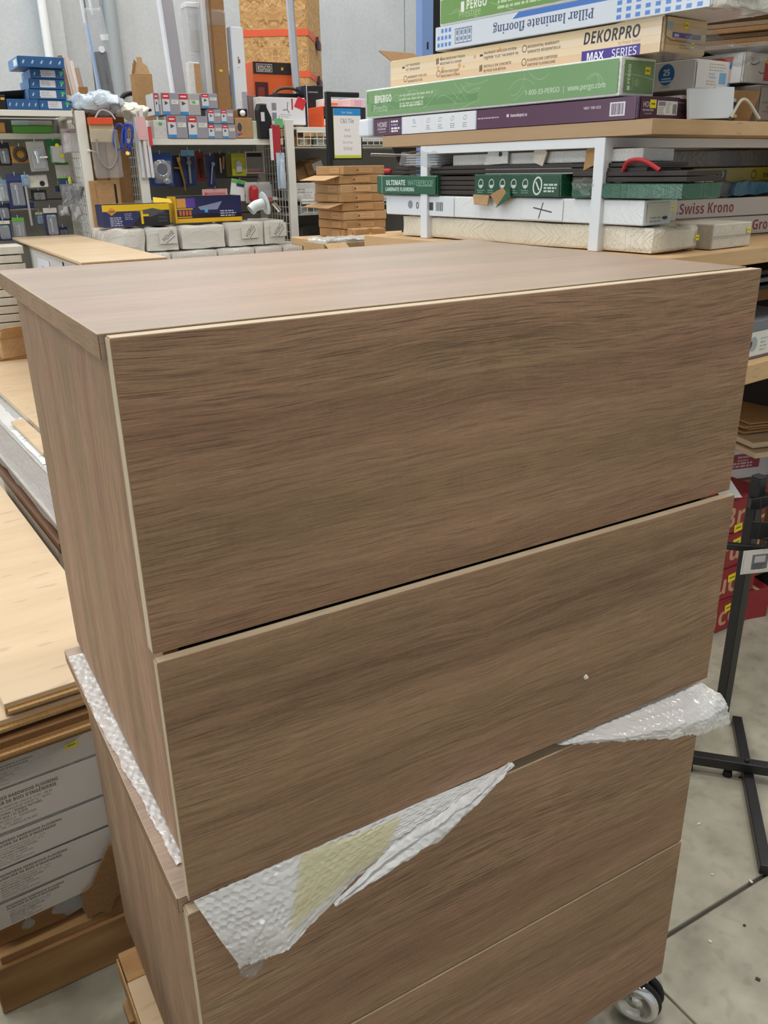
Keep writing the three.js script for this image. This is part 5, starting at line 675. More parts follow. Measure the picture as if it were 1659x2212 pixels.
// between the two units
{
  const a = carton('cardboard_sheet', 'tall folded brown cardboard between the two gondola posts', 'cardboard', null, [1.014, 1.353, -4.5], [0.22, 0.85, 0.03], 0, M.cardDark, { tape: false, dent: 0.006 }); a.position.y = 1.22; a.position.x += 0.11;
  const a0 = carton('carton', 'brown carton standing below the tall folded cardboard', 'carton', null, [a.position.x, 0, -4.5], [0.26, 1.215, 0.2], 0, M.cardDark, {});
  part('fold', bx(0.07, 0.85, 0.006, 0.001), M.card, a, [-0.06, 0.425, 0.02], [0, 0.3, 0]); part('fold', bx(0.05, 0.8, 0.006, 0.001), M.cardPale, a, [0.01, 0.4, 0.021]);
  const b = zc('carton', 'brown carton with a black slot between the two gondola units', 'carton', null, [1.043, 1.361, -4.36, 0.168, 0.32], 0.12, M.card, {}); part('slot', bx(0.012, 0.14, 0.002, 0.0005), M.black, b, [b.size[0] * 0.34, b.size[1] * 0.72, 0.061]); part('seam', bx(0.002, b.size[1] * 0.9, 0.001, 0.0003), M.cardDark, b, [-0.05, b.size[1] / 2, 0.0612]);
  const c = thing('goods_bag', 'clear bag with an orange header and grey tubing', 'bag', null, [1.072, 1.692, -4.34]); part('bag', puffy(0.15, 0.25, 0.03, 0.006, 20, 9), M.film, c, [0, 0.125, 0]); part('header', bx(0.13, 0.035, 0.034, 0.003), paint('#e2552f', 0.5), c, [-0.012, 0.29, 0]); part('card', bx(0.13, 0.09, 0.02, 0.002), paint('#cbb791', 0.6), c, [-0.008, 0.23, -0.006]); part('tubing', tube([[-0.05, 0.2, 0.02], [-0.045, 0.1, 0.022], [0.0, 0.05, 0.024], [0.045, 0.1, 0.022], [0.05, 0.2, 0.02]], 0.006, 30, 8), paint('#8d8d8e', 0.5), c); part('handle', tube([[-0.04, 0.3, 0], [0.0, 0.345, 0], [0.05, 0.33, 0], [0.07, 0.3, 0]], 0.005, 20, 6), paint('#c9cacb', 0.5), c);
  const d = thing('hose', 'coiled bright blue hose with a brass end', 'hose', null, [1.176, 1.928, -4.32]); const loop = (w, h, s) => Array.from({ length: 16 }, (_, i) => { const q = i / 16 * 6.283; return [w * Math.sin(q) + s + 0.012 * Math.cos(q), -h / 2 + h / 2 * Math.cos(q), 0.008 * Math.sin(q * 2) + s * 0.4]; });
  part('coil', merged([tube(loop(0.03, 0.13, -0.028), 0.006, 60, 8, true), tube(loop(0.028, 0.15, 0.012), 0.0062, 60, 8, true), tube(loop(0.018, 0.12, 0.024), 0.006, 60, 8, true)]), paint('#2742a8', 0.35), d, [0, 0.04, 0]); part('brass_end', merged([cyl(0.012, 0.012, 0.018, 6).rotateX(1.2), new THREE.TorusGeometry(0.01, 0.004, 8, 16)]), M.brass, d, [0.002, -0.112, 0.01]);
  const e = thing('plastic_bag', 'pale blue crumpled plastic draped over the gap between the units', 'plastic bag', null, [1.08, 2.047, -4.45]); part('bag', bent(new THREE.SphereGeometry(0.15, 40, 24).scale(1, 0.34, 0.9), 0.035, 22, 4), M.wrapped('#d3e2f2', 0.006), e, [0.01, 0.03, 0]);
  const f = thing('white_cable', 'short white cable end poking out left of the clear bag', 'cable', null, [0.984, 1.836, -4.36]); part('cable', tube([[0, 0, 0], [0.03, -0.006, 0], [0.06, -0.012, -0.02]], 0.004, 16, 6), paint('#d9d2c6', 0.5), f); part('tip', cyl(0.0065, 0.0065, 0.014, 10).rotateZ(1.5), paint('#f2f2f0', 0.3), f);
  const g = thing('cloth', 'bundle of cream cloth on top of the second white post', 'cloth', null, [1.253, 2.025, -4.42]); part('bundle', bent(new THREE.SphereGeometry(0.085, 36, 24).scale(1, 0.42, 0.9), 0.03, 30, 3), paint('#e3e0d2', 0.8), g, [0, 0.012, 0]); part('strap', bx(0.06, 0.014, 0.05, 0.004), M.black, g, [0.085, 0.02, 0]);
  const h = thing('tube_pack', 'pink and white plastic tubes hanging beside the second white post', 'pack', null, [1.299, 1.688, -4.36]); for (const [x, hh, r, c2] of [[-0.03, 0.33, 0.011, '#d8dde3'], [0.0, 0.36, 0.012, '#e8e2e4'], [0.024, 0.3, 0.01, '#e6e8ea']]) part('tube', lathe([[0.0001, 0], [r, 0.004], [r * 0.9, hh * 0.5], [r * 1.15, hh], [0.0001, hh + 0.004]], 12), paint(c2, 0.35), h, [x, 0, 0], [0, 0, 0.02]); part('red_label', bx(0.02, 0.1, 0.004, 0.001), paint('#d3474e', 0.5), h, [0.03, 0.22, 0.012]); part('pink_label', bx(0.05, 0.12, 0.003, 0.001), paint('#e9b9bc', 0.5), h, [-0.014, 0.26, 0.012]);
}
// grey and red boxed goods on the middle shelf
{
  const grey = paint('#9a99a4', 0.5, { map: fleckT }), lab = ['left of the upper row', 'second in the upper row', 'third in the upper row', 'leftmost of the two large ones on the shelf', 'rightmost of the two large ones on the shelf', 'small one at the top right', 'small one, upper left of the right block', 'small one, upper right of the right block', 'small one, lower left of the right block', 'small one, lower right of the right block'];
  const Y0 = 1.8985, boxes = [[1.429, 2.014, -4.45, 0.049, 0.118], [1.49, 2.014, -4.42, 0.103, 0.117], [1.603, 2.013, -4.43, 0.131, 0.119], [1.512, 1.892, -4.41, 0.118, 0.121], [1.636, 1.892, -4.41, 0.124, 0.123], [1.723, 2.058, -4.42, 0.098, 0.083], [1.743, 1.972, -4.415, 0.08, 0.086], [1.822, 1.978, -4.415, 0.078, 0.079], [1.738, 1.892, -4.41, 0.089, 0.082], [1.824, 1.892, -4.41, 0.084, 0.083]];
  const rows = [[1, 0.117], [1, 0.117], [1, 0.117], [0, 0.121], [0, 0.121], [2, 0.08], [1.001, 0.077], [1.001, 0.077], [0, 0.078], [0, 0.078]];
  boxes.forEach((b, i) => {
    const big = i < 5; b[1] = i < 3 ? Y0 + 0.1225 : i < 5 ? Y0 : i === 5 ? Y0 + 0.161 : i < 8 ? Y0 + 0.0805 : Y0; b[4] = rows[i][1];
    const t = zc('boxed_fan', 'grey box with a red corner label, ' + lab[i], 'box', 'grey boxes with red labels', b, 0.16, grey, { tape: false });
    print(t, 'front', b[3] * 0.97, b[4] * 0.96, 0, 0, 900, (x, W, H) => { fill(i === 2 ? '#c9c4bd' : '#a5a5b0')(x, W, H); x.fillStyle = '#8b8b98'; for (let q = W * 0.45; q < W; q += 4) x.fillRect(q, 0, 1.6, H); x.fillStyle = '#d6d7dc'; x.fillRect(0, H * 0.28, W * 0.42, H * 0.56); x.fillStyle = '#c8323c'; x.fillRect(W * 0.02, H * 0.02, W * 0.42, H * 0.26); x.fillStyle = '#f3dcdc'; x.fillRect(W * 0.09, H * 0.11, W * 0.28, H * 0.07); x.fillStyle = '#4a4a52'; x.beginPath(); x.moveTo(W * 0.14, H * 0.36); x.lineTo(W * 0.34, H * 0.46); x.lineTo(W * 0.14, H * 0.56); x.fill(); x.fillStyle = '#3f8fcf'; x.fillRect(W * 0.02, H * 0.84, W * 0.4, H * 0.16); x.fillStyle = '#e6e3dc'; x.fillRect(W * 0.52, H * (big ? 0.3 : 0.26), W * 0.42, H * 0.2); lines(x, W * 0.55, H * (big ? 0.34 : 0.3), W * 0.34, 2, H * 0.07, '#999'); });
    print(t, 'left', 0.15, b[4] * 0.95, 0, 0, 400, fill('#d3d5da'));
    if (i === 2) greenDot(t, 'front', b[3] * 0.2, b[4] * 0.1, 0.016, 0.014);
  });
  const t = zc('white_box', 'small white box with a green dot left of the grey boxes', 'box', null, [1.415, 1.892, -4.42, 0.081, 0.097], 0.1, M.whiteCard, { tape: false }); t.position.y = Y0; greenDot(t, "front", 0.0, 0.03);
  const br = zc('brown_box', 'plain brown box with a round blue and red label', 'box', null, [1.921, 1.894, -4.41, 0.112, 0.114], 0.14, M.card, {}); br.position.y = Y0; print(br, 'front', 0.035, 0.08, -0.028, -0.01, 600, (x, W, H) => { fill('#c49a6a')(x, W, H); x.fillStyle = '#3f4450'; x.beginPath(); x.ellipse(W / 2, H * 0.32, W * 0.4, H * 0.3, 0, 0, 7); x.fill(); x.fillStyle = '#c7484a'; x.fillRect(W * 0.5, H * 0.66, W * 0.4, H * 0.2); x.fillStyle = '#4a5fc0'; x.fillRect(W * 0.1, H * 0.7, W * 0.4, H * 0.2); });
  const wl = zc('open_carton', 'carton with a dark inside and a white bulb on the brown box', 'carton', null, [1.93, 2.01, -4.44, 0.071, 0.045], 0.1, M.cardDark, { tape: false }); wl.position.y = br.position.y + br.size[1] + 0.002; part('opening', bx(0.06, 0.04, 0.002, 0.0005), M.black, wl, [0, 0.028, 0.051]); part('bulb', new THREE.SphereGeometry(0.017, 18, 12), paint('#eef0f2', 0.2), wl, [-0.004, 0.024, 0.062]);
  const bk = thing('black_bottle', 'tall black bottle with a white label on the middle shelf', 'bottle', null, [2.053, 1.895, -4.42]); bk.position.y = Y0; part('bottle', bent(slabShape([[-0.035, 0], [0.042, 0], [0.04, 0.11], [0.012, 0.165], [0.012, 0.18], [-0.024, 0.18], [-0.036, 0.15]], 0.05, 0.006), 0.001, 9, 1), M.black, bk, [0, 0.006, -0.03]); part('label', bx(0.024, 0.05, 0.001, 0.0004), paint('#d9dade', 0.5), bk, [-0.014, 0.12, 0.0285]); part('label', bx(0.012, 0.04, 0.001, 0.0004), paint('#c9cad0', 0.5), bk, [0.028, 0.03, 0.0285]); part('cap', bx(0.034, 0.012, 0.034, 0.003), paint('#d8c29a', 0.5), bk, [-0.01, 0.192, 0]);
  const gs = zc('slim_box', 'pale green slim box between the brown box and the black bottle', 'box', null, [2.007, 1.895, -4.43, 0.045, 0.1], 0.1, paint('#dfe6d0', 0.55), { tape: false }); gs.position.y = Y0;
  const bp = thing('brown_board', 'narrow brown board standing behind the black bottle', 'panel', null, [2.057, 1.904, -4.6]); bp.position.y = Y0; part('panel', bx(0.05, 0.25, 0.03, 0.002), paint('#7c6a64', 0.6), bp, [0, 0.125, 0]); part('edge', bx(0.03, 0.27, 0.02, 0.002), paint('#a9a7b4', 0.5), bp, [-0.042, 0.135, 0]);
}
// hooks under the middle shelf
{
  pack('blue clear pack with a coiled chrome hose', [1.414, 1.643, -4.5, 0.139, 0.182], '#274f9a', (t, w, h) => { part('coil', merged([0, 1, 2].map((i) => new THREE.TorusGeometry(w * (0.36 - i * 0.05), 0.006, 8, 30).translate(0, 0, 0.006 * i))), M.chrome, t, [0, h * 0.5, 0.018]); part('shower_head', lathe([[0.0001, 0], [0.022, 0.0], [0.024, 0.01], [0.01, 0.02], [0.0001, 0.022]], 16).rotateX(1.2), M.chrome, t, [0.02, h * 0.16, 0.03]); }, { depth: 0.05 });
  pack('navy card with a brass tap', [1.565, 1.633, -4.6, 0.089, 0.178], '#1d2a5c', (t, w, h) => part('tap', merged([cyl(0.01, 0.008, 0.14, 10).rotateZ(0.2), cyl(0.007, 0.007, 0.05, 10).rotateZ(1.5).translate(-0.02, 0.02, 0), cyl(0.006, 0.006, 0.05, 8).rotateZ(0.1).translate(0.012, -0.085, 0), cyl(0.014, 0.014, 0.02, 10).translate(-0.01, 0.07, 0)]), M.brass, t, [0, h * 0.5, 0.02]), { clear: false });
  pack('light blue topped navy card with a grey lever and green dot', [1.611, 1.638, -4.58, 0.087, 0.208], '#253468', (t, w, h) => { rod(paint('#8b8d90', 0.4), 0.009, 0.7)(t, w, h); greenDot(t, 'front', 0.01, h * 0.16, 0.014, 0.01); }, { header: '#7fb9d6', clear: false });
  pack('red carded pack with a dark tool', [1.7, 1.662, -4.62, 0.05, 0.172], '#7d1f22', rod(M.black, 0.007, 0.6), { clear: false });
  pack('navy carded pack with a silver fork-shaped tool', [1.757, 1.629, -4.6, 0.054, 0.186], '#2b3768', (t, w, h) => part('tool', merged([cyl(0.006, 0.005, 0.11, 8).rotateZ(-0.16), cyl(0.012, 0.012, 0.02, 10).rotateX(1.4).translate(0.012, 0.06, 0)]), M.steel, t, [0, h * 0.38, 0.014]), { clear: false });
  pack('black carded pack with a wooden handled knife', [1.828, 1.681, -4.62, 0.079, 0.144], '#241f1d', (t, w, h) => { part('handle', cyl(0.008, 0.007, h * 0.5, 10).rotateZ(-0.1), paint('#a9743e', 0.5), t, [0.018, h * 0.6, 0.014]); part('blade', bx(0.012, h * 0.6, 0.003, 0.001), M.steel, t, [0, h * 0.5, 0.01]); }, { clear: false });
  pack('thin olive carded pack left of the yellow one', [1.897, 1.691, -4.64, 0.037, 0.129], '#8b8a4a', null, { clear: false });
  pack('bright yellow carded pack with a white tool', [1.937, 1.69, -4.58, 0.095, 0.131], '#c3c330', (t, w, h) => { part('tool', bent(slabShape([[-0.018, 0], [0.018, 0.004], [0.016, 0.05], [0.0, 0.07], [-0.016, 0.06]], 0.012), 0.001, 20, 1), paint('#c7c9d6', 0.4), t, [-0.004, h * 0.16, 0.004]); }, { header: '#a9b02f', clear: false });
  pack('grey blister pack in a pale frame right of the yellow one', [2.042, 1.702, -4.58, 0.119, 0.129], '#8f8c84', (t, w, h) => { part('frame', merged([bx(w, 0.006, 0.012, 0.001).translate(0, h - 0.004, 0.006), bx(w, 0.006, 0.012, 0.001).translate(0, 0.004, 0.006), bx(0.006, h, 0.012, 0.001).translate(-w / 2, h / 2, 0.006), bx(0.006, h, 0.012, 0.001).translate(w / 2, h / 2, 0.006)]), paint('#c9c6bd', 0.4), t); part('red_edge', bx(w * 0.9, 0.01, 0.006, 0.001), paint('#b04a48', 0.5), t, [0, 0.012, 0.01]); part('dark_top', bx(w * 0.8, h * 0.16, 0.004, 0.001), M.black, t, [0, h * 0.84, 0.006]); }, { clear: false });
  const rw = pack('white and navy card with a green top leaning on the bracket shelf', [1.876, 1.551, -4.5, 0.098, 0.118], '#e4e6e6', (t, w, h) => { part('band', bx(w * 0.5, h * 0.14, 0.002, 0.0005), paint(navy, 0.5), t, [0.01, h * 0.76, 0.003]); }, { header: '#5cb54a', clear: false, lean: -0.2 });
  pack('red and clear bag of parts beside the wire panel', [2.012, 1.531, -4.48, 0.168, 0.122], '#c9c3ba', (t, w, h) => { part('red_part', bent(new THREE.CapsuleGeometry(0.03, 0.05, 6, 14), 0.004, 20, 1), paint('#b8202a', 0.4), t, [-0.04, h * 0.42, 0.03]); part('bag', puffy(w * 0.8, h * 0.86, 0.05, 0.006, 20, 8), M.film, t, [0.01, h * 0.45, 0.03]); part('red_edge', bx(0.03, 0.03, 0.006, 0.002), paint('#c02a32', 0.5), t, [w * 0.4, 0.016, 0.03]); }, { clear: false, n: 'goods_bag', cat: 'bag' });
  const rd = pack('long red card hanging on the third white post', [2.111, 1.776, -4.38, 0.061, 0.197], '#b3323c', (t, w, h) => part('white_edge', bx(w * 0.26, h * 0.9, 0.012, 0.001), paint('#e3e4e6', 0.5), t, [-w * 0.52, h * 0.45, 0.002]), { clear: false });
  const bt = pack('pale blue bottle shaped pack below the long red card', [2.129, 1.611, -4.37, 0.056, 0.207], '#bcd0e2', (t, w, h) => part('bottle', lathe([[0.0001, 0], [0.018, 0.004], [0.02, h * 0.4], [0.014, h * 0.7], [0.008, h * 0.8], [0.0001, h * 0.82]], 14), M.wrapped('#cddbea'), t, [0, 0, 0.02]), { clear: false });
  const gr = pack('small green tag above the long red card', [2.141, 1.959, -4.39, 0.055, 0.051], '#6fc07c', null, { clear: false });
  const sg = pack('pink, white and green carton pack standing behind the blue kit', [1.736, 1.545, -4.5, 0.163, 0.074], '#d9a3a4', (t, w, h) => { part('band', bx(w * 0.8, h * 0.28, 0.002, 0.0006), paint('#d8404c', 0.5), t, [0, h * 0.6, 0.003]); part('green_end', bx(w * 0.3, h * 0.2, 0.003, 0.0006), paint('#66b04a', 0.5), t, [w * 0.2, h * 0.2, 0.004]); }, { clear: true });
  const el = thing('pipe_elbow', 'white plastic flanged pipe elbow on the packages', 'pipe fitting', null, [1.8, 1.49, -3.95]); part('flange', lathe([[0.02, 0], [0.062, 0], [0.064, 0.006], [0.03, 0.012]], 30).rotateZ(-1.3), paint('#dfe6e8', 0.3), el, [0.026, 0.055, 0]); part('pipe', tube([[0.02, 0.055, 0], [-0.03, 0.042, 0.0], [-0.06, 0.02, 0.0]], 0.029, 24, 18), paint('#d7dfe2', 0.3), el); part('clamp', cyl(0.012, 0.012, 0.06, 10).rotateZ(0.7), M.chrome, el, [0.1, 0.035, 0]);
}
// white wrapped packages and tool kits in front of the middle unit
{
  const wrap = M.wrapped('#e6e4dd', 0.004), Z1 = -3.9;
  const word = (s, r) => (x, W, H) => { fill('#e4e2db')(x, W, H); x.save(); x.translate(W / 2, H / 2); x.rotate(r); words(x, s, 0, 0, H * 0.42, '#4f4e50', { bold: false, align: 'center' }); x.fillStyle = '#8a888a'; x.fillRect(-W * 0.3, H * 0.26, W * 0.6, 3); x.restore(); };
  const up = [[[1.002, 1.342, -3.9, 0.221, 0.129], 'rumpled white package at the left of the upper row'], [[1.203, 1.328, -3.9, 0.18, 0.139], 'white package with large black letters, second in the upper row'], [[1.433, 1.334, -3.9, 0.259, 0.118], 'plain white package in the middle of the upper row'], [[1.683, 1.34, -3.9, 0.217, 0.126], 'white package with a torn corner right of the middle one'], [[1.858, 1.331, -3.9, 0.132, 0.133], 'white package with letters at the right end of the upper row']];
  const lo = [[[1.164, 1.251, -3.86, 0.13, 0.093], 'white package at the left of the lower row'], [[1.361, 1.238, -3.86, 0.266, 0.09], 'wide white package second in the lower row'], [[1.605, 1.222, -3.86, 0.219, 0.112], 'white package third in the lower row'], [[1.8, 1.209, -3.86, 0.171, 0.127], 'white package with letters near the right of the lower row'], [[1.969, 1.198, -3.86, 0.165, 0.134], 'white package at the right end of the lower row']];
  const yL = 1.212;
  lo.forEach(([b, l], i) => { const t = zc('wrapped_package', l, 'package', 'white wrapped packages', [b[0], yL, b[2], b[3] * 0.985, 0.108], 0.3, wrap, { tape: false, geo: puffy(b[3] * 0.985, 0.106, 0.3, 0.004, 12, 8) }); if (i === 0 || i > 2) print(t, 'front', 0.11, 0.05, 0, 0.01, 600, word(i === 0 ? 'HIHRG' : 'RG', -0.5), { name: 'lettering', lift: 0.006 }); });
  up.forEach(([b, l], i) => { const y = yL + 0.111, t = zc('wrapped_package', l, 'package', 'white wrapped packages', [b[0], y, b[2], b[3] * 0.985, [0.122, 0.125, 0.125, 0.132, 0.136][i]], 0.26, wrap, { tape: false, geo: puffy(b[3] * 0.975, [0.122, 0.125, 0.125, 0.132, 0.136][i] * 0.97, 0.26, i ? 0.005 : 0.012, 12, 9) }); if (i !== 2 && i !== 0) print(t, 'front', 0.1, 0.075, i === 1 ? 0.03 : 0.02, 0.014, 700, word(i === 1 ? 'HIHR' : 'HIRG', i === 1 ? -0.6 : -0.9), { name: 'lettering', lift: 0.008 }); });
  const bench = thing('sales_table', 'plain timber table carrying the white wrapped packages', 'table', null, [1.45, 0, -4.02]); part('tabletop', bx(1.35, 0.04, 0.42, 0.004), M.tan, bench, [0, 1.19, 0]); for (const x of [-0.6, 0.6]) for (const z of [-0.17, 0.17]) part('leg', bx(0.06, 1.169, 0.05, 0.004), M.pine, bench, [x, 0.585, z]);
  const kit = (l, b, d, turn, draw, top) => { const t = zc('tool_box', l, 'box', null, b, d, paint('#2a2f58', 0.5), { tape: false, turn }); print(t, 'front', b[3] * 0.99, b[4] * 0.98, 0, 0, 900, draw, glossPrint); print(t, 'top', b[3] * 0.99, d * 0.98, 0, 0, 300, fill(top), glossPrint); return t; };
  const k1 = kit('yellow and navy tool box on the left of the white packages', [1.093, 1.458, -3.95, 0.357, 0.113], 0.14, 0.0, (x, W, H) => { fill('#2c3160')(x, W, H); x.fillStyle = '#1d1f27'; x.beginPath(); x.moveTo(W * 0.4, H); x.lineTo(W * 0.62, H * 0.3); x.lineTo(W, H * 0.3); x.lineTo(W, H); x.fill(); x.fillStyle = '#efc61f'; x.fillRect(0, 0, W, H * 0.3); x.fillStyle = '#55565c'; x.beginPath(); x.moveTo(W * 0.5, H * 0.32); x.lineTo(W * 0.75, H * 0.2); x.lineTo(W * 0.95, H * 0.36); x.lineTo(W * 0.7, H * 0.6); x.fill(); x.fillStyle = '#efc61f'; x.fillRect(W * 0.56, H * 0.3, W * 0.035, H * 0.6); x.fillRect(W * 0.56, H * 0.46, W * 0.12, H * 0.1); x.fillStyle = '#d99a2a'; x.beginPath(); x.moveTo(W * 0.06, H * 0.3); x.lineTo(W * 0.13, H * 0.12); x.lineTo(W * 0.21, H * 0.3); x.lineTo(W * 0.13, H * 0.48); x.fill(); words(x, 'QEP', W * 0.135, H * 0.3, H * 0.15, '#2c3160', { align: 'center' }); lines(x, W * 0.1, H * 0.56, W * 0.2, 5, H * 0.085, '#c9cbd8', 0.5); lines(x, W * 0.32, H * 0.4, W * 0.12, 4, H * 0.08, '#9fa2b4', 0.5); for (let i = 0; i < 3; i++) { x.fillStyle = '#3a3c45'; x.fillRect(W * 0.82, H * (0.42 + i * 0.16), W * 0.14, H * 0.09); } }, '#8e8f94');
  k1.position.y = 1.4525; part('open_flap', slabShape([[0, 0], [0.1, 0.004], [0.09, 0.026], [0.0, 0.03]], 0.002), paint('#efc61f', 0.5), k1, [0.11, k1.size[1] + 0.002, 0.03], [-0.5, 0, -0.1]);
  const k2 = kit('navy tool box with a yellow base strip on the right of the white packages', [1.513, 1.446, -3.98, 0.37, 0.136], 0.14, -0.05, (x, W, H) => { fill('#232a58')(x, W, H); x.fillStyle = '#e2b021'; x.fillRect(0, H * 0.83, W, H * 0.17); x.fillStyle = '#1a1c2c'; x.fillRect(0, H * 0.66, W, H * 0.17); x.fillStyle = '#d9a04a'; x.fillRect(0, H * 0.06, W * 0.14, H * 0.36); x.fillStyle = '#5a3fa0'; x.fillRect(W * 0.14, H * 0.06, W * 0.14, H * 0.36); for (let i = 0; i < 4; i++) { x.fillStyle = '#c96a32'; x.fillRect(W * (0.03 + i * 0.05), H * 0.52, W * 0.035, H * 0.2); } x.fillStyle = '#e2b021'; x.fillRect(0, H * 0.44, W * 0.24, H * 0.05); x.fillRect(0, H * 0.76, W * 0.22, H * 0.04); x.fillStyle = '#8a92b0'; x.beginPath(); x.moveTo(W * 0.32, H * 0.4); x.lineTo(W * 0.7, H * 0.2); x.lineTo(W * 0.62, H * 0.52); x.lineTo(W * 0.36, H * 0.52); x.fill(); x.fillStyle = '#58a9dc'; x.fillRect(W * 0.42, H * 0.46, W * 0.05, H * 0.16); lines(x, W * 0.66, H * 0.56, W * 0.28, 3, H * 0.09, '#c3c7dc', 0.5); }, '#9a7a44');
  k2.position.y = 1.4565; part('corner_strip', bx(0.012, k2.size[1], 0.15, 0.002), paint('#e2b021', 0.5), k2, [-k2.size[0] / 2 - 0.006, k2.size[1] / 2, 0]);
}


// ---------------------------------------------------------------- tall goods and crates standing behind the shelving
{
  const tall = (n, label, cat, [x, y, z, w, h], base, d, mat, lean, extra) => { const t = thing(n, label, cat, null, [x, base, z - d / 2]); const H = y + h - base; t.size = [w, H, d]; part('body', bx(w, H, d, 0.004), mat, t, [0, H / 2, 0]); extra?.(t, w, H, d); t.rotation.z = lean; return t; };
  const top = 2.02;
  // a storage deck behind the shelving carries the tall goods
  const deck = thing('stock_deck', 'plain timber stock deck behind the white gondola shelving', 'deck', null, [1.9, 0, -5.34]); part('board', bx(3.6, 0.03, 0.84, 0.003), M.tan, deck, [0, 1.885, 0]); for (const x of [-1.75, 0, 1.75]) for (const z of [-0.36, 0.36]) part('post', bx(0.08, 1.87, 0.08, 0.003), M.pine, deck, [x, 0.935, z]);
  const B = 1.901;
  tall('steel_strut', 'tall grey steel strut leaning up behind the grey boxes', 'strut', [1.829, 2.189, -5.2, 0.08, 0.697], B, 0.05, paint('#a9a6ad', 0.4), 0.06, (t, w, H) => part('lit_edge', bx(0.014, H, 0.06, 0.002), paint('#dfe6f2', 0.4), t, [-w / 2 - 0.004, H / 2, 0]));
  tall('plastic_box', 'tall translucent white plastic carton beside the brown upright', 'carton', [1.913, 2.184, -5.1, 0.093, 0.5], B, 0.1, M.milkyFilm, 0, (t, w, H) => { part('lid', bx(w * 1.05, 0.03, 0.11, 0.006), paint('#e9ecee', 0.35), t, [0, H + 0.012, 0]); part('inner', bx(w * 0.75, H * 0.96, 0.06, 0.003), paint('#cfd2d4', 0.5), t, [0, H * 0.48, 0]); part('label', bx(w * 0.5, 0.12, 0.001, 0.0004), paint('#bcbcbb', 0.5), t, [0.0, H * 0.76, 0.052]); });
  tall('carton', 'white carton with a brown side in front of the plastic carton', 'carton', [1.833, 2.172, -4.95, 0.07, 0.186], B, 0.06, M.whiteCard, 0, (t, w, H) => part('side', bx(w * 0.55, H * 0.98, 0.004, 0.001), M.card, t, [w * 0.26, H * 0.49, 0.032]));
  tall('film_roll', 'clear film sleeve wrapped around a white profile left of the brown upright', 'film', [1.95, 2.177, -5, 0.061, 0.635], B, 0.06, M.film, 0, (t, w, H) => part('profile', bx(w * 0.4, H, 0.02, 0.002), paint('#e6ddda', 0.5), t, [w * 0.1, H / 2, 0]));
  tall('brown_carton', 'tall brown cardboard upright carton with a yellow sticker', 'carton', [2.03, 2.089, -5, 0.106, 0.754], B, 0.1, M.cardDark, 0, (t, w, H) => { part('tape', puffy(w * 1.06, 0.09, 0.11, 0.004, 30, 6), M.film, t, [0, 0.72, 0]); part('fold', bx(0.012, H, 0.012, 0.002), paint('#7d5c3a', 0.8), t, [-w * 0.42, H / 2, 0.05]); t.size[1] = 0; priceDot(t, 'front', -0.002, 0.42, 0.02, 0.012); });
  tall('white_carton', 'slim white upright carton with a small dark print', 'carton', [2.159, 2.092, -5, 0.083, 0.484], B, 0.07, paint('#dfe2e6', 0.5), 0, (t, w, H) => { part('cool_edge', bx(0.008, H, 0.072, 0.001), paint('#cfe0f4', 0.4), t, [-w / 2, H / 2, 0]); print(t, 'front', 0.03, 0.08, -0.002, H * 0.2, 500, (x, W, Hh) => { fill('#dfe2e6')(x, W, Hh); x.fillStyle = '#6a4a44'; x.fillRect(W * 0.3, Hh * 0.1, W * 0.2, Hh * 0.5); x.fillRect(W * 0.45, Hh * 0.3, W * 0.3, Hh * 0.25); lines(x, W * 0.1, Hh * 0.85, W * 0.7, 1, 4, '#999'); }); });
  tall('steel_pole', 'thin pale steel pole rising in front of the chipboard crate', 'pole', [2.67, 2.282, -5.2, 0.042, 0.616], B, 0.03, paint('#c3c9d2', 0.35), 0.035, (t, w, H) => part('edge', bx(0.01, H, 0.034, 0.002), paint('#9aa0a8', 0.4), t, [w / 2, H / 2, 0]));
  // chipboard crate with ratchet straps
  const cr = thing('chipboard_crate', 'very tall chipboard crate tied with orange ratchet straps', 'crate', null, [3.314, 2.485, -6.8], 0); cr.position.set(3.3714, 0, -6.9469); cr.rotation.y = -0.58;
  part('front_panel', bx(0.54, 4.6, 0.02, 0.003), M.osb, cr, [0, 2.3, 0.465]); part('side_panel', offUV(bx(0.02, 4.6, 0.94, 0.003), 0.3, 0.2), M.osb, cr, [0.27, 2.3, 0]); part('side_panel', bx(0.02, 4.6, 0.94, 0.003), M.osb, cr, [-0.27, 2.3, 0]); part('back_panel', bx(0.54, 4.6, 0.02, 0.003), M.osb, cr, [0, 2.3, -0.465]);
  for (const y of [2.78, 2.47]) { part('strap', merged([bx(0.57, 0.05, 0.004, 0.001).translate(0, y, 0.478), bx(0.004, 0.05, 0.955, 0.001).translate(0.283, y, 0)]), paint('#e2603a', 0.5), cr); part('ratchet', merged([bx(0.03, 0.07, 0.12, 0.004).translate(0.298, y - 0.03, -0.12), bx(0.02, 0.1, 0.03, 0.003).translate(0.3, y - 0.02, -0.04)]), paint('#4b3f52', 0.5), cr); }
  for (let i = 0; i < 12; i++) part('screw', cyl(0.008, 0.008, 0.004, 8).rotateX(Math.PI / 2), M.steel, cr, [-0.25 + (i % 2) * 0.5, 2.0 + i * 0.13, 0.477]);
  // boxes at the back of the middle unit
  const z1 = -5.05, on = (t) => { t.position.y = B; return t; };
  on(zc('orange_box', 'orange power tool box with a black lettered top edge', 'box', null, [2.537, 2.124, -5.3, 0.326, 0.284], 0.3, paint('#e0662c', 0.45), { tape: false }));
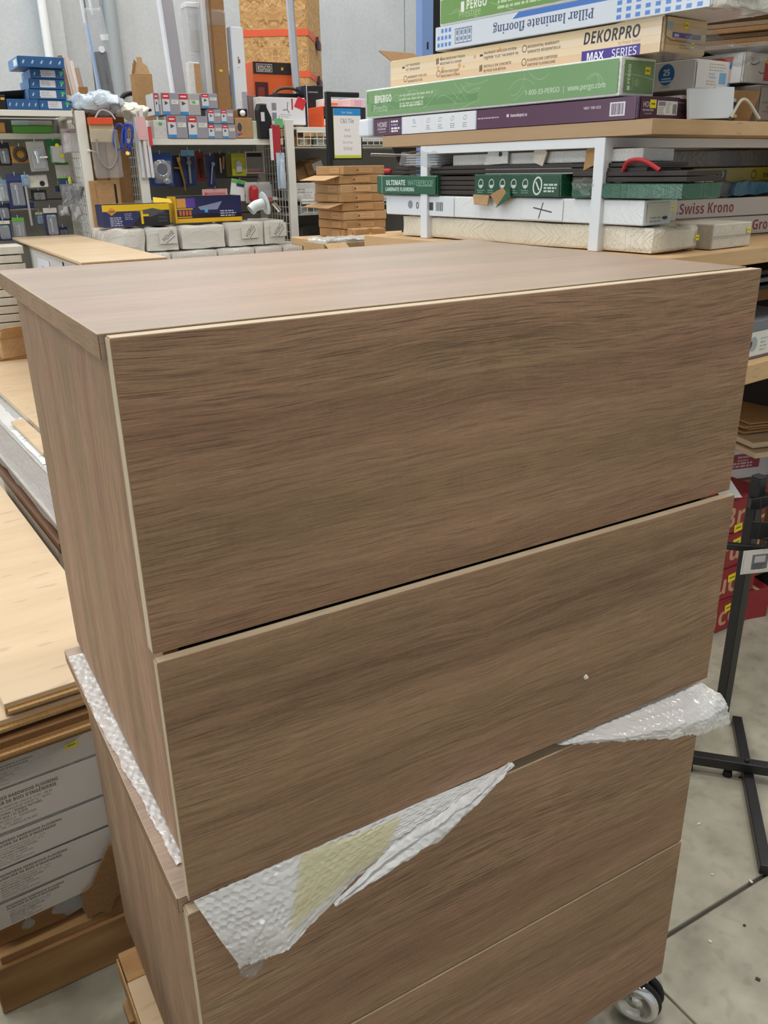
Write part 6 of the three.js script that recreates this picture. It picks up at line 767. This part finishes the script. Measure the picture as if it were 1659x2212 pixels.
  { const t = scene.children.at(-1), [w, h] = t.size, H = 2.42 - B; t.children[0].scale.y = H / h; t.children[0].position.y = H / 2; t.size = [w, H, 0.3]; print(t, 'front', w * 0.98, 0.075, 0, H / 2 - 0.04, 700, (x, W, Hh) => { fill('#2b2320')(x, W, Hh); x.strokeStyle = '#c9c2bd'; x.lineWidth = 3; x.strokeRect(W * 0.08, Hh * 0.2, W * 0.36, Hh * 0.6); words(x, 'RIDGID', W * 0.1, Hh * 0.52, Hh * 0.6, '#d8d0c9', { width: W * 0.32 }); x.fillStyle = '#e3b52a'; x.fillRect(W * 0.66, Hh * 0.4, W * 0.05, Hh * 0.24); }); print(t, 'front', w * 0.3, H * 0.62, -w * 0.32, -0.03, 400, (x, W, Hh) => { fill('#4a1f22')(x, W, Hh); x.fillStyle = '#8a3a2e'; x.fillRect(W * 0.2, Hh * 0.1, W * 0.5, Hh * 0.2); x.fillStyle = '#5a6a4a'; x.fillRect(W * 0.2, Hh * 0.75, W * 0.7, Hh * 0.14); }); part('tool_picture', bent(slabShape([[0, 0], [0.08, 0.02], [0.1, -0.03], [0.05, -0.06], [0.0, -0.04]], 0.002), 0.002, 20, 1), paint('#3f3f44', 0.5), t, [0.02, H * 0.5, 0.152]); }
  on(zc('black_case', 'big black tool case in front of the orange box', 'case', null, [2.484, 2.085, -4.9, 0.211, 0.173], 0.18, M.black, { tape: false })).position.y = 2.02;
  { const t = scene.children.at(-1); part('scuff', bx(0.09, 0.012, 0.002, 0.0004), paint('#8f8078', 0.6), t, [-0.03, t.size[1] * 0.7, 0.091]); part('handle', tube([[-0.1, 0, 0], [-0.06, 0.03, 0], [0.05, 0.035, 0], [0.1, 0, 0]], 0.01, 24, 8), paint('#5a4336', 0.6), t, [0, t.size[1], 0]); }
  const bx2 = zc('black_box', 'tall glossy black box with small white lettering', 'box', null, [2.553, 1.987, -4.72, 0.132, 0.261], 0.14, paint('#131315', 0.25, { clearcoat: 0.6 }), { tape: false }); bx2.position.y = 1.967;
  print(bx2, 'front', bx2.size[0] * 0.9, bx2.size[1] * 0.9, 0, 0, 600, (x, W, H) => { fill('#151517')(x, W, H); words(x, 'LANDMARK', W * 0.12, H * 0.12, H * 0.055, '#c9c9cc', { width: W * 0.7 }); bars(x, W * 0.12, H * 0.86, W * 0.6, H * 0.06, '#c9c9cc'); }); part('cord', bx(0.006, bx2.size[1], 0.004, 0.001), paint('#cdd6e4', 0.4), bx2, [-bx2.size[0] * 0.42, bx2.size[1] / 2, 0.072]);
  const wl = zc('white_carton', 'white carton with a chair drawing and a red corner ribbon', 'carton', null, [2.221, 1.975, -4.5, 0.313, 0.156], 0.3, M.whiteCard, { tape: false }); wl.position.y = 1.98; part('support', bx(0.3, 0.06, 0.26, 0.003), M.card, wl, [0, -0.035, 0]);
  print(wl, 'front', wl.size[0] * 0.97, wl.size[1] * 0.95, 0, 0, 600, (x, W, H) => { fill('#e6e5ea')(x, W, H); x.fillStyle = '#8b8b92'; x.fillRect(W * 0.26, H * 0.2, W * 0.1, H * 0.28); x.fillRect(W * 0.26, H * 0.56, W * 0.1, H * 0.3); x.strokeStyle = '#6c6e78'; x.lineWidth = 3; x.beginPath(); x.moveTo(W * 0.62, H * 0.16); x.lineTo(W * 0.6, H * 0.44); x.lineTo(W * 0.5, H * 0.46); x.moveTo(W * 0.6, H * 0.44); x.lineTo(W * 0.64, H * 0.56); x.stroke(); lines(x, W * 0.44, H * 0.62, W * 0.26, 2, 7, '#a9a9b2'); x.fillStyle = '#b02a30'; x.fillRect(W * 0.7, H * 0.02, W * 0.03, H * 0.42); priceDot; }); part('red_ribbon', slabShape([[0, 0], [0.06, -0.02], [0.085, 0.035], [0.03, 0.055]], 0.003), paint('#d9363e', 0.4), wl, [wl.size[0] * 0.25, wl.size[1] - 0.05, 0.152]);
  on(zc('blue_tote', 'bright blue plastic bin with a film cover', 'bin', null, [2.167, 2.24, -5.2, 0.069, 0.106], 0.2, paint('#2f55c8', 0.4), { tape: false })).position.y = 2.2; { const t = scene.children.at(-1); part('rim', bx(t.size[0] * 1.06, 0.02, 0.21, 0.004), paint('#3b62d6', 0.4), t, [0, t.size[1], 0]); part('cover', puffy(t.size[0] * 1.1, 0.04, 0.2, 0.01, 24, 8), M.wrapped('#cfdff2'), t, [0, t.size[1] + 0.022, 0]); part('prop', bx(0.12, 0.29, 0.15, 0.004), M.card, t, [0, -0.15, 0]); }
  on(zc('yellow_box', 'yellow and black power tool box below the blue bin', 'box', null, [2.115, 2.14, -5.08, 0.065, 0.089], 0.12, paint('#e3c22a', 0.45), { tape: false })); { const t = scene.children.at(-1); part('black_patch', bx(t.size[0] * 0.6, t.size[1] * 0.4, 0.002, 0.0005), M.black, t, [-0.01, t.size[1] * 0.7, 0.061]); part('black_base', bx(t.size[0], t.size[1] * 0.2, 0.124, 0.001), M.black, t, [0, t.size[1] * 0.1, 0]); }
  on(zc('blue_box', 'small bright blue box beside the leaning strut', 'box', null, [1.812, 2.173, -5.05, 0.04, 0.067], 0.1, paint('#2a47b4', 0.45), { tape: false })); on(zc('brown_carton', 'low brown carton left of the leaning strut', 'carton', null, [1.708, 2.172, -5.1, 0.109, 0.09], 0.2, M.cardDark, {})); 
  { const t = thing('plastic_bag', 'clear plastic bag of parts left of the low brown carton', 'plastic bag', null, [1.61, 2.171, -5.05]); t.position.y = B; part('bag', puffy(0.1, 0.14, 0.1, 0.014, 22, 8), M.milkyFilm, t, [0, 0.08, 0]); part('contents', puffy(0.07, 0.1, 0.07, 0.01, 20, 6), paint('#b9b3b6', 0.5), t, [0, 0.052, 0]); }
  // goods above the left gap
  { const t = thing('open_carton', 'tall open brown carton with a torn flap behind the cream cloth', 'carton', null, [1.431, 2.061, -4.75]); const h = 0.27; part('body', bx(0.11, h, 0.08, 0.003), M.card, t, [0, h / 2, 0]); part('flap', slabShape([[-0.055, 0], [0.045, 0], [0.035, 0.04], [0.01, 0.055], [0.008, 0.085], [-0.022, 0.085], [-0.022, 0.06], [-0.05, 0.05]], 0.003), M.cardPale, t, [0, h, 0.03], [-0.1, 0, 0]); part('flap', slabShape([[0, 0], [0.02, 0.08], [0.01, 0.09], [-0.01, 0.02]], 0.003), M.cardDark, t, [-0.052, h - 0.02, 0.035]); t.position.y = 2.02 - 0.03; part('support', bx(0.1, 0.05, 0.08, 0.002), M.cardDark, t, [0, -0.03, 0]); }
  { const t = zc('light_box', 'pale box with a curved black handle strap above the cream cloth', 'box', null, [1.377, 2.063, -4.8, 0.111, 0.11], 0.14, M.creamCard, { tape: false }); t.position.y = 1.99; print(t, 'front', 0.09, 0.09, 0.015, -0.005, 500, (x, W, H) => { fill('#dcd9d0')(x, W, H); x.fillStyle = '#cfd8c4'; x.fillRect(W * 0.1, H * 0.1, W * 0.5, H * 0.3); lines(x, W * 0.1, H * 0.5, W * 0.7, 4, 6, '#aaa'); }); part('strap', tube([[-0.06, 0.1, 0.05], [-0.05, 0.15, 0.05], [0.0, 0.17, 0.05], [0.1, 0.16, 0.05], [0.115, 0.1, 0.05]], 0.014, 30, 8), M.black, t); part('support', bx(0.12, 0.07, 0.12, 0.002), M.cardDark, t, [0, -0.037, 0]); }
  { const t = thing('roller_shade', 'dark grey roll in clear film leaning by the wall conduit', 'roll', null, [1.329, 2.071, -4.95]); t.position.y = 1.4; t.rotation.z = 0.07; part('roll', cyl(0.038, 0.038, 0.98, 18), paint('#5a5c62', 0.5), t, [0, 0.5, 0]); part('film', puffy(0.1, 1.2, 0.08, 0.012, 9, 12), M.film, t, [0, 0.62, 0]); part('blue_edge', bx(0.014, 1.12, 0.02, 0.002), paint('#9fbbe6', 0.4), t, [-0.052, 0.57, 0.02]); part('end_cap', merged([cyl(0.018, 0.018, 0.01, 14).rotateX(1.57), cyl(0.026, 0.02, 0.03, 12).translate(0.03, 0.06, 0)]), paint('#f0f3f6', 0.3), t, [0, 1.0, 0.045]); part('prong', cyl(0.008, 0.008, 0.12, 8), paint('#dfe7ec', 0.4), t, [-0.055, 1.2, 0]); part('prong', cyl(0.008, 0.008, 0.12, 8), paint('#dfe7ec', 0.4), t, [-0.005, 1.24, 0]); }
  { const t = thing('tube_bundle', 'bundle of pale pink cardboard tubes standing left of the dark roll', 'tubes', null, [1.186, 2.119, -4.95]); t.position.y = 1.2; t.rotation.z = 0.11; for (const [x, h, c] of [[-0.035, 1.17, '#8d6f58'], [0, 1.16, '#e3cfc4'], [0.02, 1.14, '#f0e6e0'], [0.045, 1.1, '#b9a08e']]) part('tube', cyl(0.014, 0.014, h, 12), paint(c, 0.7), t, [x, h / 2, 0]); }
  { const t = zc('brown_carton', 'brown carton with a dark square print beside the blue boxes', 'carton', null, [1.022, 2.049, -4.65, 0.089, 0.146], 0.16, M.card, { turn: -0.15 }); t.position.y = 2.036 - 0.06; t.position.x += 0.03; part('print_square', bx(0.03, 0.03, 0.001, 0.0003), paint('#3a302a', 0.6), t, [0.02, t.size[1] * 0.48, 0.082]); part('flap', bx(0.003, t.size[1] * 1.05, 0.06, 0.001), paint('#e3c7a8', 0.7), t, [-t.size[0] / 2 - 0.01, t.size[1] * 0.52, 0.09], [0, -0.4, 0.05]); part('inner_box', bx(0.05, 0.06, 0.05, 0.003), M.cardDark, t, [0.03, t.size[1] + 0.03, -0.03]); part('support', bx(0.1, 0.05, 0.1, 0.002), M.cardDark, t, [0.04, -0.028, -0.02]); }
}
// right white unit: trays of goods, and the sign in front
{
  const w = zc('white_box', 'long white carton on the lower tray of the right gondola', 'box', null, [2.382, 1.62, -4.5, 0.202, 0.095], 0.24, M.whiteCard, { tape: false, turn: -0.12 }); w.position.y = 1.546; print(w, 'front', w.size[0] * 0.6, 0.05, -0.02, -0.01, 500, (x, W, H) => { fill('#dedcd8')(x, W, H); lines(x, W * 0.1, H * 0.1, W * 0.4, 2, 8, '#888'); lines(x, W * 0.4, H * 0.5, W * 0.5, 3, 7, '#aaa'); });
  for (const [l, b, y, turn, tilt] of [['brown carton tilted at the left of the lower tray pile', [2.392, 1.71, -4.6, 0.14, 0.078], 1.66, 0.2, 0.18], ['brown carton with a white label leaning on the tilted ones', [2.489, 1.765, -4.58, 0.121, 0.078], 1.7, -0.1, 0.35], ['brown carton half hidden behind the white cartons', [2.519, 1.781, -4.75, 0.138, 0.078], 1.7, 0.1, 0.2]]) { const t = zc('brown_carton', l, 'carton', 'brown cartons on the right gondola', b, 0.2, M.cardDark, { turn }); t.position.y = y; t.rotation.z = tilt; if (turn < 0) part('label', bx(0.07, 0.045, 0.001, 0.0004), paint('#dad8d2', 0.6), t, [0.02, t.size[1] / 2, 0.103]); part('support', bx(b[3] * 0.7, Math.max(0.05, y - 1.555), 0.16, 0.003), M.cardDark, t, [0, -(y - 1.555) / 2 - 0.004, -0.02]); }
  const w2 = zc('white_box', 'two white cartons standing behind the sign post', 'box', null, [2.588, 1.615, -4.62, 0.17, 0.126], 0.16, M.whiteCard, { tape: false }); w2.position.y = 1.546; part('divider', bx(0.003, w2.size[1], 0.002, 0.0004), paint('#999', 0.7), w2, [0.0, w2.size[1] / 2, 0.081]);
  const gl = []; for (let i = 0; i < 4; i++) { const t = zc('tray_goods', ['brown goods box in the upper wire tray, leftmost', 'grey-green goods box in the upper wire tray', 'dark goods box in the upper wire tray behind the mesh', 'grey goods box at the right of the upper wire tray'][i], 'box', null, [2.33 + i * 0.12, 1.87, -4.45, 0.1, 0.06], 0.2, [M.cardDark, paint('#6f7a70', 0.6), paint('#474f4a', 0.6), paint('#8a8d88', 0.6)][i], { tape: false }); t.position.y = 1.853; part('label', bx(0.05, 0.03, 0.001, 0.0003), paint('#b9b6ab', 0.6), t, [0, 0.03, 0.101]); }
  const tr = part('tray_floor', bx(1.18, 0.006, 0.4, 0.001), M.whiteSteel, G3, [2.85, 1.849, -4.62]);
  for (let i = 0; i < 4; i++) { const t = zc('slim_carton', ['leftmost', 'second', 'third', 'rightmost'][i] + ' slim white carton lying in the lower wire tray', 'box', 'slim cartons in the lower wire tray', [2.36 + i * 0.13, 1.46, -4.44, 0.12, 0.05], 0.2, M.whiteCard, { tape: false }); t.position.y = 1.4545; part('label', bx(0.05, 0.02, 0.001, 0.0003), paint('#8a8a84', 0.6), t, [0, 0.025, 0.101]); }
  part('tray_floor', bx(1.18, 0.006, 0.4, 0.001), M.whiteSteel, G3, [2.85, 1.45, -4.62]);
  const bg = thing('black_bag', 'heap of black bags and cloth on the floor shelf of the right gondola', 'bag', null, [2.55, 1.12, -4.55]); part('bag', bent(new THREE.SphereGeometry(0.14, 24, 16).scale(1.3, 0.7, 0.8), 0.04, 10, 2), M.black, bg, [0, 0.09, 0]); part('strap', tube([[-0.16, 0.06, 0.08], [-0.02, 0.2, 0.1], [0.14, 0.1, 0.1]], 0.012, 24, 8), M.black, bg);
  part('bottom_shelf', bx(1.2, 0.02, 0.46, 0.002), M.whiteSteel, G3, [2.85, 1.105, -4.63]);
  const gt = thing('grey_cloth', 'grey sheet bunched below the lower wire tray', 'cloth', null, [2.68, 1.117, -4.72]); part('sheet', puffy(0.6, 0.24, 0.12, 0.02, 9, 14), paint('#6b6d66', 0.8), gt, [0, 0.13, 0]);
  const ow = zc('orange_box', 'orange and white boxed tool behind the sign frame', 'box', null, [2.657, 2.005, -4.5, 0.311, 0.124], 0.3, paint('#dd5a2c', 0.45), { tape: false }); ow.position.y = 1.967; print(ow, 'front', ow.size[0] * 0.98, 0.07, 0, ow.size[1] / 2 - 0.038, 500, (x, W, H) => { fill('#2b2624')(x, W, H); words(x, 'RIDGID', W * 0.05, H * 0.5, H * 0.5, '#b9b3ae', { width: W * 0.3 }); lines(x, W * 0.5, H * 0.3, W * 0.4, 2, 9, '#a04a3a'); }); print(ow, 'front', ow.size[0] * 0.4, 0.06, -0.1, -0.03, 500, (x, W, H) => { fill('#e2683a')(x, W, H); x.fillStyle = '#f2efe9'; x.fillRect(W * 0.1, H * 0.2, W * 0.5, H * 0.6); });
  const pw = zc('white_box', 'pink and white boxes on the shelf beyond the sign frame', 'box', null, [2.813, 2.145, -4.6, 0.118, 0.055], 0.2, paint('#ecdfe6', 0.5), { tape: false }); pw.position.y = ow.position.y + ow.size[1] + 0.002; part('band', bx(0.05, 0.03, 0.001, 0.0003), paint('#e9c0d0', 0.5), pw, [0, 0.03, 0.101]);
  const wo = zc('white_box', 'white boxes with orange trim on the orange box at the sign', 'box', null, [2.622, 2.142, -4.62, 0.121, 0.049], 0.2, paint('#f0ebe6', 0.5), { tape: false }); wo.position.y = ow.position.y + ow.size[1] + 0.002; part('band', bx(0.1, 0.014, 0.001, 0.0003), paint('#e58a5a', 0.5), wo, [0, 0.02, 0.101]);
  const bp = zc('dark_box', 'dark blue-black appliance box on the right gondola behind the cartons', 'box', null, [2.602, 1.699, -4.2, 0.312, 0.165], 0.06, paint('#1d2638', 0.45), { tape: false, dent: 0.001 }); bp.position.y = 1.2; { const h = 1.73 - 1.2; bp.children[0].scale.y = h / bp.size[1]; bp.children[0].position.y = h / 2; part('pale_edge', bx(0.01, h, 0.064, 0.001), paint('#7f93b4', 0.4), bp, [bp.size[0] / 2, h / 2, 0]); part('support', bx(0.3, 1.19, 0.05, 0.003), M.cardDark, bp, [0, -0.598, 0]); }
  // sign
  const s = thing('sign_stand', 'black metal sign frame holding a white price card with a blue top', 'sign', null, [2.109, 1.588, -3.7]); s.position.set(2.128, 0, -3.7); s.size = [0.3, 0, 0.02];
  const top = 2.105; part('post', bx(0.028, top, 0.028, 0.003), M.blackSteel, s, [0, top / 2, 0]); part('arm', bx(0.2, 0.026, 0.026, 0.006), M.blackSteel, s, [0.09, top - 0.012, 0]); part('base', bx(0.36, 0.012, 0.3, 0.004), M.blackSteel, s, [0.09, 0.006, 0]);
  const fr = part('sign_frame', bx(0.188, 0.268, 0.012, 0.004), M.blackSteel, s, [0.108, 1.9, 0.006]); s.size = [0.23, 0, 0.022];
  const pr = print(s, 'front', 0.17, 0.25, 0.108, 1.9, 2400, (x, W, H) => { fill('#f2f4f8')(x, W, H); x.fillStyle = '#2f8fd6'; x.fillRect(0, 0, W, H * 0.145); x.fillStyle = '#c9d944'; x.fillRect(0, H * 0.94, W, H * 0.06); x.fillRect(0, 0, W * 0.012, H); words(x, 'Our Value', W / 2, H * 0.085, H * 0.06, '#cfe4f5', { align: 'center', bold: false, width: W * 0.44 }); words(x, 'C&S Tile', W / 2, H * 0.25, H * 0.12, '#55585f', { align: 'center', bold: false, width: W * 0.5 }); ['Retail', '$9.99/sqf', 'Our Price', '$3.99/sqf'].forEach((q, i) => words(x, q, W / 2, H * (0.43 + i * 0.125), H * (i > 2 ? 0.085 : 0.065), '#868a94', { align: 'center', bold: false, width: W * [0.2, 0.26, 0.36, 0.32][i] })); }, { name: 'sign_card' });
  // brown cartons stacked by the rack
  const cols = [M.card, M.card, M.cardPale, M.card, M.card, M.cardPale, M.card, M.card], ZB = -3.25;
  const R0 = [[2.078, 1.396, -3.25, 0.415, 0.051], [2.076, 1.447, -3.25, 0.408, 0.054], [2.08, 1.499, -3.25, 0.412, 0.041], [2.075, 1.538, -3.25, 0.377, 0.044], [2.062, 1.581, -3.25, 0.377, 0.042], [2.061, 1.623, -3.25, 0.362, 0.04], [2.062, 1.658, -3.25, 0.34, 0.04], [2.073, 1.697, -3.25, 0.342, 0.038]];
  let y = R0[0][1] - 0.012; const baseY = y;
  R0.forEach((b, i) => { const h = (R0[7][1] + R0[7][4] - baseY) / 8; const t = carton('tile_carton', ['lowest brown tile carton in the stack beside the rack', 'brown tile carton second from the bottom of the stack', 'brown tile carton third from the bottom of the stack', 'brown tile carton fourth from the bottom, with an open end flap', 'brown tile carton in the upper middle of the stack', 'brown tile carton third from the top of the stack', 'brown tile carton second from the top, with an open end flap', 'brown tile carton on top of the stack beside the rack'][i], 'carton', 'brown tile cartons in the stack', [b[0] + 0.02, y, ZB - 0.16], [0.25 - 0.006 * (i % 2), h - 0.002, 0.3], 0.0 + 0.03 * ((i * 5) % 3 - 1), cols[i], { tape: false });
    print(t, 'front', 0.1, h * 0.6, 0, 0, 700, (x, W, H) => { fill(['#c49a6a', '#d3ad7f'][cols[i] === M.cardPale ? 1 : 0])(x, W, H); x.fillStyle = '#7a5a38'; x.beginPath(); x.arc(W * 0.1, H * 0.5, H * 0.24, 0, 7); x.fill(); lines(x, W * 0.3, H * 0.4, W * 0.6, 1, H * 0.3, '#b98a58'); }, { name: 'carton_print', lift: 0.002 });
    print(t, 'left', 0.1, h * 0.6, 0.06, 0, 500, (x, W, H) => { fill(['#c49a6a', '#d3ad7f'][cols[i] === M.cardPale ? 1 : 0])(x, W, H); lines(x, W * 0.1, H * 0.4, W * 0.8, 1, H * 0.3, '#a9804f'); }, { name: 'carton_print', lift: 0.002 });
    if (i === 3 || i === 6) part('flap', moved(bx(0.09, 0.004, 0.31, 0.001), -0.045, 0, 0), M.cardPale, t, [-0.122, h - 0.004, 0], [0, 0, 0.25]);
    y += h; });
  const sp = zc('tile_carton', 'small brown tile carton with a yellow sticker at the foot of the stack', 'carton', null, [2.038, 1.397, -3.1, 0.167, 0.053], 0.1, M.card, { turn: -0.1 }); priceDot(sp, 'front', 0.0, 0, 0.016, 0.012); print(sp, 'left', 0.05, 0.03, 0, 0, 300, fill('#b98a58'));
  const pd = thing('sales_table', 'plain timber table carrying the brown tile cartons', 'table', null, [2.32, 0, -3.2]); { const h = Math.min(baseY, sp.position.y) - 0.002; part('tabletop', bx(0.9, 0.04, 0.7, 0.004), M.tan, pd, [-0.05, h - 0.02, -0.05]); for (const x of [-0.42, 0.32]) for (const z of [-0.34, 0.24]) part('leg', bx(0.06, h - 0.04, 0.06, 0.003), M.pine, pd, [x, (h - 0.04) / 2, z]); sp.position.y = h + 0.002; }
  const tb = thing('open_carton', 'shallow open carton with goods in clear crumpled plastic', 'carton', null, [1.622, 1.41, -2.6]); tb.position.y -= 0.03; part('base', bx(0.3, 0.012, 0.2, 0.002), M.card, tb, [0, 0.006, 0]); part('side', bx(0.3, 0.05, 0.006, 0.002), M.cardPale, tb, [0, 0.025, 0.1]); part('side', bx(0.006, 0.05, 0.2, 0.002), M.cardPale, tb, [-0.15, 0.025, 0]); part('side', bx(0.006, 0.05, 0.2, 0.002), M.card, tb, [0.15, 0.025, 0]); part('plastic', puffy(0.28, 0.045, 0.18, 0.01, 24, 12), M.wrapped('#d8dcda', 0.006), tb, [0.0, 0.04, 0]); part('flap', moved(bx(0.1, 0.003, 0.1, 0.001), 0, 0, 0.05), M.cardPale, tb, [-0.1, 0.05, 0.1], [0.5, 0, 0]);
  const tbh = tb.position.y - 0.002; const tc = carton('carton', 'tall brown carton under the shallow open carton', 'carton', null, [tb.position.x, 0, tb.position.z], [0.26, tbh, 0.18], 0, M.cardDark, {});
  const plate = thing('dark_sheet', 'dark angular panel with a yellow sticker under the far end of the riser shelf', 'panel', null, [1.995, 1.782, -2.75]); part('panel', slabShape([[-0.06, 0.05], [0.09, 0.05], [0.08, -0.05], [-0.01, -0.06]], 0.01), paint('#2b2a28', 0.5), plate, [0, 0.02, 0]); plate.size = [0.1, 0.04, 0.02]; part('rod', cyl(0.006, 0.006, 0.26, 8).rotateZ(1.55), M.steel, plate, [-0.03, -0.01, 0.02]); part('price_sticker', bx(0.014, 0.014, 0.001, 0.0003), M.yellow, plate, [0.0, 0.035, 0.0125]); part('stand', bx(0.03, plate.position.y - 0.04, 0.03, 0.002), M.blackSteel, plate, [0.03, -(plate.position.y) / 2 - 0.02, 0.005]);
}


renderer.render(scene, camera);
